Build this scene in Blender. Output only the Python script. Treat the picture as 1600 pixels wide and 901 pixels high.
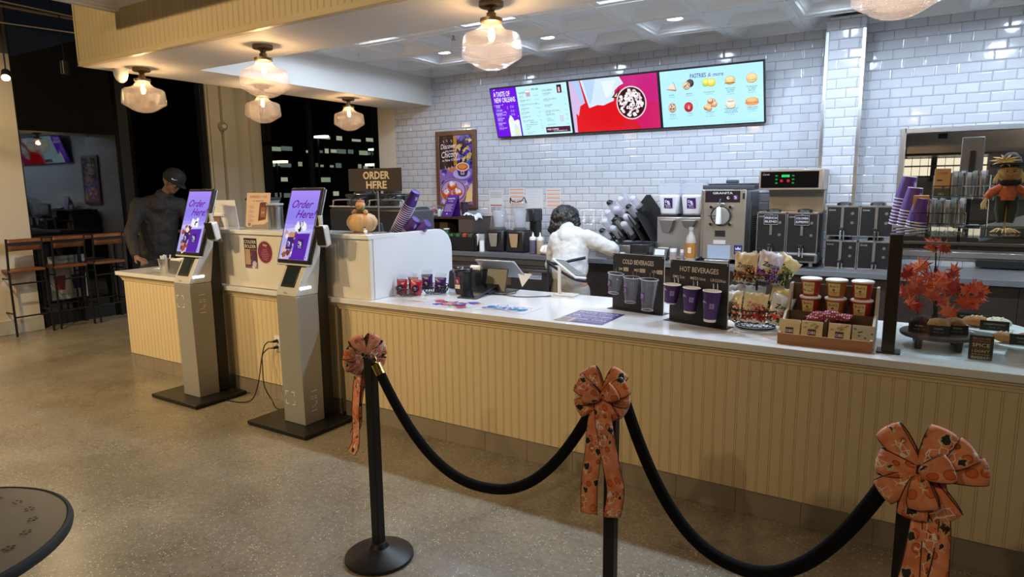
import bpy, bmesh, math, random
from mathutils import Vector, Matrix, Euler
random.seed(7)
PI = math.pi
for o in list(bpy.data.objects): bpy.data.objects.remove(o)
SC = bpy.context.scene
COL = SC.collection

# ------------------------------------------------------------------ camera, world, lights, exposure
cam_d = bpy.data.cameras.new('camera'); cam = bpy.data.objects.new('camera', cam_d); COL.objects.link(cam)
cam_d.sensor_width = 36.0; cam_d.lens = 36.0 * 1017.66 / 1600.0; cam_d.clip_start = 0.03; cam_d.clip_end = 300
yaw, pitch, roll = math.radians(-31.913), math.radians(8.913), math.radians(-0.6345)
f0 = Vector((math.sin(yaw), math.cos(yaw), 0)); r0 = Vector((math.cos(yaw), -math.sin(yaw), 0)); u0 = Vector((0, 0, 1))
fw = f0*math.cos(pitch) - u0*math.sin(pitch); up = u0*math.cos(pitch) + f0*math.sin(pitch)
rr = r0*math.cos(roll) + up*math.sin(roll); uu = -r0*math.sin(roll) + up*math.cos(roll)
cam.matrix_world = Matrix(((rr.x, uu.x, -fw.x, 0), (rr.y, uu.y, -fw.y, 0), (rr.z, uu.z, -fw.z, 1.65), (0, 0, 0, 1)))
SC.camera = cam

SC.view_settings.view_transform = 'Standard'; SC.view_settings.look = 'None'
SC.view_settings.gamma = 1.0; SC.view_settings.use_curve_mapping = False
SC.view_settings.exposure = 0.0

w = bpy.data.worlds.new('night'); SC.world = w; w.use_nodes = True
bg = w.node_tree.nodes['Background']; bg.inputs[0].default_value = (0.010, 0.012, 0.018, 1); bg.inputs[1].default_value = 0.5

def lamp(name, kind, loc, energy, color, size=0.1, aim=None, **kw):
    d = bpy.data.lights.new(name, kind); d.energy = energy; d.color = color
    if kind == 'AREA':
        d.shape = kw.get('shape', 'RECTANGLE'); d.size = size; d.size_y = kw.get('size_y', size)
    else: d.shadow_soft_size = size
    if kind == 'SPOT': d.spot_size = math.radians(kw.get('angle', 60)); d.spot_blend = kw.get('blend', .5)
    o = bpy.data.objects.new(name, d); COL.objects.link(o); o.location = loc
    if aim is not None:
        o.rotation_euler = (Vector(aim) - Vector(loc)).to_track_quat('-Z', 'Y').to_euler()
    return o

BULB = (1.0, 0.66, 0.34); COOL = (0.66, 0.81, 1.0); HALL = (1.0, 0.74, 0.40)
# recessed downlights of the serving area (every second coffer)
DOWN = [(-4.30 + 1.22*i, y) for i in range(6) for y in (4.40, 5.625)]
for x, y in DOWN:
    lamp('downlight_lamp', 'SPOT', (x, y, 3.0), (100 if x > -4 else 42) if y < 5 else 15, COOL, .05, (x, y, 0), angle=176, blend=.25)
# track spots of the hall, behind and beside the camera, plus added fills
for x, y, z, e, t, an in [(-4.9, -1.2, 3.75, 470, (-4.5, 2.6, .0), 66), (-7.2, -.4, 3.7, 640, (-6.6, 1.9, 0), 74), (-6.6, 1.6, 3.7, 300, (-9.0, 2.6, 1.4), 80),  # last one is a fill added to brighten the left pillar
                      (-3.3, -2.0, 3.75, 230, (-3.0, 2.8, .3), 52), (-1.4, -2.4, 3.75, 125, (-1.2, 2.9, .5), 56),
                      (.9, -2.6, 3.75, 85, (.8, 3.0, .4), 62), (-6.4, 5.6, 3.9, 75, (-8.9, 6.3, 1.5), 84), (-5.2, -.9, 3.7, 210, (-5.0, 2.8, 3.3), 84), (-2.6, -1.2, 3.7, 170, (-2.6, 2.8, 3.3), 84)]:  # last two are fills added to brighten the fascia
    lamp('track_or_fill_lamp', 'SPOT', (x, y, z), e, HALL, .05, t, angle=an, blend=.8)

# ------------------------------------------------------------------ materials
MATS = {}
def nodes(name):
    m = bpy.data.materials.new(name); m.use_nodes = True; nt = m.node_tree
    return m, nt, nt.nodes['Principled BSDF']
def N(nt, t, **kw):
    n = nt.nodes.new(t)
    for k, v in kw.items():
        if k in n.inputs.keys(): n.inputs[k].default_value = v
        else: setattr(n, k, v)
    return n
def P(name, col, rough=.5, metal=0., spec=None, bump=0., bscale=60., var=0., vscale=8., trans=0., emit=None, estr=0., coat=0., sheen=0., alpha=1., sss=0.):
    if name in MATS: return MATS[name]
    m, nt, b = nodes(name)
    b.inputs['Base Color'].default_value = (*col, 1); b.inputs['Roughness'].default_value = rough
    b.inputs['Metallic'].default_value = metal
    if spec is not None: b.inputs['Specular IOR Level'].default_value = spec
    if trans: b.inputs['Transmission Weight'].default_value = trans
    if coat: b.inputs['Coat Weight'].default_value = coat
    if sheen: b.inputs['Sheen Weight'].default_value = sheen
    if sss: b.inputs['Subsurface Weight'].default_value = sss
    b.inputs['Alpha'].default_value = alpha
    if emit: b.inputs['Emission Color'].default_value = (*emit, 1); b.inputs['Emission Strength'].default_value = estr
    tc = N(nt, 'ShaderNodeTexCoord')
    if var:
        n = N(nt, 'ShaderNodeTexNoise'); n.inputs['Scale'].default_value = vscale; n.inputs['Detail'].default_value = 5
        nt.links.new(tc.outputs['Object'], n.inputs['Vector'])
        mx = N(nt, 'ShaderNodeMix', data_type='RGBA'); mx.inputs[6].default_value = (*[c*(1-var) for c in col], 1); mx.inputs[7].default_value = (*[min(1, c*(1+var)) for c in col], 1)
        nt.links.new(n.outputs['Fac'], mx.inputs[0]); nt.links.new(mx.outputs[2], b.inputs['Base Color'])
    if bump:
        n = N(nt, 'ShaderNodeTexNoise'); n.inputs['Scale'].default_value = bscale; n.inputs['Detail'].default_value = 3
        nt.links.new(tc.outputs['Object'], n.inputs['Vector'])
        bp = N(nt, 'ShaderNodeBump'); bp.inputs['Strength'].default_value = bump; bp.inputs['Distance'].default_value = .01
        nt.links.new(n.outputs['Fac'], bp.inputs['Height']); nt.links.new(bp.outputs[0], b.inputs['Normal'])
    MATS[name] = m; return m
def E(name, col, s):
    if name in MATS: return MATS[name]
    m = bpy.data.materials.new(name); m.use_nodes = True; nt = m.node_tree
    nt.nodes.clear(); e = N(nt, 'ShaderNodeEmission'); e.inputs[0].default_value = (*col, 1); e.inputs[1].default_value = s
    o = N(nt, 'ShaderNodeOutputMaterial'); nt.links.new(e.outputs[0], o.inputs[0]); MATS[name] = m; return m
def clear_mat(name, tint=(1, 1, 1), haze=0.0, hazecol=(1, 1, 1), ior=1.5, rough=.02, bump=0., bscale=200):
    """clear or lightly frosted sheet: see-through, fresnel reflection, optional milky share"""
    if name in MATS: return MATS[name]
    m = bpy.data.materials.new(name); m.use_nodes = True; nt = m.node_tree; nt.nodes.clear()
    t = N(nt, 'ShaderNodeBsdfTransparent'); t.inputs[0].default_value = (*tint, 1)
    g = N(nt, 'ShaderNodeBsdfGlossy'); g.inputs['Roughness'].default_value = rough
    f = N(nt, 'ShaderNodeFresnel'); f.inputs[0].default_value = ior
    geo = N(nt, 'ShaderNodeNewGeometry')
    # two-sided fresnel: same ior from either face
    mm = N(nt, 'ShaderNodeMath', operation='SUBTRACT'); mm.inputs[0].default_value = 1
    mx = N(nt, 'ShaderNodeMix', data_type='FLOAT'); nt.links.new(geo.outputs['Backfacing'], mx.inputs[0]); mx.inputs[2].default_value = ior; mx.inputs[3].default_value = 1/ior
    nt.links.new(mx.outputs[0], f.inputs[0])
    s = N(nt, 'ShaderNodeMixShader'); nt.links.new(f.outputs[0], s.inputs[0])
    base = t
    if haze:
        d = N(nt, 'ShaderNodeBsdfDiffuse'); d.inputs[0].default_value = (*hazecol, 1)
        tl = N(nt, 'ShaderNodeBsdfTranslucent'); tl.inputs[0].default_value = (*hazecol, 1)
        dd = N(nt, 'ShaderNodeMixShader'); dd.inputs[0].default_value = .5; nt.links.new(d.outputs[0], dd.inputs[1]); nt.links.new(tl.outputs[0], dd.inputs[2])
        hs = N(nt, 'ShaderNodeMixShader'); hs.inputs[0].default_value = haze
        nt.links.new(t.outputs[0], hs.inputs[1]); nt.links.new(dd.outputs[0], hs.inputs[2]); base = hs
    nt.links.new(base.outputs[0], s.inputs[1]); nt.links.new(g.outputs[0], s.inputs[2])
    if bump:
        tc = N(nt, 'ShaderNodeTexCoord'); v = N(nt, 'ShaderNodeTexVoronoi'); v.inputs['Scale'].default_value = bscale
        nt.links.new(tc.outputs['Object'], v.inputs['Vector'])
        bp = N(nt, 'ShaderNodeBump'); bp.inputs['Strength'].default_value = bump; bp.inputs['Distance'].default_value = .004
        nt.links.new(v.outputs['Distance'], bp.inputs['Height'])
        nt.links.new(bp.outputs[0], g.inputs['Normal']); nt.links.new(bp.outputs[0], f.inputs['Normal'])
    o = N(nt, 'ShaderNodeOutputMaterial'); nt.links.new(s.outputs[0], o.inputs[0]); MATS[name] = m; return m

# printed / screen materials read a colour attribute that holds the artwork
def attr_mat(name, rough=.5, emit=None, coat=0):
    m, nt, b = nodes(name); a = N(nt, 'ShaderNodeVertexColor', layer_name='Col')
    if emit:
        nt.nodes.remove(b); e = N(nt, 'ShaderNodeEmission'); e.inputs[1].default_value = emit
        gl = N(nt, 'ShaderNodeBsdfGlossy'); gl.inputs['Roughness'].default_value = .15; gl.inputs[0].default_value = (.03, .03, .03, 1)
        ad = N(nt, 'ShaderNodeAddShader'); nt.links.new(e.outputs[0], ad.inputs[0]); nt.links.new(gl.outputs[0], ad.inputs[1])
        nt.links.new(a.outputs[0], e.inputs[0]); nt.links.new(ad.outputs[0], nt.nodes['Material Output'].inputs[0])
    else:
        nt.links.new(a.outputs[0], b.inputs['Base Color']); b.inputs['Roughness'].default_value = rough; b.inputs['Coat Weight'].default_value = coat
    MATS[name] = m; return m
PRINT = attr_mat('printed', .55); GLOSSPRINT = attr_mat('printed_gloss', .25, coat=.3)
SCREEN = attr_mat('lit_screen', emit=1.12); KSCREEN = attr_mat('kiosk_screen_light', emit=1.0)

def srgb(h):
    if isinstance(h, tuple): return h
    c = [int(h[i:i+2], 16)/255 for i in (0, 2, 4)]
    return tuple(x/12.92 if x <= .04045 else ((x+.055)/1.055)**2.4 for x in c)

black = P('black_metal', (.012, .012, .013), .38, .3, bump=.05, bscale=400)
blackp = P('black_plastic', (.012, .012, .014), .35)
blackm = P('matte_black', (.010, .010, .011), .8)
dgrey = P('dark_grey_plastic', (.05, .05, .055), .45)
steel = P('brushed_steel', (.55, .55, .56), .28, 1., bump=.04, bscale=120)
steeld = P('dull_steel', (.33, .33, .34), .38, 1., bump=.05, bscale=60)
chrome = P('chrome', (.75, .75, .76), .08, 1.)
brass = P('brass', (.80, .55, .18), .22, 1.)
agedbrass = P('aged_brass', (.20, .15, .09), .42, 1.)
white = P('white_plastic', (.78, .78, .78), .35)
whitem = P('white_paint', (.74, .74, .73), .6)
cream = P('cream_paint', (.62, .53, .38), .5, bump=.03, bscale=80)
creamw = P('cream_wall_paint', (.66, .60, .49), .7, bump=.05, bscale=120)
quartz = P('white_quartz', (.72, .72, .73), .13, var=.06, vscale=3, coat=.3)
paper = P('paper', (.78, .78, .76), .8)
purple = P('purple_cup_paper', srgb('4a2a80'), .45)
purpled = P('dark_purple', srgb('3a1a5c'), .45)
glass = clear_mat('clear_glass', (.96, .98, .97))
plastic_clear = clear_mat('clear_plastic', (.93, .94, .96), haze=.10)
plastic_fog = clear_mat('cloudy_plastic', (.9, .92, .97), haze=.35)
rubber = P('rubber', (.02, .02, .02), .7)
cardb = P('cardboard', srgb('9a6b42'), .8, bump=.1, bscale=150)
wood_dark = P('dark_wood', (.035, .022, .018), .45, var=.35, vscale=14)

# ------------------------------------------------------------------ mesh building
class MB:
    def __init__(s): s.v = []; s.f = []; s.mi = []; s.M = Matrix.Identity(4); s.m = 0; s.col = []
    def add(s, vs, fs):
        b = len(s.v); s.v += [s.M @ Vector(p) for p in vs]
        for f in fs: s.f.append([i+b for i in f]); s.mi.append(s.m)
        return s
    def bx(s, x0, x1, y0, y1, z0, z1):
        return s.add([(x0,y0,z0),(x1,y0,z0),(x1,y1,z0),(x0,y1,z0),(x0,y0,z1),(x1,y0,z1),(x1,y1,z1),(x0,y1,z1)],
                     [(0,3,2,1),(4,5,6,7),(0,1,5,4),(1,2,6,5),(2,3,7,6),(3,0,4,7)])
    def cb(s, c, d, rot=None):
        old = s.M
        s.M = s.M @ Matrix.Translation(c) @ (Euler(rot).to_matrix().to_4x4() if rot else Matrix.Identity(4))
        s.bx(-d[0]/2, d[0]/2, -d[1]/2, d[1]/2, -d[2]/2, d[2]/2); s.M = old; return s
    def frustum(s, c, bot, top, h, shift=(0, 0)):
        x, y, z = c; a, b = bot[0]/2, bot[1]/2; p, q = top[0]/2, top[1]/2; dx, dy = shift
        return s.add([(x-a,y-b,z),(x+a,y-b,z),(x+a,y+b,z),(x-a,y+b,z),(x+dx-p,y+dy-q,z+h),(x+dx+p,y+dy-q,z+h),(x+dx+p,y+dy+q,z+h),(x+dx-p,y+dy+q,z+h)],
                     [(0,3,2,1),(4,5,6,7),(0,1,5,4),(1,2,6,5),(2,3,7,6),(3,0,4,7)])
    def lathe(s, prof, n=24, c=(0, 0, 0), rot=None, sc=(1, 1), caps=True, fn=None):
        old = s.M; s.M = s.M @ Matrix.Translation(c) @ (Euler(rot).to_matrix().to_4x4() if rot else Matrix.Identity(4))
        vs = []; fs = []
        for r, z in prof:
            for i in range(n):
                a = 2*PI*i/n; k = fn(a, z) if fn else 1
                vs.append((r*k*math.cos(a)*sc[0], r*k*math.sin(a)*sc[1], z))
        for j in range(len(prof)-1):
            for i in range(n):
                k = (i+1) % n; fs.append((j*n+i, j*n+k, (j+1)*n+k, (j+1)*n+i))
        if caps:
            if prof[0][0] > 1e-6: fs.append(tuple(reversed(range(n))))
            if prof[-1][0] > 1e-6: fs.append(tuple((len(prof)-1)*n+i for i in range(n)))
        s.add(vs, fs); s.M = old; return s
    def cyl(s, a, b, r, n=16, r2=None):
        a = Vector(a); b = Vector(b); d = b-a; q = d.to_track_quat('Z', 'Y').to_matrix().to_4x4()
        old = s.M; s.M = s.M @ Matrix.Translation(a) @ q
        s.lathe([(r, 0), (r if r2 is None else r2, d.length)], n); s.M = old; return s
    def tube(s, pts, r, n=8, closed=False):
        pts = [Vector(p) for p in pts]; L = len(pts); vs = []; fs = []
        rs = r if isinstance(r, (list, tuple)) else [r]*L; prev = None
        for i, p in enumerate(pts):
            if closed: t = (pts[(i+1) % L]-pts[i-1]).normalized()
            else: t = (pts[min(i+1, L-1)]-pts[max(i-1, 0)]).normalized()
            if prev is None:
                x = t.orthogonal().normalized()
            else:
                x = (prev - t*prev.dot(t)).normalized()
            prev = x; y = t.cross(x)
            for k in range(n):
                a = 2*PI*k/n; vs.append(p + (x*math.cos(a)+y*math.sin(a))*rs[i])
        m = L if closed else L-1
        for i in range(m):
            j = (i+1) % L
            for k in range(n): fs.append((i*n+k, i*n+(k+1) % n, j*n+(k+1) % n, j*n+k))
        if not closed: fs.append(tuple(reversed(range(n)))); fs.append(tuple((L-1)*n+k for k in range(n)))
        return s.add(vs, fs)
    def prism(s, poly, z0, z1, rot=None, c=(0, 0, 0)):
        old = s.M; s.M = s.M @ Matrix.Translation(c) @ (Euler(rot).to_matrix().to_4x4() if rot else Matrix.Identity(4))
        n = len(poly); s.add([(x, y, z0) for x, y in poly]+[(x, y, z1) for x, y in poly],
              [tuple(reversed(range(n))), tuple(range(n, 2*n))]+[(i, (i+1) % n, n+(i+1) % n, n+i) for i in range(n)]); s.M = old; return s
    def sph(s, c, r, n=16, m=10, sc=(1, 1, 1)):
        old = s.M; s.M = s.M @ Matrix.Translation(c) @ Matrix.Diagonal((*sc, 1))
        s.lathe([(max(1e-7, r*math.sin(PI*j/m)), -r*math.cos(PI*j/m)) for j in range(m+1)], n, caps=False); s.M = old; return s
    def grid(s, fn, nu, nv, closeu=False):
        vs = [fn(i/(nu if closeu else nu-1), j/(nv-1)) for j in range(nv) for i in range(nu)]
        fs = [(j*nu+i, j*nu+(i+1) % nu, (j+1)*nu+(i+1) % nu, (j+1)*nu+i) for j in range(nv-1) for i in range(nu if closeu else nu-1)]
        return s.add(vs, fs)
def bez(ps, n=12):
    """smooth curve through points (Catmull-Rom)"""
    ps = [Vector(p) for p in ps]; out = []
    for i in range(len(ps)-1):
        a = ps[max(i-1, 0)]; b = ps[i]; c = ps[i+1]; d = ps[min(i+2, len(ps)-1)]
        for k in range(n):
            t = k/n; out.append(.5*((2*b)+(c-a)*t+(2*a-5*b+4*c-d)*t*t+(3*b-a-3*c+d)*t**3))
    out.append(ps[-1]); return out

WL = {}
def wpos(o): return WL.get(o.name, Vector((0, 0, 0))) if o else Vector((0, 0, 0))
def finish(o, smooth=35, bevel=0, solid=0, subdiv=0):
    me = o.data
    if solid:
        md = o.modifiers.new('solid', 'SOLIDIFY'); md.thickness = solid; md.offset = 0
    if subdiv:
        md = o.modifiers.new('sub', 'SUBSURF'); md.levels = subdiv; md.render_levels = subdiv
    if bevel:
        md = o.modifiers.new('bevel', 'BEVEL'); md.width = bevel; md.segments = 2; md.limit_method = 'ANGLE'; md.angle_limit = math.radians(40); md.harden_normals = False
    if smooth:
        me.shade_smooth()
        if smooth < 180: me.set_sharp_from_angle(angle=math.radians(smooth))
def obj(name, mb, mat, parent=None, world=True, smooth=35, bevel=0, solid=0, subdiv=0, label=None, base=None):
    """one mesh object; with world=True the vertices are in room metres and are moved into the parent's frame"""
    me = bpy.data.meshes.new(name)
    off = wpos(parent) if (world and parent) else Vector((0, 0, 0))
    if parent is None and world:
        if base is None:
            xs = [p.x for p in mb.v]; ys = [p.y for p in mb.v]; zs = [p.z for p in mb.v]
            off = Vector(((min(xs)+max(xs))/2, (min(ys)+max(ys))/2, min(zs)))
        else: off = Vector(base)
    me.from_pydata([tuple(p-off) for p in mb.v], [], mb.f)
    mats = mat if isinstance(mat, (list, tuple)) else [mat]
    for m in mats: me.materials.append(m)
    if len(mats) > 1: me.polygons.foreach_set('material_index', mb.mi)
    if mb.col:
        ca = me.color_attributes.new('Col', 'FLOAT_COLOR', 'CORNER')
        for p, c in zip(me.polygons, mb.col):
            for li in p.loop_indices: ca.data[li].color = (*c, 1)
    me.validate(); me.update()
    o = bpy.data.objects.new(name, me); COL.objects.link(o)
    if parent:
        o.parent = parent; WL[o.name] = wpos(parent).copy() if world else Vector((0, 0, 0))
    else:
        o.location = off; WL[o.name] = off.copy()
    finish(o, smooth, bevel, solid, subdiv)
    if label: o['label'] = label
    return o
def tag(o, label, cat, group=None, kind=None):
    o['label'] = label; o['category'] = cat
    if group: o['group'] = group
    if kind: o['kind'] = kind
    return o
def thing(name, label, cat, loc=(0, 0, 0), rz=0, group=None):
    o = bpy.data.objects.new(name, None); COL.objects.link(o); o.location = loc; o.rotation_euler = (0, 0, rz)
    o.empty_display_size = .05; WL[o.name] = Vector(loc); return tag(o, label, cat, group)
def struct(name, mb, mat, **kw):
    o = obj(name, mb, mat, None, **kw); o['kind'] = 'structure'; return o
def sub(o, name, mb, mat, **kw): return obj(name, mb, mat, o, **kw)
def dup(root, loc, rz=None, label=None, group=None):
    def cp(o, par):
        c = o.copy(); COL.objects.link(c); c.parent = par
        for ch in kids.get(o.name, []): cp(ch, c)
        return c
    kids = {}
    for o in COL.objects:
        if o.parent: kids.setdefault(o.parent.name, []).append(o)
    r = cp(root, None); r.location = loc; WL[r.name] = Vector(loc)
    if rz is not None: r.rotation_euler = (root.rotation_euler[0], root.rotation_euler[1], rz)
    if label: r['label'] = label
    if group: r['group'] = group
    return r

# ------------------------------------------------------------------ flat artwork (signs, screens, labels)
class Art:
    """paints a flat picture of coloured shapes in metres, x right, y up, origin at the lower left"""
    def __init__(s, w, h, bgc=None, step=.00012):
        s.w, s.h, s.k, s.step = w, h, 0, step; s.mb = MB()
        if bgc is not None: s.poly([(0, 0), (w, 0), (w, h), (0, h)], bgc)
    def poly(s, pts, c, up=1):
        s.k += up; z = s.k*s.step
        s.mb.add([(x, y, z) for x, y in pts], [tuple(range(len(pts)))]); s.mb.col.append(srgb(c)); return s
    split = 0
    def rect(s, x, y, w, h, c):
        if s.split and w > s.split*1.5:
            n = int(w/s.split)+1; s.k += 1
            for i in range(n): s.poly([(x+w*i/n, y), (x+w*(i+1)/n, y), (x+w*(i+1)/n, y+h), (x+w*i/n, y+h)], c, 0)
            return s
        return s.poly([(x, y), (x+w, y), (x+w, y+h), (x, y+h)], c)
    def circ(s, x, y, r, c, ry=None, n=24, a0=0, a1=2*PI, rot=0):
        ry = ry or r; full = abs(a1-a0-2*PI) < 1e-6; m = n if full else n+1
        ps = [(r*math.cos(a0+(a1-a0)*i/n), ry*math.sin(a0+(a1-a0)*i/n)) for i in range(m)]
        return s.poly([(x+p*math.cos(rot)-q*math.sin(rot), y+p*math.sin(rot)+q*math.cos(rot)) for p, q in ps], c)
    def blob(s, x, y, r, c, jag=.25, n=14, ry=None):
        ry = ry or r
        return s.poly([(x+r*math.cos(2*PI*i/n)*(1+random.uniform(-jag, jag)), y+ry*math.sin(2*PI*i/n)*(1+random.uniform(-jag, jag))) for i in range(n)], c)
    def line(s, pts, w, c):
        s.k += 1; z = s.k*s.step
        for (x0, y0), (x1, y1) in zip(pts, pts[1:]):
            d = Vector((x1-x0, y1-y0)); L = d.length or 1; nx, ny = -d.y/L*w/2, d.x/L*w/2
            s.mb.add([(x0+nx, y0+ny, z), (x0-nx, y0-ny, z), (x1-nx, y1-ny, z), (x1+nx, y1+ny, z)], [(0, 1, 2, 3)]); s.mb.col.append(srgb(c))
        return s
    def curve(s, pts, w, c, n=6): return s.line([(p.x, p.y) for p in bez([(x, y, 0) for x, y in pts], n)], w, c)
    def ring(s, x, y, r, w, c, n=28, a0=0, a1=2*PI, ry=None):
        ry = ry or r
        return s.line([(x+r*math.cos(a0+(a1-a0)*i/n), y+ry*math.sin(a0+(a1-a0)*i/n)) for i in range(n+1)], w, c)
    def text(s, t, x, y, size, c, align='LEFT', shear=0, bold=0, sx=1., rot=0, width=None):
        cu = bpy.data.curves.new('t', 'FONT'); cu.body = t; cu.size = size; cu.align_x = align; cu.shear = shear; cu.offset = bold*size*.45
        cu.resolution_u = 2
        to = bpy.data.objects.new('t', cu); me = bpy.data.meshes.new_from_object(to)
        if width and len(me.vertices):
            xs = [v.co.x for v in me.vertices]; sx = width/max(1e-6, max(xs)-min(xs))
        s.k += 1; z = s.k*s.step; cr, sr = math.cos(rot), math.sin(rot)
        s.mb.add([(x+(v.co.x*sx)*cr-v.co.y*sr, y+(v.co.x*sx)*sr+v.co.y*cr, z) for v in me.vertices], [tuple(p.vertices) for p in me.polygons])
        s.mb.col += [srgb(c)]*len(me.polygons)
        bpy.data.objects.remove(to); bpy.data.curves.remove(cu); bpy.data.meshes.remove(me); return s
    def place(s, name, origin, xdir, ydir, parent=None, mat=None, **kw):
        """origin = world position of the lower left corner"""
        X = Vector(xdir).normalized(); Y = Vector(ydir).normalized(); Z = X.cross(Y); o = Vector(origin)
        s.mb.v = [o + X*p.x + Y*p.y + Z*p.z for p in s.mb.v]
        return obj(name, s.mb, mat or PRINT, parent, smooth=0, **kw)
XR = (1, 0, 0); ZU = (0, 0, 1)
def db_logo(a, x, y, s, bgc='4b2d7f', fg='f2eef6', ring=True):
    """square cup logo: rounded square, stacked letters"""
    a.rect(x, y, s, s*1.15, bgc)
    a.text('D', x+.10*s, y+.62*s, .42*s, fg, bold=.02); a.text('B', x+.38*s, y+.46*s, .52*s, fg, bold=.02); a.text('S', x+.55*s, y+.30*s, .40*s, fg, bold=.02)
    a.curve([(x+.14*s, y+.42*s), (x+.35*s, y+.30*s), (x+.6*s, y+.36*s)], .05*s, fg)
    a.rect(x+.2*s, y+.12*s, .6*s, .035*s, fg)

# ------------------------------------------------------------------ structure
def tile_mat(name, plane, px=0., pz=0.):
    m, nt, b = nodes(name)
    tc = N(nt, 'ShaderNodeTexCoord'); geo = N(nt, 'ShaderNodeNewGeometry'); sp = N(nt, 'ShaderNodeSeparateXYZ'); nt.links.new(geo.outputs['Position'], sp.inputs[0])
    cb = N(nt, 'ShaderNodeCombineXYZ')
    ax = N(nt, 'ShaderNodeMath', operation='ADD'); ax.inputs[1].default_value = px; nt.links.new(sp.outputs['X' if plane == 'X' else 'Y'], ax.inputs[0])
    az = N(nt, 'ShaderNodeMath', operation='ADD'); az.inputs[1].default_value = pz; nt.links.new(sp.outputs['Z'], az.inputs[0])
    nt.links.new(ax.outputs[0], cb.inputs[0]); nt.links.new(az.outputs[0], cb.inputs[1])
    def brick(mort, smooth):
        k = N(nt, 'ShaderNodeTexBrick'); k.inputs['Scale'].default_value = 1; k.inputs['Brick Width'].default_value = .1541; k.inputs['Row Height'].default_value = .0789
        k.inputs['Mortar Size'].default_value = mort; k.inputs['Mortar Smooth'].default_value = smooth; k.offset = .5
        k.inputs['Color1'].default_value = (.56, .57, .61, 1); k.inputs['Color2'].default_value = (.50, .51, .55, 1); k.inputs['Mortar'].default_value = (.17, .17, .18, 1)
        nt.links.new(cb.outputs[0], k.inputs['Vector']); return k
    k1 = brick(.0016, .1); k2 = brick(.012, 1.0)
    nt.links.new(k1.outputs['Color'], b.inputs['Base Color'])
    r = N(nt, 'ShaderNodeMapRange'); r.inputs[3].default_value = .10; r.inputs[4].default_value = .7; nt.links.new(k1.outputs['Fac'], r.inputs[0]); nt.links.new(r.outputs[0], b.inputs['Roughness'])
    inv = N(nt, 'ShaderNodeMath', operation='SUBTRACT'); inv.inputs[0].default_value = 1; nt.links.new(k2.outputs['Fac'], inv.inputs[1])
    nz = N(nt, 'ShaderNodeTexNoise'); nz.inputs['Scale'].default_value = 9; nt.links.new(geo.outputs['Position'], nz.inputs['Vector'])
    b0 = N(nt, 'ShaderNodeBump'); b0.inputs['Strength'].default_value = .12; b0.inputs['Distance'].default_value = .01; nt.links.new(nz.outputs['Fac'], b0.inputs['Height'])
    bp = N(nt, 'ShaderNodeBump'); bp.inputs['Strength'].default_value = .8; bp.inputs['Distance'].default_value = .0045
    nt.links.new(inv.outputs[0], bp.inputs['Height']); nt.links.new(b0.outputs[0], bp.inputs['Normal']); nt.links.new(bp.outputs[0], b.inputs['Normal'])
    return m
TILE = tile_mat('subway_tile', 'X', .048, .022); 

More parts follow.
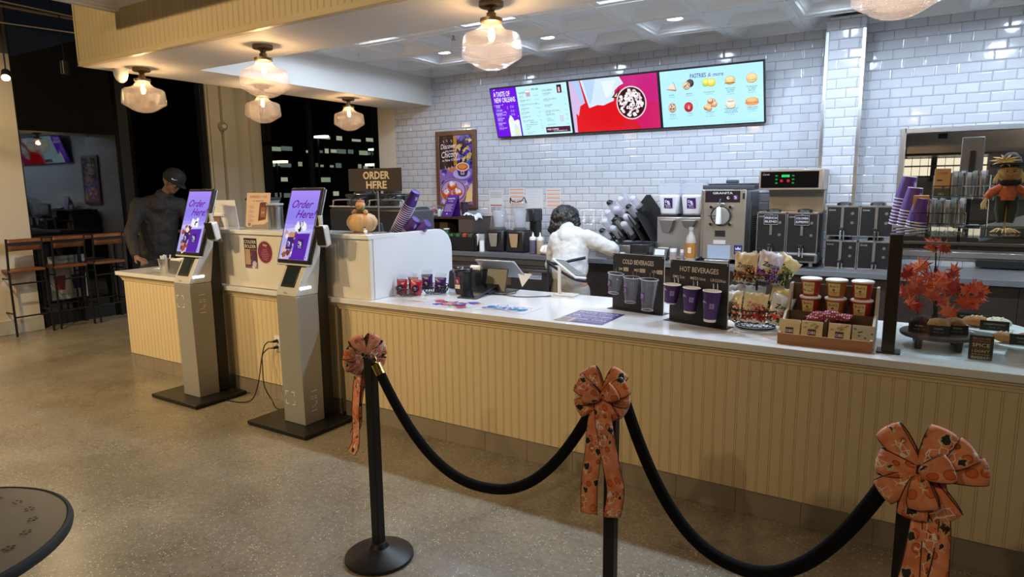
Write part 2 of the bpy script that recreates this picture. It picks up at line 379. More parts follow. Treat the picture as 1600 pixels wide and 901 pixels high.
def floor_mat():
    m, nt, b = nodes('polished_concrete'); geo = N(nt, 'ShaderNodeNewGeometry')
    def noise(sc, det=6, rough=.6):
        n = N(nt, 'ShaderNodeTexNoise'); n.inputs['Scale'].default_value = sc; n.inputs['Detail'].default_value = det; n.inputs['Roughness'].default_value = rough
        nt.links.new(geo.outputs['Position'], n.inputs['Vector']); return n
    def ramp(src, *st):
        r = N(nt, 'ShaderNodeValToRGB'); e = r.color_ramp.elements
        while len(e) < len(st): e.new(.5)
        for q, (p, c) in zip(e, st): q.position = p; q.color = (*c, 1)
        nt.links.new(src, r.inputs[0]); return r
    def mix(f, a, c, mode='MIX'):
        x = N(nt, 'ShaderNodeMix', data_type='RGBA', blend_type=mode)
        if isinstance(f, float): x.inputs[0].default_value = f
        else: nt.links.new(f, x.inputs[0])
        nt.links.new(a, x.inputs[6])
        if isinstance(c, tuple): x.inputs[7].default_value = (*c, 1)
        else: nt.links.new(c, x.inputs[7])
        return x.outputs[2]
    base = ramp(noise(1.3, 8, .62).outputs['Fac'], (.30, (.165, .142, .108)), (.52, (.245, .215, .165)), (.72, (.325, .29, .225)))
    stain = ramp(noise(3.1, 10, .7).outputs['Fac'], (.26, (0.5, .46, .43)), (.38, (1, 1, 1)), (1, (1, 1, 1)))
    c = mix(1.0, base.outputs[0], stain.outputs[0], 'MULTIPLY')
    fine = ramp(noise(38, 6, .75).outputs['Fac'], (.33, (.62, .60, .57)), (.62, (1.12, 1.12, 1.12)))
    c = mix(.8, c, fine.outputs[0], 'MULTIPLY')
    v = N(nt, 'ShaderNodeTexVoronoi'); v.inputs['Scale'].default_value = 75; nt.links.new(geo.outputs['Position'], v.inputs['Vector'])
    sp = ramp(v.outputs['Distance'], (.0, (1, 1, 1)), (.20, (1, 1, 1)), (.24, (0, 0, 0)))
    dn = ramp(noise(5, 3).outputs['Fac'], (.45, (0, 0, 0)), (.62, (1, 1, 1)))
    pk = ramp(v.outputs['Color'], (.40, (0, 0, 0)), (.46, (1, 1, 1)))
    f1 = mix(1.0, sp.outputs[0], pk.outputs[0], 'MULTIPLY'); f2 = mix(.5, f1, dn.outputs[0], 'MULTIPLY')
    c = mix(f2, c, (.78, .73, .64))
    v2 = N(nt, 'ShaderNodeTexVoronoi'); v2.inputs['Scale'].default_value = 22; nt.links.new(geo.outputs['Position'], v2.inputs['Vector'])
    s2 = ramp(v2.outputs['Distance'], (.0, (1, 1, 1)), (.07, (1, 1, 1)), (.11, (0, 0, 0))); c = mix(s2.outputs[0], c, (.06, .05, .045))
    nt.links.new(c, b.inputs['Base Color'])
    rr_ = N(nt, 'ShaderNodeMapRange'); rr_.inputs[3].default_value = .16; rr_.inputs[4].default_value = .42; nt.links.new(noise(2.2, 6).outputs['Fac'], rr_.inputs[0]); nt.links.new(rr_.outputs[0], b.inputs['Roughness'])
    bp = N(nt, 'ShaderNodeBump'); bp.inputs['Strength'].default_value = .10; bp.inputs['Distance'].default_value = .01; nt.links.new(noise(14, 5).outputs['Fac'], bp.inputs['Height']); nt.links.new(bp.outputs[0], b.inputs['Normal'])
    b.inputs['Specular IOR Level'].default_value = .45
    return m
FLOOR = floor_mat()
darkceil = P('dark_open_ceiling', (.018, .018, .020), .85, bump=.3, bscale=6)
ceilw = P('ceiling_white', (.78, .78, .78), .7)
soffitw = P('soffit_paint', (.68, .66, .62), .65)
basetile = P('base_tile', (.27, .225, .175), .42, var=.18, vscale=9, bump=.04, bscale=30)
WX = -9.1
struct('floor', MB().bx(-9.3, 5.2, -4.2, 10.6, -.12, 0), FLOOR, base=(0, 0, 0))
# tiled wall with the pass-through opening
m = MB(); W0, W1, WZ0, WZ1 = -.147, 2.30, 1.06, 2.06
m.bx(-5.79, W0, 6.5, 6.65, 0, 3.1).bx(W0, W1, 6.5, 6.65, 0, WZ0).bx(W0, W1, 6.5, 6.65, WZ1, 3.1).bx(W1, 3.6, 6.5, 6.65, 0, 3.1)
struct('wall_back', m, TILE, smooth=0)
struct('wall_left', MB().bx(-6.08, -5.79, 6.5, 6.65, 0, 4.3), creamw, smooth=0)
struct('pillar_back', MB().bx(-.76, -.47, 6.23, 6.5, .955, 3.0), TILE, smooth=0)
mm = MB().bx(-.766, -.738, 6.224, 6.26, .95, 2.89).bx(-.492, -.464, 6.224, 6.26, .95, 2.89)
struct('trim_1', mm, steel, bevel=.002)
# steel lining of the opening
m = MB(); m.bx(W0-.03, W0+.012, 6.485, 6.67, WZ0-.03, WZ1+.03).bx(W1-.012, W1+.03, 6.485, 6.67, WZ0-.03, WZ1+.03).bx(W0, W1, 6.485, 6.67, WZ1-.01, WZ1+.03).bx(W0, W1, 6.46, 6.67, WZ0-.03, WZ0+.015)
struct('trim_2', m, steel, bevel=.002)
# kitchen behind the opening
kd = P('kitchen_wall', (.10, .10, .11), .5)
struct('wall_kitchen', MB().bx(-1.2, 3.6, 9.3, 9.4, 0, 3.1).bx(-1.25, -1.15, 6.65, 9.3, 0, 3.1).bx(3.5, 3.6, 6.65, 9.3, 0, 3.1), kd, smooth=0)
struct('ceiling_kitchen', MB().bx(-1.2, 3.6, 6.65, 9.4, 3.0, 3.1), kd, smooth=0)
# coffered ceiling over the serving area
m = MB(); x0c, y0c, pt = -4.605, 5.93, .61
def ring(a, b, za, zb, cx, cy):
    v = [(cx-a, cy-a, za), (cx+a, cy-a, za), (cx+a, cy+a, za), (cx-a, cy+a, za), (cx-b, cy-b, zb), (cx+b, cy-b, zb), (cx+b, cy+b, zb), (cx-b, cy+b, zb)]
    m.add(v, [(i, (i+1) % 4, 4+(i+1) % 4, 4+i) for i in range(4)])
for i in range(-1, 13):
    for j in range(-5, 2):
        cx, cy = x0c+pt*(i+.5), y0c-pt*(.5-j) if j < 1 else y0c+.305
        if cx < -5.2: pass
        ring(.305, .300, 2.960, 2.960, cx, cy); ring(.300, .300, 2.960, 2.968, cx, cy); ring(.300, .250, 2.968, 2.968, cx, cy)
        ring(.250, .238, 2.968, 2.982, cx, cy); ring(.238, .228, 2.982, 2.985, cx, cy); ring(.228, .175, 2.985, 3.035, cx, cy)
        m.add([(cx-.175, cy-.175, 3.035), (cx+.175, cy-.175, 3.035), (cx+.175, cy+.175, 3.035), (cx-.175, cy+.175, 3.035)], [(0, 1, 2, 3)])
struct('ceiling_serving', m, ceilw, smooth=0)
struct('ceiling_slab', MB().bx(-5.4, 3.6, 3.0, 6.65, 3.06, 3.15), ceilw, smooth=0)
# bulkhead along the left end and soffit along the front
bead_paint = P('beadboard_paint', (.67, .54, .335), .45, bump=.02, bscale=60)
m = MB().bx(-5.79, -5.18, 2.83, 6.5, 2.635, 4.25).bx(-5.18, 3.6, 2.83, 3.43, 2.635, 4.25)
struct('ceiling_soffit', m, soffitw, smooth=0)
def bead(x0, x1, z0, z1, y, pitch=.0553, d=.0030, th=.02, side=False):
    """beadboard: twin grooves cut between flat staves, facing -y"""
    prof = [(x0, 0)]; x = x0+pitch*.6
    while x < x1-.012:
        for g in (0, .0085): prof += [(x+g-.0016, 0), (x+g, d), (x+g+.0016, 0)]
        x += pitch
    prof.append((x1, 0)); n = len(prof); m = MB()
    m.add([(p, y+q, z0) for p, q in prof]+[(p, y+q, z1) for p, q in prof], [(i, i+1, n+i+1, n+i) for i in range(n-1)])
    m.add([(x0, y, z0), (x1, y, z0), (x1, y+th, z0), (x0, y+th, z0), (x0, y, z1), (x1, y, z1), (x1, y+th, z1), (x0, y+th, z1)], [(0, 3, 2, 1), (4, 5, 6, 7), (1, 2, 6, 5), (3, 0, 4, 7), (2, 3, 7, 6)])
    return m
struct('wall_fascia', bead(-5.80, 3.6, 2.66, 4.25, 2.80, .0553), bead_paint, smooth=0)
struct('trim_3', MB().bx(-5.815, 3.6, 2.785, 2.83, 2.635, 2.672).bx(-5.815, -5.79, 2.785, 6.5, 2.635, 2.672).bx(-5.815, -5.795, 2.79, 2.83, 2.67, 4.25), bead_paint, bevel=.003)
# hall shell
struct('ceiling_hall', MB().bx(-9.3, 5.2, -4.2, 2.8, 4.25, 4.35).bx(-9.3, -5.79, 2.8, 10.6, 4.25, 4.35), darkceil, smooth=0)
struct('wall_right', MB().bx(3.6, 3.7, -4.2, 6.65, 0, 4.3), creamw, smooth=0)
struct('wall_front', MB().bx(-9.3, 3.7, -4.2, -4.1, 0, 4.3), P('far_hall_wall', (.25, .21, .16), .8), smooth=0)
struct('wall_far', MB().bx(-9.3, -6.08, 10.4, 10.5, 0, 4.3).bx(-6.08, -5.98, 6.65, 10.5, 0, 4.3), P('far_wall_dark', (.07, .065, .06), .8), smooth=0)
# window wall
pil = MB().bx(WX-.15, WX+.16, -4.2, 3.56, .10, 3.2)
struct('wall_window_side', pil, creamw, smooth=0)
struct('wall_above_pillar', MB().bx(WX-.15, WX+.16, -4.2, 3.56, 3.2, 4.25), P('upper_pillar', (.12, .12, .12), .8), smooth=0)
struct('baseboard_left', MB().bx(WX-.15, WX+.185, -4.2, 3.58, 0, .17), P('worn_baseboard', (.50, .48, .44), .6, var=.3, vscale=7), bevel=.004)
m = MB(); a, b = 6.05, 6.98
m.bx(WX-.15, WX+.05, a, b, 0, 4.25).bx(WX+.05, WX+.09, a+.02, a+.19, 0, 4.25).bx(WX+.05, WX+.13, a+.215, a+.42, 0, 4.25).bx(WX+.05, WX+.07, a+.42, a+.66, 0, 4.25).bx(WX+.05, WX+.14, a+.69, b-.10, 0, 4.25)
struct('pillar_window', m, creamw, bevel=.006)
wf = P('window_frame_black', (.012, .012, .013), .4)
def window(n, y0, y1, mull, trans=()):
    f = MB(); z0, z1 = .16, 4.2
    f.bx(WX-.1, WX+.02, y0, y0+.07, 0, 4.25).bx(WX-.1, WX+.02, y1-.07, y1, 0, 4.25).bx(WX-.1, WX+.02, y0, y1, 0, z0).bx(WX-.1, WX+.02, y0, y1, z1, 4.25)
    for q, wd in mull: f.bx(WX-.1, WX+.02, q-wd/2, q+wd/2, z0, z1)
    for (ya, yb, z) in trans: f.bx(WX-.1, WX+.02, ya, yb, z-.03, z+.03)
    o = struct('window_%d' % n, f, wf, bevel=.003)
    g = MB().bx(WX-.045, WX-.035, y0+.02, y1-.02, z0-.02, z1+.02); gl = obj('pane', g, NIGHTGLASS, o, smooth=0); gl['kind'] = 'structure'
NIGHTGLASS = clear_mat('window_glass', (.80, .84, .82), ior=1.8)
window(1, 3.56, 6.05, [(4.84, .13)])
window(2, 6.98, 9.75, [(7.12, .14), (8.06, .045)], [(7.0, 7.2, 2.38)])
struct('wall_window_end', MB().bx(WX-.15, WX+.1, 9.75, 10.4, 0, 4.25), creamw, smooth=0)
# street ground and pavement outside
struct('ground', MB().bx(-80, -9.3, -40, 70, -.3, -.15), P('asphalt_night', (.03, .03, .032), .7), smooth=0)

# ------------------------------------------------------------------ counters
def tiles_row(x0, x1, y, z1, phase, step=.3075):
    m = MB(); a = x0; k = math.floor((x0-phase)/step)+1
    while a < x1-1e-3:
        b = min(phase+k*step, x1); m.bx(a+.0012, b-.0012, y, y+.012, .0, z1); a = b; k += 1
    m.bx(x0, x1, y+.004, y+.02, 0, z1-.001); return m
def counter(name, label, x0, x1, top, yf=3.234, yb=4.10, over=.045, lend=True, base_z=.123, top_over=(.04, .0), cap_mat=None):
    t = thing(name, label, 'counter', ((x0+x1)/2, yf, 0))
    sub(t, 'front_panel', bead(x0, x1, base_z+.004, top-.085, yf), bead_paint, smooth=0)
    body = MB().bx(x0+.002, x1-.002, yf+.02, yb-.03, .02, top-.036); sub(t, 'body', body, cream, smooth=0)
    tr = MB()
    for z0, z1, d in ((top-.088, top-.070, .008), (top-.070, top-.052, .018), (top-.052, top-.036, .034)): tr.bx(x0-(.02 if lend else 0), x1, yf-d, yf+.02, z0, z1)
    sub(t, 'trim_moulding', tr, bead_paint, bevel=.003)
    sub(t, 'base_tile', tiles_row(x0, x1, yf-.004, base_z, -2.533), basetile, bevel=.001)
    sub(t, 'base_strip', MB().bx(x0, x1, yf-.006, yf+.005, base_z, base_z+.004), steeld)
    sub(t, 'countertop', MB().bx(x0-top_over[0], x1+top_over[1], yf-over-.009, yb, top-.036, top), cap_mat or quartz, bevel=.003)
    return t
counter('service_counter', 'long cream beadboard service counter with white stone top behind the rope barrier', -3.45, 2.9, .89)
counter('kiosk_counter', 'cream beadboard counter section between the two ordering kiosks, below the raised wall', -5.15, -3.50, .885, yb=3.50, lend=False, top_over=(.0, .0))
counter('condiment_counter', 'low cream beadboard counter at the far left end where the man stands', -6.29, -5.16, .91, yf=3.215, yb=3.98)
# raised screen wall on the counters
rw = P('raised_wall_panel', (.70, .66, .60), .32)
t = thing('raised_wall', 'smooth cream raised wall with ledge cap carrying the pumpkin and order sign', 'counter screen', (-4.2, 3.3, .885))
sub(t, 'panel', MB().bx(-5.16, -3.135, 3.215, 3.25, .8905, 1.306).bx(-5.16, -5.13, 3.25, 4.05, .9115, 1.306), rw, bevel=.002)
sub(t, 'cap', MB().bx(-5.17, -3.128, 3.195, 3.46, 1.306, 1.338), quartz, bevel=.003)
def rpoly():
    y0, y1, z0, z1, r = 3.25, 4.13, .891, 1.332, .17
    p = [(y0, z0), (y1, z0), (y1, z1-r)] + [(y1-r+r*math.cos(a), z1-r+r*math.sin(a)) for a in [PI/2*i/10 for i in range(1, 10)]] + [(y1-r, z1), (y0, z1)]
    m = MB(); n = len(p)
    m.add([(-3.16, y, z) for y, z in p]+[(-3.13, y, z) for y, z in p], [tuple(range(n)), tuple(reversed(range(n, 2*n)))]+[((i+1) % n, i, n+i, n+(i+1) % n) for i in range(n)]); return m
sub(t, 'end_screen', rpoly(), P('white_laminate', (.72, .73, .76), .35), bevel=.003)
# stickers on the raised wall
a = Art(.155, .235, '2a1c1e'); a.rect(0, 0, .155, .15, '7b5a44')
for k in range(16): a.blob(random.uniform(.02, .135), random.uniform(.01, .14), random.uniform(.008, .022), random.choice(['4a2f20', 'c9a27a', '8d7a66', 'e0cdb5', '5f3d6e', '2b2020']))
a.rect(.012, .03, .06, .12, 'b79a7c'); a.rect(.09, .05, .055, .09, '5b2f55'); a.circ(.118, .035, .025, 'c9b7c9')
a.text('COLDER', .08, .195, .036, 'e8dfd2', 'CENTER', bold=.02); a.text('BOLDER', .08, .16, .036, 'e8dfd2', 'CENTER', bold=.02)
tag(a.place('poster_sticker', (-4.468, 3.2145, 1.04), XR, ZU, mat=GLOSSPRINT), 'rectangular brown COLDER BOLDER drink sticker on the raised wall beside the oval sticker', 'sticker')
a = Art(.19, .19); a.circ(.095, .095, .095, 'd9cbb0', n=40); a.circ(.095, .095, .084, '7c3550', n=40)
a.text('Hey', .095, .14, .03, 'e9d8d4', 'CENTER', shear=.3)
for k in range(7): a.rect(.095-.05+abs(k-3)*.008, .115-k*.013, .1-abs(k-3)*.016, .003, 'c08a95')
tag(a.place('oval_sticker', (-4.315, 3.2145, 1.078), XR, ZU, mat=GLOSSPRINT), 'round maroon sticker with cream rim on the raised wall right of the drink sticker', 'sticker')
# ------------------------------------------------------------------ outlet and cords behind the right kiosk
t = thing('wall_outlet', 'white double electrical outlet on the beadboard between the kiosks', 'outlet', (-4.158, 3.232, .40))
sub(t, 'plate', MB().bx(-4.195, -4.12, 3.226, 3.233, .40, .525), white, bevel=.002)
for z in (.437, .487):
    sub(t, 'socket', MB().cyl((-4.158, 3.226, z), (-4.158, 3.222, z), .017, 16), white)
    sub(t, 'plug', MB().cyl((-4.158, 3.222, z), (-4.163, 3.19, z-.002), .014, 12, .010).cyl((-4.163, 3.19, z-.002), (-4.20, 3.17, z-.004), .008, 8, .004), blackp)
c = MB().tube(bez([(-4.20, 3.17, .485), (-4.24, 3.16, .44), (-4.27, 3.15, .33), (-4.30, 3.13, .15), (-4.32, 3.08, .03), (-4.40, 3.03, .006), (-4.57, 3.0, .006)], 8), .0045, 6)
tag(obj('power_cord', c, blackp), 'black power cord running from the outlet to the left kiosk base', 'cord')
c = MB().tube(bez([(-4.20, 3.17, .433), (-4.25, 3.15, .38), (-4.22, 3.12, .30), (-4.16, 3.08, .16), (-4.10, 3.09, .06), (-4.02, 3.07, .01), (-3.95, 3.1, .006)], 8), .0045, 6)
tag(obj('power_cord', c, blackp), 'black power cord running from the outlet to the right kiosk base', 'cord')

# ------------------------------------------------------------------ ordering kiosks (local frame, column centre at the origin)
kgrey = P('kiosk_grey', (.34, .33, .31), .38, .25); kwhite = P('kiosk_silver', (.56, .56, .55), .38, .2)
def kiosk(loc, label):
    t = thing('ordering_kiosk', label, 'kiosk', loc, 0, 'self-service ordering kiosks')
    K = dict(world=False)
    sub(t, 'base_plate', MB().bx(-.345, .255, -.22, .225, .004, .034), black, bevel=.006, **K)
    cb = MB().frustum((0, -.0, .034), (.215, .17), (.205, .185), .90); cb.cb((0, 0, .0), (.001, .001, .001)) if 0 else None
    sub(t, 'column', cb, kgrey, bevel=.004, **K)
    s = MB()  # silver head: front face leans back above the seam
    prof = [(-.0925, .936), (.0925, .936), (.16, 1.40), (.155, 1.43), (.115, 1.43), (.016, 1.15), (-.083, .965)]
    n = len(prof); s.add([(-.1025, y, z) for y, z in prof]+[(.1025, y, z) for y, z in prof], [tuple(range(n)), tuple(reversed(range(n, 2*n)))]+[((i+1) % n, i, n+i, n+(i+1) % n) for i in range(n)])
    sub(t, 'head', s, kwhite, bevel=.003, **K)
    sub(t, 'rear_spine', MB().bx(-.07, .095, .095, .19, .034, 1.38), black, bevel=.006, **K)
    # scanner window below the screen, on the leaning face
    d = Vector((0, .099, .185)).normalized()
    def onface(u, v, off): # u sideways, v along face from z=.975
        nrm = Vector((0, -d.z, d.y)); p = Vector((0, -.083, .965)) + d*v + nrm*off + Vector((u, 0, 0)); return p
    def slab(u0, u1, v0, v1, o0, o1):
        q = [onface(u, v, o) for o in (o0, o1) for u, v in ((u0, v0), (u1, v0), (u1, v1), (u0, v1))]
        return MB().add(q, [(0, 1, 2, 3), (7, 6, 5, 4), (0, 4, 5, 1), (1, 5, 6, 2), (2, 6, 7, 3), (3, 7, 4, 0)])
    sc = sub(t, 'scanner', slab(-.078, .058, .03, .19, -.004, .006), blackp, bevel=.004, **K)
    sub(sc, 'scanner_glass', slab(-.062, .042, .05, .17, .006, .0075), P('scanner_glass', (.02, .03, .035), .08), smooth=0, **K)
    a = Art(.06, .02); a.text('1576', .03, .004, .018, '2a2a2a', 'CENTER'); 
    a.place('model_number', (-.03-.01, -.0955, .948), XR, ZU, t, mat=PRINT, **K)
    sub(t, 'side_light', MB().bx(.100, .1065, -.06, .035, .978, .994), E('kiosk_light', (.9, .97, 1), 9), bevel=.003, **K)
    # lettering on the right side and corner brackets on the front
    for pz, sz in ((.70, 1), (.12, 1)):
        a = Art(.2, .06); c = 'e8e6dc'
        a.rect(0, .005, .006, .05, c); a.rect(.03, .005, .006, .018, c); a.line([(.03, .03), (.055, .052)], .006, c); a.rect(.058, .04, .006, .016, c)
        a.rect(.075, .005, .006, .05, c) if 0 else None
        a.rect(.085, .005, .006, .022, c); a.rect(.085, .036, .006, .02, c); a.rect(.10, .005, .006, .022, c); a.rect(.10, .036, .006, .02, c); a.rect(.14, .005, .006, .05, c)
        if (pz > .5) == (loc[0] < -4.2):
            a.place('side_lettering', (.1085 if pz > .5 else .1088, -.03+.03, pz+.0), (0, 0, 1), (0, -1, 0), t, mat=PRINT, **K) if 0 else a.place('side_lettering', (.1095, -.035, pz), ZU, (0, 1, 0), t, mat=PRINT, **K) if 0 else place_side(a, t, pz)
            b = Art(.11, .11)
            for cx, cy, sx, sy in ((.01, .01, 1, 1), (.10, .01, -1, 1), (.01, .10, 1, -1), (.10, .10, -1, -1)):
                b.line([(cx, cy), (cx+sx*.028, cy)], .006, c); b.line([(cx, cy), (cx, cy+sy*.028)], .005, c)
            b.place('corner_marks', (-.085, -.0935 if pz > .5 else -.0885, pz+.04), XR, (0, .0, 1), t, mat=PRINT, **K)
    # leaning display
    a0 = math.atan2(.166, .51); T = Matrix.Translation((0, -.026, 1.15)) @ Matrix.Rotation(-a0, 4, 'X')
    H = .536; W = .325
    m = MB(); m.M = T; m.bx(-W/2, W/2, 0, .034, 0, H); sub(t, 'display', m, blackp, bevel=.012, **K)
    m = MB(); m.M = T; m.bx(-W/2+.004, W/2-.004, .02, .042, .004, H-.004); sub(t, 'display_rim', m, kwhite, bevel=.008, **K)
    m = MB(); m.M = T; m.bx(-.09, .09, .042, .09, .06, .42); sub(t, 'display_mount', m, blackp, bevel=.006, **K)
    m = MB(); m.M = T; m.bx(-W/2-.002, W/2+.002, .005, .03, -.012, .0); sub(t, 'speaker_bar', m, kwhite, bevel=.003, **K)
    w_, h_ = W-.036, H-.05; a = Art(w_, h_, '9a86ef')
    for k in range(10): a.rect(0, h_-.03*k-.03, w_, .03, ('a58df5', 'a18bf3', '9c88f2', '9886f0', '9484ee', '9082ec', '9184ec', '9a8aee', 'a89cf2', 'b8b0f5')[k])
    a.poly([(0, .205), (.05, .215), (.11, .225), (.18, .21), (w_, .20), (w_, .0), (0, 0)], 'c9c6f2')
    a.poly([(0, 0), (w_, 0), (w_, .20), (.15, .185), (0, .19)], 'b0aae8')
    for k in range(22): a.blob(random.uniform(.03, .13), random.uniform(.0, .2), random.uniform(.010, .024), random.choice(['8a5a48', 'e0b39a', 'c98f70', '5a2e2a', 'f0dcc8', 'a8483a', '70403a']))
    for k in range(12): a.blob(.165+random.uniform(-.04, .05), .212+random.uniform(0, .04), random.uniform(.010, .02), random.choice(['f2f2f8', 'ffffff', 'dcdcea', '3a3030']), ry=.02)
    a.poly([(.125, 0), (.262, 0), (.272, .185), (.135, .18)], '5c2aa8'); a.poly([(.055, .07), (.115, .07), (.118, .155), (.06, .155)], '41246b')
    db_logo(a, .165, .075, .06, '41246b'); db_logo(a, .063, .085, .045, '41246b')
    a.text('Order', .03, h_-.125, .080, '6a1f96', shear=.45, bold=.03); a.text('Here!', .095, h_-.195, .080, '6a1f96', shear=.45, bold=.03)
    a.circ(w_-.02, .018, .009, 'cfc6f5'); a.circ(w_-.02, .018, .006, '5c2aa8')
    m = a.mb; m.v = [T @ Vector((p.x-w_/2, -.0006-p.z*1.0, p.y+.025)) for p in m.v]
    obj('screen_picture', m, KSCREEN, t, smooth=0, **K)
    # card reader on an arm at the right
    m = MB(); m.cb((.213, .07, 1.335), (.07, .07, .14), (.25, 0, .35)); rd = sub(t, 'card_reader', m, white, bevel=.012, **K)
    m = MB(); m.cb((.2275, .0305, 1.340), (.062, .012, .135), (.25, 0, .35)); sub(rd, 'reader_screen', m, blackp, bevel=.005, **K)
    m = MB(); m.cb((.198, .115, 1.318), (.05, .02, .14), (.25, 0, .35)); sub(rd, 'reader_cradle', m, steeld, bevel=.003, **K)
    sub(t, 'reader_arm', MB().bx(.15, .185, .08, .10, 1.36, 1.47), kwhite, bevel=.003, **K)
    return t
def place_side(a, t, pz):
    m = a.mb; xs = .1085
    m.v = [Vector((xs+p.z - (0 if pz < .5 else .003), -.03+p.y, pz+p.x)) for p in m.v]
    return obj('side_lettering', m, PRINT, t, world=False, smooth=0)
kiosk((-3.59, 2.97, 0), 'tall grey self-order kiosk nearest the rope barrier, bracket marks low on its column')
kiosk((-4.80, 2.97, 0), 'tall grey self-order kiosk farther left, next to the low condiment counter')

# ------------------------------------------------------------------ menu screens
mt = math.atan2(.17, .53); Xd = Vector((1, 0, 0)); Yd = Vector((0, -math.sin(mt), math.cos(mt))); Zd = Xd.cross(Yd)
def menu_board(i, label, art):
    x0 = -4.18+.976*i; o = Vector((x0, 6.44, 2.198))
    t = thing('menu_screen', label, 'screen', tuple(o), 0, 'menu screens on the tiled wall')
    def slab(u0, u1, v0, v1, w0, w1):
        q = [o+Xd*u+Yd*v+Zd*w_ for w_ in (w1, w0) for u, v in ((u0, v0), (u1, v0), (u1, v1), (u0, v1))]
        return MB().add(q, [(0, 1, 2, 3), (7, 6, 5, 4), (0, 4, 5, 1), (1, 5, 6, 2), (2, 6, 7, 3), (3, 7, 4, 0)])
    sub(t, 'bezel', slab(0, .974, 0, .557, -.045, -.002), blackp, bevel=.004)
    sub(t, 'wall_bracket', MB().bx(x0+.3, x0+.68, 6.40, 6.499, 2.40, 2.55), black)
    art.place('picture', o+Xd*.013+Yd*.013-Zd*.0015, Xd, Yd, t, mat=SCREEN)
W_, H_ = .948, .531; LB = 'c0edf4'
def smalltext(a, x, y, w, c='24464c', h=.008, words=3):
    a.text(''.join(random.choice('AEIORSTLNMCD') for _ in range(max(2, int(w/h*1.35)))), x, y, h, c)
a = Art(W_, H_, LB)
a.rect(0, 0, .33, H_, '6a10e0'); a.rect(.318, 0, .014, H_, '5b0ed0')
a.text('A TASTE OF', .03, H_-.085, .075, 'ffffff', bold=.02, width=.215); a.text('NEW ORLEANS', .03, H_-.15, .075, 'ffffff', bold=.02, width=.27)
a.line([(.04, H_-.012), (.06, H_-.006)], .005, 'ffffff')
for k in range(16):
    x, y = random.uniform(.01, .31), random.uniform(.2, .52); a.line([(x, y), (x+.006, y+.01)], .005, 'e8d8ff')
items = [('PRALINE', 'CREAM'), ('ICED CAFE',), ('BLENDED', 'BEIGNET LATTE'), ('HAZELNUT', 'MOCHA'), ('MARDI GRAS', 'LATTE'), ('CAFE AU LAIT',)]
y = H_-.185
for it in items:
    for s_ in it: a.text(s_, .035, y, .017, 'f4ecff', bold=.015); y -= .017
    a.text('HOT OR ICED', .035, y+.003, .010, 'd8c6ff'); y -= .02
for yy in (.33, .285, .245): a.text('SM  4.25', .225, yy, .013, 'efe2ff'); a.text('LG  5.45', .225, yy-.013, .013, 'efe2ff')
a.poly([(.175, 0), (.175, .17), (.185, .20), (.20, .22), (.21, .235), (.225, .222), (.24, .20), (.25, .17), (.30, .185), (.315, .17), (.315, 0)], 'e6f0f5')
a.poly([(.23, 0), (.235, .10), (.25, .13), (.262, .14), (.275, .12), (.29, .10), (.30, 0)], 'cfdff0'); a.rect(.235, .01, .055, .075, 'dfe6c8')
a.curve([(.13, .27), (.15, .28), (.165, .262)], .004, 'ffffff')
a.text('CLASSICS', .355, H_-.075, .028, '23444c', width=.10); a.poly([(.455, .42), (.47, .42), (.50, .42), (.505, .49), (.445, .49)], 'c9a0b0'); a.rect(.449, .465, .052, .02, 'f5eef0')
for x in (.525, .575): a.rect(x, .485, .035, .014, '23444c'); a.rect(x+.004, .489, .027, .006, LB)
y = H_-.11
for nm, pr in (('LATTE', '4.25 4.95'), ('CARAMEL LATTE', '4.75 5.25'), ('WHITE CHOCOLATE LATTE', '4.75 5.25'), ('CAPPUCCINO', '4.25 4.95'), ('HOT COFFEE', '2.95'), ('CARAMEL ICE', '4.55 5.15'), ('HOT CHOCOLATE', '3.95')):
    a.text(nm, .36, y, .017, '23444c'); a.text('HOT OR ICED', .36, y-.012, .009, '23444c'); a.text(pr, .60, y, .013, '23444c', 'RIGHT'); y -= .044
a.text('MAKE IT UP', .45, .135, .018, '23444c'); 
for k, s_ in enumerate(('EXTRA ESPRESSO SHOT', 'OAT MILK', 'SYRUPS')): a.text(s_, .39, .112-k*.022, .014, '23444c'); a.text('.75', .60, .112-k*.022, .013, '23444c', 'RIGHT')
a.text('Prices may vary by location', .40, .035, .010, '23444c'); a.text('Ask for details', .40, .018, .010, '23444c')
a.text('COLD BREW', .655, H_-.07, .026, '23444c', width=.12)
y = H_-.10
for nm in ('COLD BREW', 'NITRO COLD BREW', 'VIETNAMESE', 'CHICORY COLD BREW'):
    a.text(nm, .66, y, .017, '23444c'); a.text('SLOW STEEPED', .66, y-.013, .010, '23444c'); a.text('4.75', .925, y, .013, '23444c', 'RIGHT'); y -= .062
a.rect(.835, .43, .055, .085, '4a1c28'); a.rect(.85, .44, .02, .05, 'e0c8c0'); a.rect(.872, .46, .012, .05, '180c10')
a.text('VELVET ICE', .665, .205, .024, '23444c', width=.10); a.text('VANILLA', .665, .165, .015, '23444c'); a.text('CHOCOLATE', .665, .145, .015, '23444c'); a.text('FROZEN LATTE', .665, .10, .015, '23444c'); a.rect(.825, .13, .05, .075, 'c9d0e8'); a.rect(.832, .20, .036, .008, 'f0f4ff')
for yy in (.20, .15, .10): a.text('5.25', .925, yy, .013, '23444c', 'RIGHT')
a.rect(.64, .02, .295, .06, '4a1238'); a.text('FREE COFFEE', .655, .045, .024, 'ffffff', bold=.01); a.text('JOIN OUR REWARDS CLUB', .735, .03, .013, 'ffffff')
menu_board(0, 'left menu screen headed A TASTE OF NEW ORLEANS, purple column beside pale price lists', a)
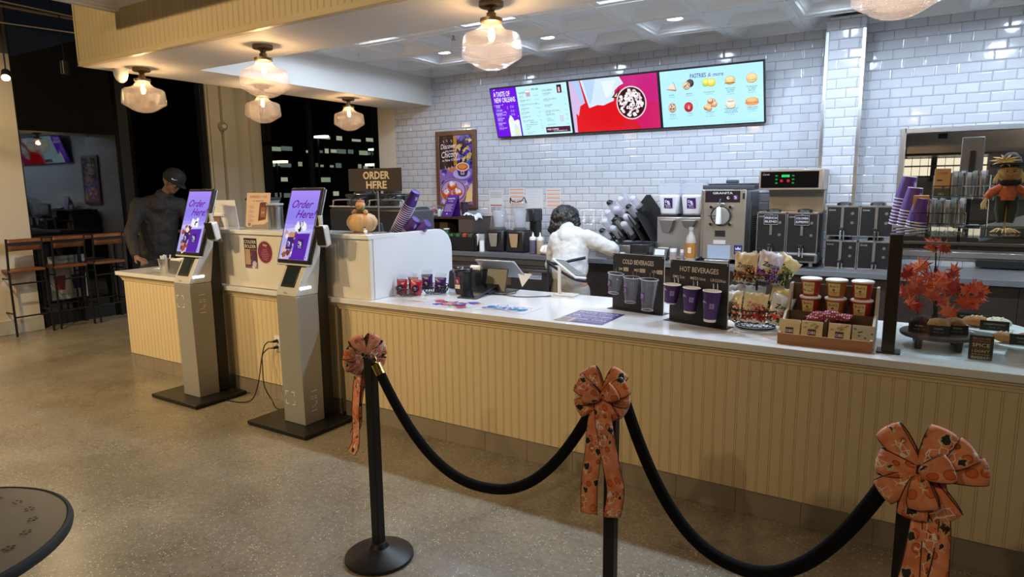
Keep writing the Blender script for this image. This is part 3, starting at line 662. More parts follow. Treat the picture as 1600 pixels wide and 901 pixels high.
# the middle picture: cup of drizzled whipped cream on red
a = Art(W_, H_, 'd01a2a')
a.poly([(.30, H_), (W_, H_), (W_, .0), (.75, 0), (.55, .32)], 'c81c62'); a.poly([(.55, H_), (W_, H_), (W_, .25), (.7, .3)], 'c2207a'); a.poly([(0, .0), (.55, 0), (.62, .18), (.40, .30), (.08, .28)], 'd8141c')
a.poly([(0, H_), (.12, H_), (.16, .30), (.10, .27), (.07, .17), (.045, .2), (.035, .0), (0, .0)], 'cfb8e0'); a.poly([(.03, H_), (.11, H_), (.15, .32), (.12, .30), (.08, .40)], 'a8c8f0')
a.poly([(.13, H_), (.56, H_), (.60, .46), (.55, .44), (.50, .40), (.48, .30), (.36, .26), (.30, .27), (.20, .245)], 'cfe4f6')
a.poly([(.16, H_), (.30, H_), (.24, .32), (.21, .27)], 'b4d0ee'); a.poly([(.36, .5), (.52, .5), (.46, .36), (.40, .33)], 'e2f0fb')
a.poly([(.46, .33), (.52, .39), (.56, .42), (.54, .36), (.51, .32)], '5a2a20'); a.poly([(.49, .34), (.525, .375), (.515, .335)], 'e8d0b8')
a.circ(.665, .265, .158, 'e6d4da', ry=.165, n=40); a.circ(.665, .265, .146, '3a1418', ry=.153, n=40)
for k in range(85):
    r_ = math.sqrt(random.random())*.125; an = random.uniform(0, 2*PI); a.blob(.665+r_*math.cos(an), .265+r_*math.sin(an), random.uniform(.010, .021), random.choice(['f6eef0', 'f0e6ea', 'ffffff', 'e8dce4', 'd8c4cc']), jag=.35, n=9)
for k in range(20):
    r_ = math.sqrt(random.random())*.12; an = random.uniform(0, 2*PI); a.blob(.665+r_*math.cos(an), .265+r_*math.sin(an), random.uniform(.004, .010), random.choice(['3a1418', '8a1828', '200a0c']), jag=.4, n=7)
menu_board(1, 'middle wall screen showing a drizzled whipped cream cup on red', a)
a = Art(W_, H_, 'b4ebfa'); a.rect(.03, H_-.125, .87, .0015, '8ccfe4')
a.text('PASTRIES', .29, H_-.085, .055, '3a2a90', bold=.025, width=.15); a.text('&', .455, H_-.085, .05, '6a5aa0', shear=.2); a.text('more', .50, H_-.085, .05, '5a2a80', shear=.35, bold=.01, width=.10)
cols = (.105, .275, .465, .66, .85)
n1 = [('SCONE',), ('MUFFIN',), ('DOUGHNUTS',), ('BACON EGG', '& CHEESE', 'BISCUIT'), ('SAUSAGE EGG', '& CHEESE', 'BISCUIT')]
n2 = [('BAGELS',), ('TOAST',), ('CROISSANT',), ('TURKEY SAUSAGE', 'EGG & CHEESE', 'ENGLISH MUFFIN'), ('HAM & SWISS', 'CROISSANT')]
for j, (nn, y) in enumerate(((n1, .30), (n2, .115))):
    for cx, nm in zip(cols, nn):
        dy = 0 if len(nm) == 1 else .02
        for k, s_ in enumerate(nm): a.text(s_, cx, y+dy-k*.017, .016, '2c6070', 'CENTER', bold=.01)
        a.text('3.25  380 CAL', cx, y+dy-len(nm)*.017, .011, '2c6070', 'CENTER')
        if j and nm[0] in ('BAGELS', 'CROISSANT'): a.text('2.95  260-400 CAL', cx, y-.037, .011, '2c6070', 'CENTER')
def food(cx, cy, c1, c2, c3, rx=.04, ry=.03):
    a.circ(cx, cy-.006, rx, c3, ry=ry); a.circ(cx, cy, rx, c1, ry=ry); a.circ(cx-.003, cy+.008, rx*.72, c2, ry=ry*.6)
a.poly([(.06, .36), (.12, .425), (.135, .42), (.155, .35), (.15, .34)], '8a5a30'); a.poly([(.062, .365), (.118, .422), (.132, .418), (.15, .352)], 'efe0cc')
food(.29, .405, '3a3338', '5a4c50', '201a1e', .036, .034); food(.255, .385, 'd2b890', 'e6d4b4', '8a6a40', .036, .034)
for k in range(7): a.blob(.255+random.uniform(-.025, .025), .39+random.uniform(-.02, .02), .005, '4a3424')
food(.44, .40, 'c8d860', 'e6f080', '8a9a30', .036, .034); food(.49, .395, 'e8d840', 'f4ec90', 'b0a020', .038, .034)
for cx in (cols[3],): food(cx, .40, 'd8bc7a', 'f2e2a8', 'a8683a', .046, .036); a.rect(cx-.046, .378, .09, .010, 'f0d060'); a.rect(cx-.05, .37, .095, .008, '9a4a30')
food(cols[4], .405, 'e2c890', 'f0dca8', 'b07a40', .05, .042); a.rect(cols[4]-.046, .38, .09, .008, 'e8b050')
food(cols[0], .19, 'c8a888', 'dcc4a8', '7a5a3c', .038, .044)
for k in range(8): a.blob(cols[0]+random.uniform(-.025, .025), .19+random.uniform(-.03, .03), .006, random.choice(['3a2030', 'a02030']))
a.ring(.315, .20, .04, .002, '8cc0c8'); food(.265, .185, 'b8202c', 'd84048', '701018', .042, .044); a.poly([(.26, .165), (.275, .165), (.272, .185), (.268, .20), (.262, .185)], 'f4e8e0')
for q, (dx, dy) in enumerate(((.03, .03), (.0, .0), (-.028, -.02), (.045, .005), (.01, .035), (-.005, -.03))): food(cols[2]+dx, .19+dy, ('c07a40', 'd89a60')[q % 2], 'efcfa0', '7a3e18', .028, .024)
food(cols[3], .19, 'e8dcc8', 'f8f2e4', 'a0522a', .048, .045)
for k in range(6): a.rect(cols[3]-.025+k*.009, .20, .004, .016, '6a4a24')
food(cols[4], .20, 'e09a58', 'f0c080', 'a04030', .058, .030); a.rect(cols[4]-.06, .175, .12, .008, 'c86a50'); a.circ(cols[4], .168, .052, 'e0a060', ry=.012)
a.text('2,000 calories a day is used for general nutrition advice, but calorie needs vary', .60, .015, .009, '3a7080')
menu_board(2, 'right menu screen headed PASTRIES & more, two rows of food pictures on pale blue', a)

# ------------------------------------------------------------------ framed poster
pw, ph = .60, .93
t = thing('framed_poster', 'tall wooden framed chicory coffee poster on the white tiled wall', 'poster', (-4.81, 6.48, 1.385))
X0, Z0 = -5.112, 1.388; fr = P('oak_frame', (.13, .06, .035), .4, var=.4, vscale=25)
m = MB()
for q in ((X0, X0+.055, Z0, Z0+ph), (X0+pw-.055, X0+pw, Z0, Z0+ph)): m.bx(q[0], q[1], 6.462, 6.498, q[2], q[3])
m.bx(X0+.055, X0+pw-.055, 6.462, 6.498, Z0, Z0+.055).bx(X0+.055, X0+pw-.055, 6.462, 6.498, Z0+ph-.055, Z0+ph)
sub(t, 'frame', m, fr, bevel=.004)
pw2, ph2 = pw-.10, ph-.10; a = Art(pw2, ph2, '33203a', step=.0002)
a.rect(0, .42, .20, .41, '2a1820'); a.rect(.06, .45, .05, .38, '4a2828'); a.rect(.17, .43, .05, .40, '1e1018'); a.rect(.215, .47, .05, .36, 'c08030')
for k in range(46): a.blob(random.uniform(.27, .49), random.uniform(.44, .82), random.uniform(.015, .04), random.choice(['4a3aa8', '6a58c8', '2c2c88', 'b89a5a', 'd8b878', '8a6ac8', '5a3a90', '3a58b0']), jag=.5)
a.poly([(0, 0), (pw2, 0), (pw2, .42), (.3, .47), (0, .42)], '8a68b8'); a.poly([(.10, .43), (.30, .46), (.36, .40), (.2, .38)], 'd07838')
for k in range(26): a.blob(random.uniform(.02, .48), random.uniform(.02, .40), random.uniform(.02, .05), random.choice(['7a58b0', 'b09ad8', '9a80c8', '5a3a98', 'c8b8e0', '4a2c80']), jag=.5)
a.poly([(.38, .02), (.49, .04), (.49, .26), (.42, .16)], 'e0c080'); a.circ(.34, .36, .15, '7a60b0', ry=.075, n=32); a.circ(.34, .368, .13, 'b8a8dc', ry=.062, n=32)
a.poly([(.26, .45), (.455, .45), (.42, .35), (.39, .335), (.325, .335), (.295, .35)], '3a2468'); a.circ(.357, .45, .098, 'e6dcd0', ry=.052, n=32); a.circ(.357, .45, .086, 'c86428', ry=.042, n=32); a.circ(.35, .455, .06, 'e08a48', ry=.026)
a.rect(.33, .36, .05, .045, 'f0e8e8'); a.rect(.335, .366, .04, .032, 'b04a50')
a.circ(.21, .16, .20, 'c8984a', ry=.15, n=40); a.circ(.21, .165, .188, '6a4a9a', ry=.138, n=40); a.circ(.21, .17, .17, 'b8a0d0', ry=.12, n=40)
for cx, cy in ((.11, .14), (.20, .23), (.28, .15)):
    a.poly([(cx-.075, cy-.02), (cx-.02, cy-.065), (cx+.07, cy-.03), (cx+.065, cy+.02), (cx, cy+.06), (cx-.07, cy+.02)], 'c8501c'); a.poly([(cx-.06, cy+.01), (cx-.01, cy-.03), (cx+.055, cy+.0), (cx, cy+.05)], 'e88a4a')
    for k in range(5): a.blob(cx+random.uniform(-.03, .03), cy+.012+random.uniform(-.012, .02), .02, random.choice(['e8e4f0', 'f4f2f8', 'd0cce0']), jag=.3)
a.text('Discover', .035, .665, .085, 'f4eef0', shear=.25, bold=.008, width=.23, rot=.06); a.text('the taste of', .11, .63, .035, 'f4eef0', shear=.25, rot=.06)
a.text('Chicory', .04, .56, .105, 'f4eef0', shear=.25, bold=.008, width=.25, rot=.06); a.text('in New Orleans', .055, .515, .042, 'f4eef0', shear=.25, rot=.06)
for x, y in ((.08, .77), (.13, .78), (.20, .775), (.10, .46), (.15, .45), (.20, .465)): a.line([(x, y), (x+.01, y-.03)], .005, 'f4eef0')
a.place('poster_print', (X0+.05, 6.476, Z0+.05), XR, ZU, t, mat=GLOSSPRINT)

# ------------------------------------------------------------------ pendant / flush lamps
shade_glass = clear_mat('seeded_shade_glass', (1, .97, .95), haze=.09, hazecol=(.95, .88, .88), bump=1.0, bscale=130, rough=.08)
bulb_glow = E('bulb_glow', (1.0, .62, .28), 90)
def ceiling_lamp(x, y, label, e=20):
    t = thing('ceiling_light', label, 'lamp', (x, y, 2.635), 0, 'schoolhouse glass lamps under the soffit')
    K = dict(world=False)
    sub(t, 'canopy', MB().lathe([(0, 0), (.068, 0), (.068, -.022), (.060, -.028), (.030, -.032), (.020, -.042), (.016, -.055)], 28), agedbrass, **K)
    sub(t, 'stem', MB().lathe([(.016, -.05), (.026, -.056), (.026, -.078), (.034, -.081), (.062, -.086), (.062, -.104), (.055, -.106)], 24), agedbrass, **K)
    pr = [(.050, -.098), (.054, -.115), (.064, -.132), (.082, -.147), (.112, -.158), (.142, -.167), (.155, -.178), (.159, -.195), (.163, -.240), (.166, -.272), (.165, -.284), (.150, -.296), (.128, -.308), (.116, -.315), (.095, -.330), (.060, -.346), (.030, -.353), (.0, -.355)]
    sub(t, 'glass_shade', MB().lathe(pr, 40, caps=False), shade_glass, smooth=60, **K)
    b = sub(t, 'bulb', MB().lathe([(0, -.208), (.012, -.205), (.024, -.190), (.029, -.172), (.024, -.150), (.014, -.130), (.012, -.108)], 16), clear_mat('bulb_glass', (1, .95, .85)), **K)
    sub(b, 'filament', MB().tube([(-.004, 0, -.13), (-.010, 0, -.16), (0, 0, -.192), (.010, 0, -.16), (.004, 0, -.13)], .007, 6), bulb_glow, **K)
    lamp('bulb_lamp', 'POINT', (x, y, 2.635-.17), e*1.15, BULB, .028)
    return t
ceiling_lamp(-5.48, 3.11, 'glass lamp at the outer left corner of the soffit beside the smoke detector', 7)
ceiling_lamp(-3.955, 3.11, 'front row glass lamp above the left kiosk, overlapping the lamp behind it', 7)
ceiling_lamp(-2.05, 3.11, 'large glass lamp over the service counter, just left of the menu screens', 7)
ceiling_lamp(-.13, 3.08, 'glass lamp at the top right, cut off by the photo edge', 7)
ceiling_lamp(-5.46, 4.25, 'smaller looking glass lamp directly below and behind the one above the kiosk', 6)
ceiling_lamp(-5.46, 5.38, 'glass lamp farthest back, in front of the right night window', 6)
# smoke detector
m = MB().lathe([(.0, 0), (.052, 0), (.055, -.02), (.052, -.05), (.040, -.085), (.02, -.105), (0, -.11)], 28, (-5.66, 3.04, 2.635))
t = thing('motion_sensor', 'white domed sensor under the left corner of the soffit', 'sensor', (-5.62, 2.98, 2.635))
sub(t, 'dome', m, white); sub(t, 'slot', MB().cb((-5.62, 3.0, 2.60), (.03, .006, .003)), dgrey) if 0 else None
t = thing('speaker', 'small round grey detector on the cream pillar between the windows', 'sensor', (WX+.1, 6.25, 2.56))
sub(t, 'ring', MB().lathe([(0, 0), (.075, 0), (.075, .03), (.06, .045), (0, .045)], 24, (WX+.09, 6.26, 2.585), (0, PI/2, 0)), P('sensor_ring', (.35, .30, .22), .5)); sub(t, 'lens', MB().lathe([(0, 0), (.035, 0), (.03, .02), (0, .025)], 20, (WX+.135, 6.26, 2.585), (0, PI/2, 0)), white)
# downlights in the coffers
i = 0
for x, y in DOWN:
    t = thing('downlight', 'round white recessed downlight in the coffered ceiling', 'downlight', (x, y, 3.031), 0, 'recessed downlights in the coffered ceiling')
    sub(t, 'trim_ring', MB().lathe([(.085, 3.034-3.03), (.085, -.006), (.066, -.008), (.064, .002)], 28, caps=False), white, world=False)
    sub(t, 'lens', MB().lathe([(0, -.003), (.064, -.003), (.064, .003), (0, .003)], 28), E('downlight_lens', (.93, .97, 1), 14), world=False)
t = thing('sprinkler', 'small ceiling sprinkler head near the big glass lamp', 'sprinkler', (-3.6, 4.85, 2.966))
sub(t, 'escutcheon', MB().lathe([(0, 0), (.03, 0), (.028, -.006), (.008, -.01)], 20, (-3.6, 4.85, 2.978)), white); sub(t, 'head', MB().lathe([(.008, 0), (.008, -.03), (.02, -.034), (.02, -.038), (0, -.04)], 12, (-3.6, 4.85, 2.968)), steeld)

# ------------------------------------------------------------------ stanchions, ropes, bows
def stanchion(x, y, label, half=.0175):
    t = thing('stanchion', label, 'stanchion', (x, y, 0), 0, 'black rope stanchions'); K = dict(world=False)
    sub(t, 'base', MB().lathe([(0, .0), (.150, .0), (.154, .006), (.152, .016), (.135, .026), (.08, .040), (.045, .055), (.034, .075), (0, .078)], 40), black, **K)
    sub(t, 'post', MB().bx(-.0215, .0215, -.0215, .0215, .06, .925), black, bevel=.003, **K)
    sub(t, 'cap', MB().bx(-.0245, .0245, -.0245, .0245, .925, .932), black, bevel=.002, **K)
    return t
S = [Vector((-1.962, 1.99, 0)), Vector((-.888, 2.10, 0)), Vector((.028, 1.84, 0))]
velvet = P('black_velvet', (.006, .006, .007), .95, sheen=.0, spec=.15)
stanchion(*S[0][:2], 'leftmost black square post stanchion with its round base in view'); stanchion(*S[1][:2], 'middle black stanchion behind the orange bow with two hanging tails'); stanchion(*S[2][:2], 'rightmost black stanchion with the largest orange bow')
def rope(a, b, sag, low, label, n=48):
    t = thing('barrier_rope', label, 'rope', tuple((a+b)/2+Vector((0, 0, -sag))), 0, 'black velvet barrier ropes')
    d = (b-a); pts = []
    for i in range(n+1):
        s = i/n; k = (s-low); f = (abs(k)/(low if k < 0 else 1-low)); base = a.z+(b.z-a.z)*s
        pts.append(Vector((a.x+d.x*s, a.y+d.y*s, base-sag*(1-f**2.25))))
    sub(t, 'velvet_rope', MB().tube(pts, .021, 14), velvet, smooth=60)
    for p, q in ((pts[0], pts[1]), (pts[-1], pts[-2])):
        u = (p-q).normalized(); e = sub(t, 'brass_end', MB().cyl(p-u*.004, p+u*.045, .0225, 18).cyl(p+u*.045, p+u*.052, .016, 14, .008), brass)
        h = p+u*.068; side = u.orthogonal().normalized()
        sub(e, 'snap_hook', MB().tube([h+u*.018*math.cos(w_)+side*.010*math.sin(w_) for w_ in [2*PI*i/14 for i in range(14)]], .003, 6, closed=True), brass)
    return t
rope(S[0]+Vector((.055, .0, .865)), S[1]+Vector((-.055, -.0, .885)), .43, .52, 'left black velvet rope hanging between the left and middle stanchions')
rope(S[1]+Vector((.05, .0, .885)), S[2]+Vector((-.05, .0, .885)), .42, .5, 'right black velvet rope hanging between the middle and right stanchions')

def ribbon_mat():
    m, nt, b = nodes('halloween_ribbon'); uv = N(nt, 'ShaderNodeUVMap'); uv.uv_map = 'UVMap'
    def ramp(src, *st):
        r = N(nt, 'ShaderNodeValToRGB'); e = r.color_ramp.elements
        while len(e) < len(st): e.new(.5)
        for q, (p, c) in zip(e, st): q.position = p; q.color = (*c, 1)
        nt.links.new(src, r.inputs[0]); return r
    def mix(f, a, c):
        x = N(nt, 'ShaderNodeMix', data_type='RGBA'); nt.links.new(f, x.inputs[0]); nt.links.new(a, x.inputs[6])
        if isinstance(c, tuple): x.inputs[7].default_value = (*c, 1)
        else: nt.links.new(c, x.inputs[7])
        return x.outputs[2]
    n = N(nt, 'ShaderNodeTexNoise'); n.inputs['Scale'].default_value = 18; nt.links.new(uv.outputs[0], n.inputs['Vector'])
    c = ramp(n.outputs['Fac'], (.35, (.66, .20, .09)), (.7, (.84, .33, .17))).outputs[0]
    def vor(sc, off, feat='F1'):
        mp = N(nt, 'ShaderNodeMapping'); mp.inputs['Location'].default_value = (off, off*.7, 0); nt.links.new(uv.outputs[0], mp.inputs[0])
        v = N(nt, 'ShaderNodeTexVoronoi'); v.feature = feat; v.inputs['Scale'].default_value = sc; v.inputs['Randomness'].default_value = .6; nt.links.new(mp.outputs[0], v.inputs['Vector']); return v
    v = vor(17, 0)   # pumpkins: ringed darker discs
    c = mix(ramp(v.outputs['Distance'], (0, (1, 1, 1)), (.30, (1, 1, 1)), (.34, (0, 0, 0))).outputs[0], c, (.66, .13, .03))
    c = mix(ramp(v.outputs['Distance'], (.28, (0, 0, 0)), (.31, (1, 1, 1)), (.36, (0, 0, 0))).outputs[0], c, (.16, .03, .02))
    v2 = vor(34, .37, 'DISTANCE_TO_EDGE'); msk = ramp(vor(11, .9).outputs['Distance'], (.36, (1, 1, 1)), (.44, (0, 0, 0)))  # white webs in patches
    web = ramp(v2.outputs['Distance'], (0, (1, 1, 1)), (.03, (1, 1, 1)), (.06, (0, 0, 0)))
    wv = N(nt, 'ShaderNodeMix', data_type='RGBA', blend_type='MULTIPLY'); wv.inputs[0].default_value = 1; nt.links.new(web.outputs[0], wv.inputs[6]); nt.links.new(msk.outputs[0], wv.inputs[7])
    c = mix(wv.outputs[2], c, (.85, .78, .72))
    n2 = N(nt, 'ShaderNodeTexNoise'); n2.inputs['Scale'].default_value = 60; n2.inputs['Detail'].default_value = 3; nt.links.new(uv.outputs[0], n2.inputs['Vector'])
    v3 = vor(14, 1.7); ad = N(nt, 'ShaderNodeMath', operation='MULTIPLY_ADD'); ad.inputs[1].default_value = .45; nt.links.new(n2.outputs['Fac'], ad.inputs[0]); nt.links.new(v3.outputs['Distance'], ad.inputs[2])
    c = mix(ramp(ad.outputs[0], (.45, (1, 1, 1)), (.48, (0, 0, 0))).outputs[0], c, (.012, .012, .012))
    c = mix(ramp(ad.outputs[0], (.485, (0, 0, 0)), (.50, (1, 1, 1)), (.525, (1, 1, 1)), (.54, (0, 0, 0))).outputs[0], c, (.50, .55, .40))
    nt.links.new(c, b.inputs['Base Color']); b.inputs['Roughness'].default_value = .75; return m
RIB = ribbon_mat(); PIPE = P('ribbon_edge_wire', (.05, .012, .012), .6)
def strip(name, pts, wd, w, parent, pattern=0.):
    """ribbon strip through pts; wd(i/n) gives the width direction; wired dark edges become a sub-part"""
    pts = [Vector(p) for p in pts]; n = len(pts); vs = []; uvs = []; L = 0
    cols_ = 5; m = MB(); acc = [0]
    for i in range(1, n): acc.append(acc[-1]+(pts[i]-pts[i-1]).length)
    ed = [[], []]
    for i, p in enumerate(pts):
        dr = Vector(wd(i/(n-1))).normalized(); ww = w(i/(n-1)) if callable(w) else w
        t = (pts[min(i+1, n-1)]-pts[max(i-1, 0)]).normalized(); nr = t.cross(dr).normalized()
        for k in range(cols_):
            s = k/(cols_-1)*2-1; vs.append(p+dr*(ww/2*s)+nr*(.006*(1-s*s)*math.sin(i*.9)))
        ed[0].append(vs[-cols_]); ed[1].append(vs[-1])
    m.add(vs, [(i*cols_+k, i*cols_+k+1, (i+1)*cols_+k+1, (i+1)*cols_+k) for i in range(n-1) for k in range(cols_-1)])
    o = obj(name, m, RIB, parent, smooth=80)
    uvl = o.data.uv_layers.new(name='UVMap'); vi = [0]*len(o.data.loops); o.data.loops.foreach_get('vertex_index', vi)
    for li, v in enumerate(vi): uvl.data[li].uv = (acc[v//cols_]*1.5+pattern, .105*(v % cols_)/(cols_-1)+pattern*.37)
    md = o.modifiers.new('solid', 'SOLIDIFY'); md.thickness = .0012
    e = MB().tube(ed[0], .0016, 5).tube(ed[1], .0016, 5); sub(o, 'wired_edge', e, PIPE)
    return o
def bow(c, n, up, loops, tails, label, size=.062):
    """c knot centre, n facing direction, loops = (angle deg, length, tilt, lift)"""
    c = Vector(c); n = Vector(n).normalized(); up = (Vector(up)-n*n.dot(Vector(up))).normalized(); rt = up.cross(n)
    t = thing('ribbon_bow', label, 'bow', tuple(c), 0, 'orange halloween ribbon bows on the stanchions')
    for q, (ang, L, bulge, lift) in enumerate(loops):
        a = math.radians(ang); d = (rt*math.cos(a)+up*math.sin(a)); s = (-rt*math.sin(a)+up*math.cos(a))
        pts = []
        for i in range(19):
            u = i/18; ph = 2*PI*u; r = L*(1-math.cos(ph))/2; bz = bulge*math.sin(ph)*(.5+.5*math.sin(PI*u))
            pts.append(c+d*(.004+r)+n*(lift+bz)+n*lift*r/L*.6)
        strip('ribbon_loop', pts, lambda u, s=s, d=d, L=L: s, lambda u: .016+(size*1.12-.016)*min(1, math.sin(PI*u)*1.12)**1.1, t, q*.23)
    for q, (pts, wdir) in enumerate(tails):
        strip('ribbon_tail', bez([c+rt*p[0]+up*p[1]+n*p[2] for p in pts], 6), lambda u, w_=wdir: rt*w_[0]+n*w_[1]+up*w_[2], size, t, q*.41+.1)
    k = MB().sph(c+n*.012, .016, 12, 8, (1, 1, 1.3)); sub(t, 'knot', k, PIPE)
    return t
# middle bow faces the hall
bow((-.895, 2.035, .915), (.28, -1, .2), (0, 0, 1),
    [(122, .105, .026, .0), (58, .105, .026, .0), (150, .095, .024, .016), (32, .090, .024, .016), (180, .09, .026, .0), (4, .085, .026, .006), (208, .095, .024, .0), (333, .085, .024, .0), (160, .052, .018, .040), (35, .052, .018, .040), (292, .075, .02, .018)],
    [([(0, 0, .01), (-.018, -.08, .03), (-.022, -.18, .035), (-.032, -.30, .035), (-.030, -.40, .03)], (1, .15, 0)), ([(0, 0, .01), (.01, -.06, .05), (.025, -.14, .055), (.046, -.24, .045), (.060, -.31, .04), (.050, -.40, .035)], (1, -.25, 0))],
    'orange halloween ribbon bow facing front on the middle stanchion', size=.058)
bow((-2.04, 2.025, .91), (-.75, .3, .15), (0, 0, 1),
    [(118, .105, .022, .0), (68, .105, .022, .0), (160, .105, .022, .0), (25, .085, .022, .0), (205, .105, .022, .0), (345, .085, .022, .0), (240, .095, .022, .0), (310, .075, .022, .0)],
    [([(0, 0, .01), (-.01, -.10, .02), (.0, -.22, .03), (-.01, -.34, .05), (.01, -.42, .06)], (.12, 1, 0)), ([(0, 0, .01), (.01, -.12, .03), (.015, -.26, .03), (.005, -.44, .04), (.03, -.49, .03)], (.2, 1, .0))],
    'orange halloween ribbon bow seen from behind on the left stanchion, thin twisted tails', size=.055)
bow((.050, 1.785, .955), (-.12, -1, .25), (0, 0, 1),
    [(132, .115, .028, .0), (70, .11, .028, .0), (40, .115, .028, -.008), (14, .125, .026, -.02), (175, .085, .026, .01), (222, .095, .026, .01), (268, .10, .022, .02), (305, .11, .022, .0), (28, .065, .022, .04), (285, .07, .022, .04)],
    [([(.01, 0, .0), (.02, -.10, .01), (.015, -.20, .02), (.0, -.34, .02), (-.01, -.55, .03)], (1, .1, 0)), ([(.02, 0, .0), (.042, -.10, .01), (.05, -.20, .02), (.055, -.34, .02), (.06, -.55, .02)], (1, -.15, 0))],
    'biggest orange halloween ribbon bow on the right stanchion, tails running off the bottom edge', size=.056)

# ------------------------------------------------------------------ things on the service counter
CT = .8905
def paper_sheet(name, label, cat, pts_y0, w_, h_, rz, art, z=CT+.0006, group=None):
    """flat print lying on the counter, lower left corner at pts_y0"""
    x, y = pts_y0; m = art.mb; c, s = math.cos(rz), math.sin(rz)
    base = MB().add([(0, 0, -.0005), (w_, 0, -.0005), (w_, h_, -.0005), (0, h_, -.0005)], [(0, 1, 2, 3)])
    m.v = [Vector((x+p.x*c-p.y*s, y+p.x*s+p.y*c, z+p.z)) for p in m.v]
    o = obj(name, m, GLOSSPRINT, smooth=0); return tag(o, label, cat, group)
a = Art(.30, .20, 'dcdad6'); a.text('Scan for rewards', .03, .14, .03, '8a6a60'); 
for k in range(5): a.rect(.03, .10-k*.018, .20-.02*k, .006, 'b0a6a0')
a.poly([(.12, .02), (.26, .03), (.28, .07), (.2, .06)], 'c09a80')
paper_sheet('paper_flyer', 'pale paper flyer lying in front of the wire snack baskets', 'flyer', (-3.05, 3.26), .3, .2, .1, a)
a = Art(.38, .24, 'cfd0da')
for k in range(30): a.blob(random.uniform(.03, .35), random.uniform(.03, .21), random.uniform(.012, .035), random.choice(['c85a6a', 'd8808a', '5a50b8', '7ab87a', 'e0b060', '4a3a98', 'd05058']), jag=.4)
a.text('PUMPKIN', .04, .13, .06, 'b8404c', bold=.01); a.text('LATTE', .15, .05, .06, '3a2c90', bold=.01)
paper_sheet('counter_mat', 'pink, green and purple printed mat on the counter in front of the tablet', 'mat', (-2.76, 3.25), .38, .24, .02, a)
a = Art(.36, .24, 'd8dae4'); a.text('COLD', .18, .16, .05, '6a6088', bold=.01); a.ring(.10, .18, .035, .006, '5a4a88')
for k in range(40): a.blob(random.uniform(.03, .31), .10+random.uniform(-.03, .03), random.uniform(.01, .022), random.choice(['4a9ad0', '3a80c0', '80b8d8']), jag=.4)
a.curve([(.03, .05), (.1, .03), (.17, .05), (.24, .025), (.3, .045)], .012, 'd08878')
paper_sheet('counter_mat', 'white printed mat with a blue band, middle of the counter', 'mat', (-2.33, 3.29), .36, .26, .02, a)
a = Art(.30, .34, '4a3a78')
for k in range(6): a.text(('PLEASE ORDER', 'AT THE KIOSK', 'OR SCAN HERE', 'FOR PICK UP', 'THANK YOU', 'SEE YOU SOON')[k], .15, .285-k*.048, .036, ('e8e6f2', 'c0b8d8')[k % 2], 'CENTER', bold=.01, width=.25)
a.rect(.0, .0, .10, .12, 'b09a90'); a.rect(.015, .02, .06, .08, '8a7a80')
paper_sheet('notice_mat', 'dark purple printed notice lying flat near the cold beverages board', 'mat', (-1.735, 3.235), .30, .34, 0, a)

def wire_bowl(name, c, r0, r1, h, parent, mat=black, world=True, nr=18):
    m = MB(); x, y, z = c
    for k, (r, zz) in enumerate(((r1, h), (r1*.97, h*.72), ((r0+r1)/2*1.03, h*.35), (r0, .004))):
        m.tube([(x+r*math.cos(2*PI*i/28), y+r*math.sin(2*PI*i/28), z+zz) for i in range(28)], .0032 if k == 0 else .002, 5, closed=True)
    for i in range(nr):
        a_ = 2*PI*i/nr; b_ = a_+.35
        m.tube([(x+r1*math.cos(a_), y+r1*math.sin(a_), z+h), (x+(r0+r1)/2*1.04*math.cos((a_+b_)/2), y+(r0+r1)/2*1.04*math.sin((a_+b_)/2), z+h*.35), (x+r0*math.cos(b_), y+r0*math.sin(b_), z+.004)], .0016, 4)
        m.tube([(x+r1*math.cos(b_), y+r1*math.sin(b_), z+h), (x+(r0+r1)/2*1.04*math.cos((a_+b_)/2), y+(r0+r1)/2*1.04*math.sin((a_+b_)/2), z+h*.35), (x+r0*math.cos(a_), y+r0*math.sin(a_), z+.004)], .0016, 4)
    for i in range(4): a_ = PI*i/4; m.tube([(x-r0*math.cos(a_), y-r0*math.sin(a_), z+.004), (x+r0*math.cos(a_), y+r0*math.sin(a_), z+.004)], .0016, 4)
    return m
for (x, y), lb in (((-3.035, 3.50), 'black wire basket of red packets at the counter corner'), ((-2.93, 3.66), 'black wire basket of purple packets behind the front one')):
    t = thing('wire_basket', lb, 'basket', (x, y, CT), 0, 'wire baskets of packaged treats'); sub(t, 'wire_frame', wire_bowl('b', (x, y, CT+.002), .07, .098, .06, t), black)
def packet(c, rot, col, label):
    w_, h_, d_ = .085, .11, .035; m = MB()
    m.M = Matrix.Translation(c) @ Euler(rot).to_matrix().to_4x4()
    for sgn in (1, -1):
        def fn(u, v, s=sgn):
            q = math.sin(PI*u)**.5*math.sin(PI*v)**.5 if 0 < u < 1 and 0 < v < 1 else 0
            return (( u-.5)*w_*(1-.08*math.sin(PI*v)), -s*d_*q*.5, v*h_)
        m.grid(fn, 9, 9)
    t = thing('treat_packet', label, 'packet', tuple(c), 0, 'foil treat packets in the wire baskets')
    sub(t, 'wrapper', m, P('wrapper_'+col, srgb(col), .25, coat=.5), smooth=60)
    M0 = m.M; e = MB(); e.M = M0
    def film(u, v): return ((u-.5)*w_*.9+.006*math.sin(9*v), -.02*math.sin(PI*v)*math.sin(PI*u), h_*.75+v*.06)
    e.grid(film, 6, 6); sub(t, 'clear_top', e, plastic_clear, smooth=60, solid=.0008)
    b = Art(.05, .05); b.circ(.025, .025, .026, '2e1c4a'); db_logo(b, .010, .009, .028, '2e1c4a'); m2 = b.mb
    m2.v = [M0 @ Vector((p.x-.025, -.021-p.z, p.y+.02)) for p in m2.v]; obj('round_label', m2, GLOSSPRINT, t, smooth=0)
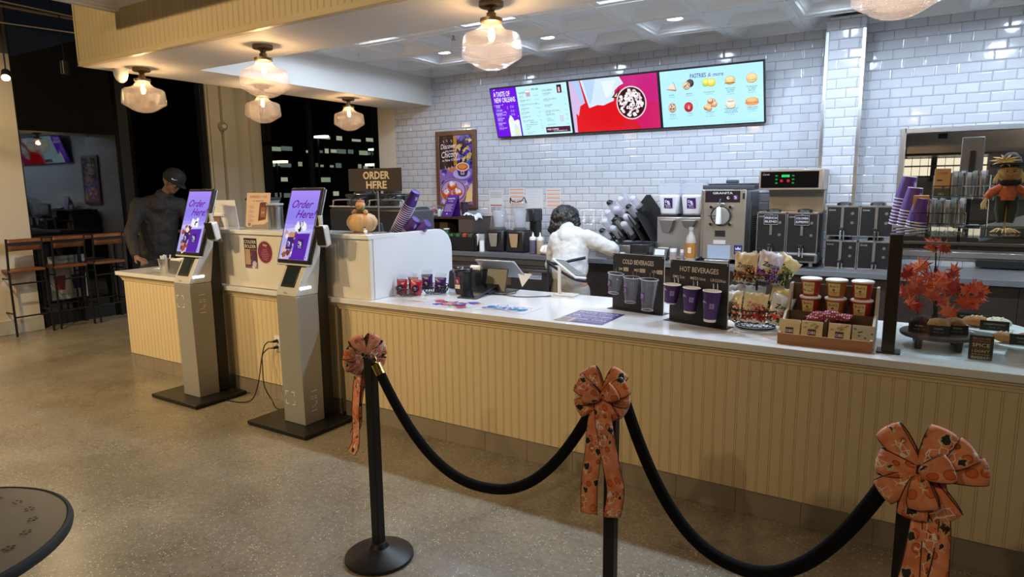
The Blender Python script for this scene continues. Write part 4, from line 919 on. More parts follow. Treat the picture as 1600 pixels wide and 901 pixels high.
PKL = ['red packet with round dark logo at the left of the front basket', 'red packet with round dark logo at the right of the front basket', 'purple packet standing highest between the two baskets', 'purple packet at the right end of the rear basket', 'red packet at the back of the front wire basket']
for (c, r, col), lb in zip((((-3.065, 3.445, CT+.012), (-.15, 0, .25), 'a01830'), ((-2.965, 3.475, CT+.012), (-.12, .1, .5), 'a01830'), ((-2.955, 3.60, CT+.035), (-.1, -.05, .4), '3c1f66'), ((-2.875, 3.64, CT+.012), (-.1, .05, .5), '3c1f66'), ((-3.03, 3.54, CT+.02), (.1, 0, .2), 'a01830')), PKL): packet(c, r, col, lb)
# black bin with logo label
x, y = -2.745, 3.745
t = thing('cup_bin', 'round black countertop bin with a plum logo label, beside the snack baskets', 'bin', (x, y, CT))
sub(t, 'bin_body', MB().lathe([(0, 0), (.050, 0), (.057, .006), (.061, .05), (.064, .165), (.067, .170), (.065, .174), (.059, .17), (.055, .02), (0, .02)], 36, (x, y, CT)), blackp)
def crinkle():
    m = MB(); rng = random.Random(4)
    m.grid(lambda u, v: (x+(.067+.006*rng.random())*math.cos(2*PI*u), y+(.067+.006*rng.random())*math.sin(2*PI*u), CT+.155+v*.026+.006*rng.random()), 40, 4, True); return m
sub(t, 'liner_rim', crinkle(), P('bin_liner', (.01, .01, .012), .2, coat=.6), smooth=20, solid=.001)
b = Art(.045, .085, 'd8c8b0'); b.rect(.0, .028, .045, .057, '6a3048'); db_logo(b, .006, .034, .033, '6a3048', 'ead8dc'); b.text('THANK YOU', .0225, .010, .008, '30202a', 'CENTER'); 
b.place('logo_label', (x-.0026-.0218, y-.0655+.0009, CT+.045), (.999, -.04, 0), ZU, t, mat=GLOSSPRINT)
t = thing('receipt_printer', 'dark receipt printer behind the black bin at the counter end', 'printer', (-2.93, 3.98, CT))
sub(t, 'printer_body', MB().frustum((-2.93, 3.985, CT), (.15, .18), (.14, .15), .135), blackp, bevel=.012); sub(t, 'paper_slot', MB().bx(-2.99, -2.87, 3.93, 3.96, CT+.132, CT+.138), dgrey)
t = thing('label_printer', 'squat black box printer right of the black bin', 'printer', (-2.775, 3.98, CT))
sub(t, 'case', MB().frustum((-2.755, 3.975, CT), (.145, .17), (.135, .15), .155, (0, .01)), blackp, bevel=.008)
m = MB().cyl((-2.80, 3.93, CT+.165), (-2.71, 3.93, CT+.165), .02, 16); sub(t, 'paper_roll', m, paper)
# flat tablet with angled stand
t = thing('payment_tablet', 'black tablet lying at a slant on the counter before the register', 'tablet', (-2.6, 3.74, CT)); M_ = Matrix.Translation((-2.61, 3.74, CT+.028)) @ Euler((.16, 0, math.radians(4))).to_matrix().to_4x4()
m = MB(); m.M = M_; m.bx(-.075, .075, -.17, .17, -.005, .005); sub(t, 'tablet_shell', m, blackp, bevel=.004)
m = MB(); m.M = M_; m.bx(-.066, .066, -.15, .15, .005, .0057); sub(t, 'glass_face', m, P('dark_glass', (.01, .01, .012), .06), smooth=0)
m = MB(); m.M = Matrix.Translation((-2.61, 3.82, CT)); m.bx(-.05, .05, -.03, .07, 0, .022); sub(t, 'foot', m, dgrey, bevel=.004)
# register display seen from behind
grey_al = P('anodised_grey', (.08, .078, .075), .4, .4); silver_al = P('silver_back', (.42, .44, .48), .35, .6)
t = thing('register_display', 'grey point of sale display on a slanted stand, back towards the viewer', 'register', (-2.56, 3.97, CT))
M_ = Matrix.Translation((-2.575, 3.90, CT+.005)) @ Euler((-.30, 0, .04)).to_matrix().to_4x4()
m = MB(); m.M = M_; m.bx(-.088, .088, -.006, .006, 0, .17); sub(t, 'stand', m, grey_al, bevel=.006)
sub(t, 'foot_plate', MB().bx(-2.665, -2.47, 3.90, 4.07, CT, CT+.006), grey_al, bevel=.002)
M_ = Matrix.Translation((-2.56, 3.96, CT+.175)) @ Euler((math.radians(143), 0, .03)).to_matrix().to_4x4()
m = MB(); m.M = M_; m.bx(-.165, .165, -.12, .11, .0, .012); sub(t, 'screen_back', m, silver_al, bevel=.008)
m = MB(); m.M = M_; m.bx(-.155, .155, -.11, .10, -.002, 0); sub(t, 'screen_face', m, P('dark_glass2', (.01, .01, .012), .08))
# tablet on white pole
t = thing('pole_tablet', 'white framed tablet tilted on a thin white pole, near the person in the hoodie', 'tablet', (-2.07, 4.02, CT))
sub(t, 'foot', MB().bx(-2.13, -1.985, 3.975, 4.085, CT, CT+.010), white, bevel=.003); sub(t, 'pole', MB().cyl((-2.115, 4.03, CT+.01), (-2.115, 4.03, CT+.20), .0125, 16), white)
ex = Vector((.94, -.10, -.58)).normalized(); ey = Vector((-.40, .86, .12)); ey = (ey-ex*ey.dot(ex)).normalized(); ez = ex.cross(ey); M_ = Matrix(((ex.x, ey.x, ez.x, -2.045), (ex.y, ey.y, ez.y, 4.03), (ex.z, ey.z, ez.z, CT+.195), (0, 0, 0, 1)))
m = MB(); m.M = M_; m.bx(-.105, .125, -.085, .085, -.008, .006); sub(t, 'tablet_frame', m, white, bevel=.006)
m = MB(); m.M = M_; m.bx(-.092, .112, -.074, .074, .006, .0068); sub(t, 'bezel', m, blackp, smooth=0)
m = MB(); m.M = M_; m.bx(-.082, .102, -.066, .066, .0068, .0072); sub(t, 'lit_display', m, E('tablet_display', (.55, .62, .68), .55), smooth=0)
# hanging white funnel of paper by the register
t = thing('paper_pennant', 'white folded paper triangle hanging from the corner of the register display', 'paper', (-2.40, 4.03, .93))
sub(t, 'paper_fold', MB().add([(-2.44, 4.0, 1.025), (-2.40, 4.02, 1.028), (-2.345, 4.04, 1.022), (-2.41, 4.01, .925)], [(0, 3, 1), (1, 3, 2)]), paper, smooth=0, solid=.0015)
c = MB().tube(bez([(-2.86, 3.86, CT+.004), (-2.75, 3.92, CT+.004), (-2.66, 3.86, CT+.004), (-2.5, 3.83, CT+.004), (-2.36, 3.80, CT+.004), (-2.25, 3.82, CT+.004), (-2.13, 3.93, CT+.004)], 8), .0035, 6)
tag(obj('cable', c, blackp), 'thin dark cable snaking over the white counter from the bin to the pole tablet', 'cord')
c = MB().tube(bez([(-2.47, 4.02, CT+.004), (-2.42, 3.93, CT+.004), (-2.43, 3.86, CT+.004), (-2.55, 3.79, CT+.004), (-2.62, 3.87, CT+.004)], 8), .003, 6)
tag(obj('cable', c, blackp), 'short dark cable looping beside the register stand', 'cord')

# ------------------------------------------------------------------ beverage size boards
board_m = P('chalk_black_board', (.022, .020, .024), .5)
def cup_mesh(rt, rb, h, wall=.0015):
    m = MB(); m.m = 0; m.lathe([(rb, 0), (rt, h-.003)], 36, caps=False); m.m = 1
    m.lathe([(rt-.0006, h-.004), (rt+.0014, h-.0032), (rt+.0018, h-.001), (rt, h+.0006), (rt-.0018, h-.001), (rb-.002, .006), (0, .006)], 36, caps=False)
    m.m = 0; m.lathe([(0, .001), (rb-.001, .001), (rb-.0005, 0)], 36, caps=False); return m
def size_board(loc, rz, title, caps_, cold):
    t = thing('size_board', ('black COLD BEVERAGES cup size board with three clear cups' if cold else 'black HOT BEVERAGES cup size board with three purple cups'), 'sign board', loc, rz); K = dict(world=False)
    sub(t, 'panel', MB().bx(-.178, .178, -.002, .002, .0, .345), board_m, bevel=.001, **K)
    sub(t, 'foot', MB().bx(-.195, .185, -.035, .06, 0, .003), board_m, **K)
    sub(t, 'edge', MB().bx(.178, .180, -.003, .003, 0, .346).bx(-.178, .18, -.003, .003, .345, .3465), P('board_edge', (.45, .42, .38), .4), **K)
    a = Art(.356, .345); a.text(title, .178, .285, .040, 'd9cfc4', 'CENTER', bold=.018, width=.215 if cold else .235)
    for (s_, x) in zip(caps_, (.055, .175, .295)): a.text(s_, x, .245, .022, 'd9cfc4', 'CENTER', bold=.01)
    if cold:
        for x in (.095, .212, .328): a.rect(x-.018, .240, .036, .024, 'b8ac9c'); a.text('oz', x, .246, .014, '806f60', 'CENTER')
    for x in (.008, .348): a.circ(x, .337, .0035, 'c0b8b0', n=12)
    a.place('lettering', (-.178, -.0022, 0), XR, ZU, t, mat=PRINT, **K)
    hooks = [(-.125, .235), (-.005, .228), (.112, .226)] if cold else [(-.125, .222), (-.005, .216), (.115, .21)]
    for hx, hz in hooks:
        m = MB()
        for dx in (-.012, .012): m.tube([(hx+dx, -.002, hz+.01), (hx+dx, -.02, hz), (hx+dx, -.022, hz+.03)] if not cold else [(hx+dx, -.002, hz), (hx+dx, -.025, hz-.01), (hx+dx, -.027, hz+.02)], .0025, 6)
        sub(t, 'hook', m, chrome, **K)
    return t
bz1, bz2 = math.atan2(-.066, .349), math.atan2(-.094, .351)
B1 = (-1.412, 3.704, CT); B2 = (-.992, 3.514, CT)
size_board(B1, bz1, 'COLD BEVERAGES', ('SM', 'MED', 'LRG'), True); size_board(B2, bz2, 'HOT BEVERAGES', ('SM|12oz', 'MED|16oz', 'LRG|20oz'), False)
def boardpt(B, rz, x, y, z): c, s = math.cos(rz), math.sin(rz); return (B[0]+x*c-y*s, B[1]+x*s+y*c, B[2]+z)
cupwhite = P('cup_white', (.75, .72, .66), .5)
for k, (x, zt, h, rt, rb, nm) in enumerate(((-.125, .232, .125, .047, .033, 'small'), (-.005, .218, .155, .049, .033, 'medium'), (.112, .216, .185, .051, .034, 'large'))):
    p = boardpt(B1, bz1, x, -.072, zt-h)
    t = thing('plastic_cup', nm+' clear plastic cup hooked on the cold beverages board', 'cup', p, 0, 'clear sample cups'); t.rotation_euler = (.02, .13 if k == 0 else .06, 0)
    sub(t, 'cup_shell', MB().lathe([(0, .002), (rb, .002), (rb*1.03, .02), (rt, h-.008), (rt+.003, h-.004), (rt+.002, h), (rt-.002, h-.003)], 32, caps=False), clear_mat('cup_plastic', (.88, .89, .92), haze=.06, hazecol=(.9, .9, .95), bump=.3, bscale=60), world=False)
    sub(t, 'rim', MB().tube([((rt+.001)*math.cos(2*PI*i/32), (rt+.001)*math.sin(2*PI*i/32), h) for i in range(32)], .0022, 6, True), clear_mat('cup_rim', (.9, .9, .95), haze=.6, hazecol=(.9, .9, .95)), world=False); sub(t, 'base_ring', MB().tube([(rb*math.cos(2*PI*i/28), rb*math.sin(2*PI*i/28), .003) for i in range(28)], .0015, 5, True), MATS['cup_rim'], world=False)
    b = Art(.04, .05); b.split = .004; db_logo(b, 0, 0, .036, '5a3a80', 'b8b0c8'); m = b.mb; rr_ = (rt+rb)/2+.003
    m.v = [Vector(((rr_+v.z)*math.sin((v.x-.018)/rr_-.5), -(rr_+v.z)*math.cos((v.x-.018)/rr_-.5), h*.38+v.y)) for v in m.v]; obj('printed_logo', m, PRINT, t, world=False, smooth=0)
for k, (x, zt, h, rt, rb, nm) in enumerate(((-.125, .218, .108, .046, .031, 'small'), (-.005, .212, .137, .046, .031, 'medium'), (.115, .208, .165, .047, .031, 'large'))):
    p = boardpt(B2, bz2, x, -.070, zt-h)
    t = thing('paper_cup', nm+' purple paper cup hooked on the hot beverages board', 'cup', p, 0, 'purple sample cups'); t.rotation_euler = (0, .05, 0)
    sub(t, 'cup_shell', cup_mesh(rt, rb, h), [purpled, cupwhite], world=False); sub(t, 'base_band', MB().lathe([(rb+.0004, 0), (rb+.0014, .014)], 36, caps=False), cupwhite, world=False)
    for ang, nm2 in ((-.9, 'palm_print'), (.35, 'logo_print')):
        b = Art(.03, .04); b.split = .004
        if nm2 == 'logo_print': db_logo(b, 0, 0, .024, '8a7aa0', '4a3070')
        else:
            for q in range(7): b.curve([(.014, .028), (.014+.014*math.cos(q*.52), .030+.010*math.sin(q*.52)), (.014+.018*math.cos(q*.52), .024+.010*math.sin(q*.52))], .002, 'c8bcc0')
            b.curve([(.014, .028), (.012, .01), (.016, -.01)], .002, 'c8bcc0')
        m = b.mb; zc = h*.45
        m.v = [Vector(((rb+(rt-rb)*(zc+v.y)/h+.0010+v.z)*math.sin((v.x-.012)/.04+ang), -(rb+(rt-rb)*(zc+v.y)/h+.0010+v.z)*math.cos((v.x-.012)/.04+ang), zc+v.y)) for v in m.v]; obj(nm2, m, PRINT, t, world=False, smooth=0)

# ------------------------------------------------------------------ two-tier basket of snack bags
bx_, by_ = -.705, 3.60
t = thing('two_tier_basket', 'black two tier wire basket full of snack bags beside the hot beverages board', 'basket', (bx_, by_, CT))
sub(t, 'lower_bowl', wire_bowl('', (bx_, by_, CT+.012), .105, .158, .10, t, nr=24), black); sub(t, 'upper_bowl', wire_bowl('', (bx_, by_, CT+.235), .07, .125, .06, t, nr=20), black)
sub(t, 'pole', MB().cyl((bx_, by_, CT+.012), (bx_, by_, CT+.42), .006, 10).tube([(bx_+.1*math.cos(q), by_+.1*math.sin(q), CT+.004) for q in [2*PI*i/24 for i in range(24)]], .004, 6, True), black)
bagcols = [('d9c8a0', 'c86a28', '3a2a20', '2a1a18'), ('c9c4d0', '8a4ab0', 'd8a848', '202028'), ('d8cc90', '3a5a30', '30302a', '203018'), ('cdb98c', 'a83028', '5a2a20', 'a02020'), ('b8c0c8', '3a6a40', 'd06a30', '502018'), ('c8ccd0', 'c84a28', '407040', '202028')]
def bag(c, rot, k, label, w_=.125, h_=.16, name='Zapps'):
    bgc, c1, c2, c3 = bagcols[k % 6]; m = MB(); M0 = Matrix.Translation(c) @ Euler(rot).to_matrix().to_4x4(); m.M = M0; rng = random.Random(k*7+3)
    wob = [rng.uniform(-.4, .4) for _ in range(8)]
    def surf(u, v, s):
        q = (math.sin(PI*min(1, max(0, u)))**.55)*(math.sin(PI*min(1, max(0, v)))**.5) if 0 < u < 1 and 0 < v < 1 else 0
        cr = .0035*math.sin(u*17+wob[0]*5)*math.sin(v*13+wob[1]*6)+.002*math.sin(u*31+v*23)
        return ((u-.5)*w_*(1-.07*math.sin(PI*v)), -s*(.024*q+cr*q)+.004*math.sin(u*9+wob[2]), v*h_+.003*math.sin(u*20))
    t = thing('snack_bag', label, 'snack bag', tuple(c), 0, 'bags of crisps in the two tier basket')
    for s in (1, -1): m.grid(lambda u, v: surf(u, v, s), 17, 17)
    # artwork colours face by face: cream top, coloured kernels below
    for f in m.f:
        p = m.v[f[0]]; q = M0.inverted() @ Vector(p); v = q.z/h_; 
        if v > .93 or v < .05: col = 'c8c4bc'
        elif v > .42+.08*math.sin(q.x*50): col = bgc
        else: col = rng.choice([c1, c1, c2, c3, bgc])
        m.col.append(srgb(col))
    o = sub(t, 'foil_bag', m, GLOSSPRINT, smooth=60)
    b = Art(.1, .1); b.text(name, .052, .055, .038, c3, 'CENTER', bold=.02, shear=.15, width=.085); b.rect(.02, .022, .06, .016, '181414'); b.text('NEW ORLEANS', .05, .0265, .008, 'e0d8c8', 'CENTER'); b.text('Kettle Style', .052, .043, .009, c2, 'CENTER')
    for q in range(5): b.blob(.015+q*.018, .008, .008, c1, jag=.4)
    mm_ = b.mb; mm_.v = [M0 @ Vector((v.x-.05, surf(.5+(v.x-.05)/w_, min(.98, .16+v.y/h_*.9), 1)[1]-.0025-v.z, .16*h_+v.y*.9+.005)) for v in mm_.v]; obj('bag_print', mm_, GLOSSPRINT, t, smooth=0)
bags = [((-.755, 3.52, CT+.245), (-.10, .03, -.15), 0, 'cream and orange snack bag standing at the front left of the upper tier'),
        ((-.66, 3.56, CT+.25), (-.15, .28, .3), 1, 'silver snack bag leaning right in the upper tier'),
        ((-.62, 3.60, CT+.245), (-.2, .62, .35), 2, 'pale yellow snack bag lying over the right rim of the upper tier'),
        ((-.69, 3.66, CT+.24), (.1, .05, .1), 4, 'snack bag at the back of the upper tier'),
        ((-.69, 3.455, CT+.05), (-.40, .05, .05), 3, 'big cream and red snack bag at the front centre of the lower tier'),
        ((-.81, 3.51, CT+.04), (-.25, -.15, -.55), 0, 'cream and orange snack bag at the left of the lower tier'),
        ((-.58, 3.50, CT+.04), (-.25, .32, .5), 5, 'silver and red snack bag at the right of the lower tier'),
        ((-.72, 3.60, CT+.06), (-.1, .0, .0), 4, 'green topped snack bag upright in the middle of the lower tier'),
        ((-.79, 3.63, CT+.06), (.1, -.2, -.3), 1, 'silver snack bag at the rear left of the lower tier'),
        ((-.61, 3.64, CT+.06), (.1, .25, .3), 2, 'dark green snack bag at the rear right of the lower tier')]
for b_ in bags: bag(*b_)

# ------------------------------------------------------------------ stepped wooden rack with cups and gift cards
rx0, rx1 = -.535, -.135
t = thing('display_rack', 'stepped wooden display rack with a cardboard coloured front tray', 'rack', (-.335, 3.45, CT))
rwood = P('rack_brown', (.09, .045, .028), .5, var=.3, vscale=12); rend = P('rack_pale_edge', (.42, .33, .24), .6)
sub(t, 'front_tray', MB().bx(rx0, rx1, 3.265, 3.275, CT, CT+.052).bx(rx0, rx1, 3.275, 3.60, CT, CT+.01), cardb, bevel=.002)
for x, nm in ((rx0, 'l'), (rx1-.01, 'r')):
    m = MB(); p = [(3.27, 0), (3.62, 0), (3.62, .255), (3.56, .255), (3.50, .13), (3.44, .13), (3.31, .055), (3.27, .055)]; n = len(p)
    m.add([(x, y, CT+z) for y, z in p]+[(x+.012, y, CT+z) for y, z in p], [tuple(reversed(range(n))), tuple(range(n, 2*n))]+[(i, (i+1) % n, n+(i+1) % n, n+i) for i in range(n)])
    sub(t, 'side_panel', m, rend, bevel=.001)
sub(t, 'shelf', MB().bx(rx0+.01, rx1-.01, 3.50, 3.61, CT+.10, CT+.108).bx(rx0+.01, rx1-.01, 3.497, 3.503, CT+.02, CT+.125), rwood); sub(t, 'back_panel', MB().bx(rx0+.01, rx1-.01, 3.61, 3.62, CT, CT+.25), rwood); sub(t, 'divider', MB().bx(-.34, -.332, 3.32, 3.50, CT+.01, CT+.115).bx(rx0+.01, rx1-.01, 3.40, 3.405, CT+.01, CT+.09), rwood)
ocol = ['a02a2a', 'a8601c', 'b02418']; onm = ['maroon', 'amber', 'red']
for k in range(3):
    for j in (0, 1):
        x = -.435+k*.115; z = CT+.109+j*.092; y = 3.555
        t = thing('oatmeal_cup', '%s oatmeal cup, %s of the pair at the %s of the rack' % (onm[k], ('lower', 'upper')[j], ('left', 'middle', 'right')[k]), 'food cup', (x, y, z), 0, 'oatmeal cups on the stepped rack')
        sub(t, 'cup_body', MB().lathe([(0, 0), (.036, 0), (.037, .004), (.047, .078), (0, .078)], 32, (x, y, z)), P('oat_'+ocol[k], srgb(ocol[k]), .35)); sub(t, 'lid', MB().lathe([(.047, .078), (.0505, .079), (.0505, .086), (.046, .089), (0, .0885)], 32, (x, y, z)), white)
        b = Art(.052, .06); b.split = .004; b.rect(0, 0, .052, .06, 'd8c48c'); b.text("Bob's", .026, .04, .017, '3a2818', 'CENTER', bold=.02, shear=.15); b.text('OATMEAL', .026, .014, .009, '3a2818', 'CENTER', bold=.02)
        if k == 0 and j == 1: b.circ(.026, .022, .022, '2c4a24', ry=.011); b.text('CLASSIC', .026, .019, .008, 'e8e0c0', 'CENTER')
        else: b.circ(.026, .028, .006, '8a4a28'); b.rect(.012, .007, .028, .003, '8a4a28')
        m = b.mb; m.v = [Vector((x+(.0385+.0095*(v.y+.012)/.078+v.z)*math.sin((v.x-.026)/.041-.18), y-(.0385+.0095*(v.y+.012)/.078+v.z)*math.cos((v.x-.026)/.041-.18), z+.010+v.y)) for v in m.v]
        b.w = 0; obj('paper_label', m, PRINT, t, smooth=0)
for k in range(4):
    x = -.478+k*.099-(.012 if k < 2 else -.006); M_ = Matrix.Translation((x, 3.292, CT+.012)) @ Euler((-.32, 0, 0)).to_matrix().to_4x4()
    t = thing('gift_card_stack', ('plain cream gift card box at the far left of the tray', 'cream gift card box with palm trees, second from the left', 'cream gift card box with palm trees, third from the left', 'grey patterned gift card box at the right end of the tray')[k], 'gift card box', (x, 3.3, CT+.012), 0, 'gift card boxes in the rack tray')
    m = MB(); m.M = M_; m.bx(-.046, .046, 0, .03, 0, .105); sub(t, 'card_box', m, P('gift_cream' if k < 3 else 'gift_grey', srgb('d8c8a4' if k < 3 else 'b8b4a8'), .6), bevel=.001)
    b = Art(.09, .10); b.text('GIFTS', .045, .012, .022, '2a2224', 'CENTER', bold=.02, width=.068)
    if k < 3: b.rect(.028, .036, .036, .03, '3c1f50'); b.text('DBS', .046, .043, .018, 'f0e8ee', 'CENTER', bold=.02)
    rng = random.Random(k)
    if k in (1, 2):
        for q in range(7):
            px_, py_ = rng.uniform(.01, .08), rng.uniform(.07, .095)
            for q2 in range(5): b.line([(px_, py_), (px_+.008*math.cos(q2*.8+.2), py_+.008*math.sin(q2*.8+.2))], .0015, '7a6a48')
    if k == 3:
        for q in range(6): b.circ(rng.uniform(.01, .08), rng.uniform(.045, .095), .006, '3a3834', ry=.003)
    m = b.mb; m.v = [M_ @ Vector((v.x-.045, -.0006-v.z, v.y)) for v in m.v]; obj('box_print', m, PRINT, t, smooth=0)
# dotted fabric pouch
def dotmat():
    m, nt, b = nodes('dotted_maroon'); tc = N(nt, 'ShaderNodeTexCoord'); v = N(nt, 'ShaderNodeTexVoronoi'); v.inputs['Scale'].default_value = 95; v.inputs['Randomness'].default_value = .25; nt.links.new(tc.outputs['Object'], v.inputs['Vector'])
    r = N(nt, 'ShaderNodeValToRGB'); r.color_ramp.elements[0].position = .28; r.color_ramp.elements[0].color = (.7, .62, .6, 1); r.color_ramp.elements[1].position = .34; r.color_ramp.elements[1].color = (.22, .02, .05, 1)
    nt.links.new(v.outputs['Distance'], r.inputs[0]); nt.links.new(r.outputs[0], b.inputs['Base Color']); b.inputs['Roughness'].default_value = .8; return m
m = MB(); rng = random.Random(5)
m.grid(lambda u, v: (-.44+.20*u+.012*math.sin(7*v), 3.43+.055*(v-.5), CT+.088+.028*u+.045*math.sin(PI*v)**.6*(.45+.55*math.sin(PI*min(1, u*1.1)))+.006*math.sin(19*u+5*v)), 22, 12)
tag(obj('fabric_pouch', m, dotmat(), solid=.002, smooth=60), 'maroon fabric pouch with white dots lying in the wooden rack', 'pouch')

# ------------------------------------------------------------------ glass display case
t = thing('display_case', 'glass pastry display case with a bronze corner post on the counter', 'display case', (.9, 3.68, CT))
bronze = P('bronze_post', (.045, .036, .028), .35, .6)
TZ = 1.418; cx0, cx1, cy0, cy1 = -.10, 2.3, 3.30, 4.05
sub(t, 'post', MB().bx(cx0, cx0+.052, cy0, cy0+.055, CT+.006, TZ+.006), bronze, bevel=.003); sub(t, 'post_foot', MB().bx(cx0-.02, cx0+.075, cy0-.008, cy0+.09, CT, CT+.007), bronze, bevel=.002)
sub(t, 'rear_post', MB().bx(cx0+.01, cx0+.03, cy1-.03, cy1-.01, CT, TZ), bronze, bevel=.002)
sub(t, 'front_glass', MB().bx(cx0+.052, cx1, cy0+.012, cy0+.018, CT+.004, TZ-.03), glass, smooth=0); sub(t, 'side_glass', MB().bx(cx0+.01, cx0+.016, cy0+.055, cy1-.03, CT+.004, TZ-.004), glass, smooth=0)
sub(t, 'top_glass', MB().bx(cx0, cx1, cy0-.004, cy1, TZ, TZ+.010), clear_mat('top_glass', (.80, .88, .86)), smooth=0)
sub(t, 'top_rail', MB().bx(cx0+.05, cx1, cy0+.008, cy0+.022, TZ-.032, TZ-.022).bx(cx0+.01, cx1, cy1-.02, cy1-.008, TZ-.012, TZ), steeld)
# wooden cake stand with muffins
t = thing('cake_stand', 'round dark wooden footed board holding three muffins under the maple branch', 'cake stand', (.11, 3.545, CT)); wx, wy = .115, 3.555
sub(t, 'plate', MB().lathe([(0, .052), (.150, .052), (.153, .056), (.153, .066), (.150, .070), (0, .070)], 48, (wx, wy, CT)), P('walnut_board', (.07, .045, .035), .45, var=.3, vscale=10))
for q in (-2.3, -.75, .9, 2.4): sub(t, 'leg', MB().lathe([(.013, 0), (.016, .012), (.018, .052)], 14, (wx+.11*math.cos(q), wy+.11*math.sin(q), CT)), wood_dark)
def muffin(x, y, z, col, label):
    t = thing('muffin', label, 'muffin', (x, y, z), 0, 'muffins on the wooden stand'); rng = random.Random(int(x*1000))
    sub(t, 'muffin_cup', MB().lathe([(0, 0), (.028, 0), (.036, .035), (0, .035)], 24, (x, y, z), fn=lambda a_, z_: 1+.03*math.cos(a_*20)), P('muffin_paper', (.10, .06, .03), .8))
    sub(t, 'muffin_top', MB().lathe([(.034, .030), (.044, .036), (.046, .046), (.038, .060), (.020, .068), (0, .070)], 22, (x, y, z), caps=False, fn=lambda a_, z_: 1+.07*math.sin(a_*3+z_*90)+.05*math.sin(a_*7+1)), P('muffin_'+col, srgb(col), .8, bump=.6, bscale=70, var=.4, vscale=60), smooth=60)
def food_card(x, y, z, label, txt='MUFFIN', w_=.085, rz=.0):
    t = thing('price_card', label, 'card', (x, y, z), rz, 'black price cards'); 
    m = MB(); m.M = Euler((-.25, 0, 0)).to_matrix().to_4x4(); m.bx(-w_/2, w_/2, -.0015, .0015, 0, .045); sub(t, 'card', m, blackm, world=False)
    b = Art(w_, .045); b.text(txt, w_/2, .026, .010, 'c8c0b4', 'CENTER'); b.text('460 CAL   3.75', w_/2, .012, .007, 'a8a098', 'CENTER'); m = b.mb; m.v = [Euler((-.25, 0, 0)).to_matrix() @ Vector((v.x-w_/2, -.0018-v.z, v.y)) for v in m.v]; obj('card_print', m, PRINT, t, world=False, smooth=0)
MZ = CT+.071
muffin(.050, 3.545, MZ, '241812', 'dark chocolate muffin at the left of the wooden stand'); muffin(.115, 3.515, MZ, 'b08a58', 'golden muffin in the middle of the wooden stand'); muffin(.178, 3.565, MZ, '96683c', 'brown berry muffin at the right of the wooden stand')
food_card(.040, 3.50, MZ, 'black card before the dark muffin'); food_card(.115, 3.462, MZ, 'black card before the golden muffin', rz=.05); food_card(.188, 3.515, MZ, 'black card before the brown muffin', rz=.15)
# maple branch
t = thing('maple_branch', 'artificial maple branch with orange red leaves rising behind the muffins', 'plant', (.10, 3.63, MZ)); bk = P('bark_dark', (.02, .014, .012), .7)
sub(t, 'trunk', MB().tube(bez([(.095, 3.62, MZ), (.10, 3.62, MZ+.08), (.09, 3.62, MZ+.17), (.085, 3.62, MZ+.30), (.08, 3.6, MZ+.39)], 6), [.014]*6+[.011]*6+[.007]*6+[.003]*7, 8), bk)
tips = [(.06, 3.58, MZ+.40), (.11, 3.60, MZ+.38), (.155, 3.60, MZ+.28), (-.015, 3.58, MZ+.28), (-.03, 3.55, MZ+.25), (.02, 3.55, MZ+.235), (-.01, 3.55, MZ+.14), (.015, 3.53, MZ+.11), (.05, 3.52, MZ+.20), (.09, 3.52, MZ+.22), (.13, 3.55, MZ+.20), (.13, 3.52, MZ+.14), (.20, 3.55, MZ+.19), (.235, 3.56, MZ+.21), (.26, 3.57, MZ+.17), (.24, 3.54, MZ+.14), (.21, 3.53, MZ+.135), (.16, 3.55, MZ+.215), (.03, 3.58, MZ+.30), (-.035, 3.56, MZ+.17), (.075, 3.5, MZ+.17), (.11, 3.5, MZ+.26), (.0, 3.52, MZ+.20), (.27, 3.56, MZ+.20), (.15, 3.50, MZ+.10), (.06, 3.56, MZ+.25)]
m = MB()
for p in tips: m.tube(bez([(.09, 3.62, MZ+.16+.3*max(0, (p[2]-MZ-.2))), ((.09+p[0])/2, (3.62+p[1])/2, p[2]-.0), (p[0], p[1]+.006, p[2])], 5), .0018, 4)
sub(t, 'twigs', m, bk)
leafp = []
for i, (ang, r_) in enumerate([(-90, .55), (-70, .25), (-50, .55), (-30, .42), (-15, .85), (-2, .5), (12, .62), (22, .45), (45, 1.0), (58, .55), (66, .72), (74, .5), (90, 1.15)]): leafp.append((ang, r_))
leafp += [(180-a_, r_) for a_, r_ in reversed(leafp[1:-1])]
lm = []
for q, c_ in enumerate(('d84c24', 'bc3028', 'e87038')): lm.append(P('leaf_'+c_, srgb(c_), .5, var=.25, vscale=30))
lv = MB(); lv.add([(0, 0, .004)]+[(.040*r_*math.cos(math.radians(a_)), .040*r_*math.sin(math.radians(a_)), -.006*r_) for a_, r_ in leafp], [(0, i+1, (i+1) % len(leafp)+1) for i in range(len(leafp))])
rng = random.Random(11)
metas = []
for q in range(3):
    me = bpy.data.meshes.new('leaf'); me.from_pydata([tuple(v) for v in lv.v], [], lv.f); me.materials.append(lm[q]); me.shade_flat(); metas.append(me)
for k, p in enumerate(tips*2):
    o = bpy.data.objects.new('leaf', metas[k % 3]); COL.objects.link(o); o.parent = t
    j = Vector((rng.uniform(-.02, .02), rng.uniform(-.03, .01), rng.uniform(-.025, .02))) if k >= len(tips) else Vector((0, 0, 0))
    o.location = Vector(p)+j-Vector((.10, 3.63, MZ)); o.rotation_euler = (rng.uniform(.9, 2.0), rng.uniform(-.5, .5), rng.uniform(-.9, .9)); s_ = rng.uniform(1.05, 1.45); o.scale = (s_, s_, s_)
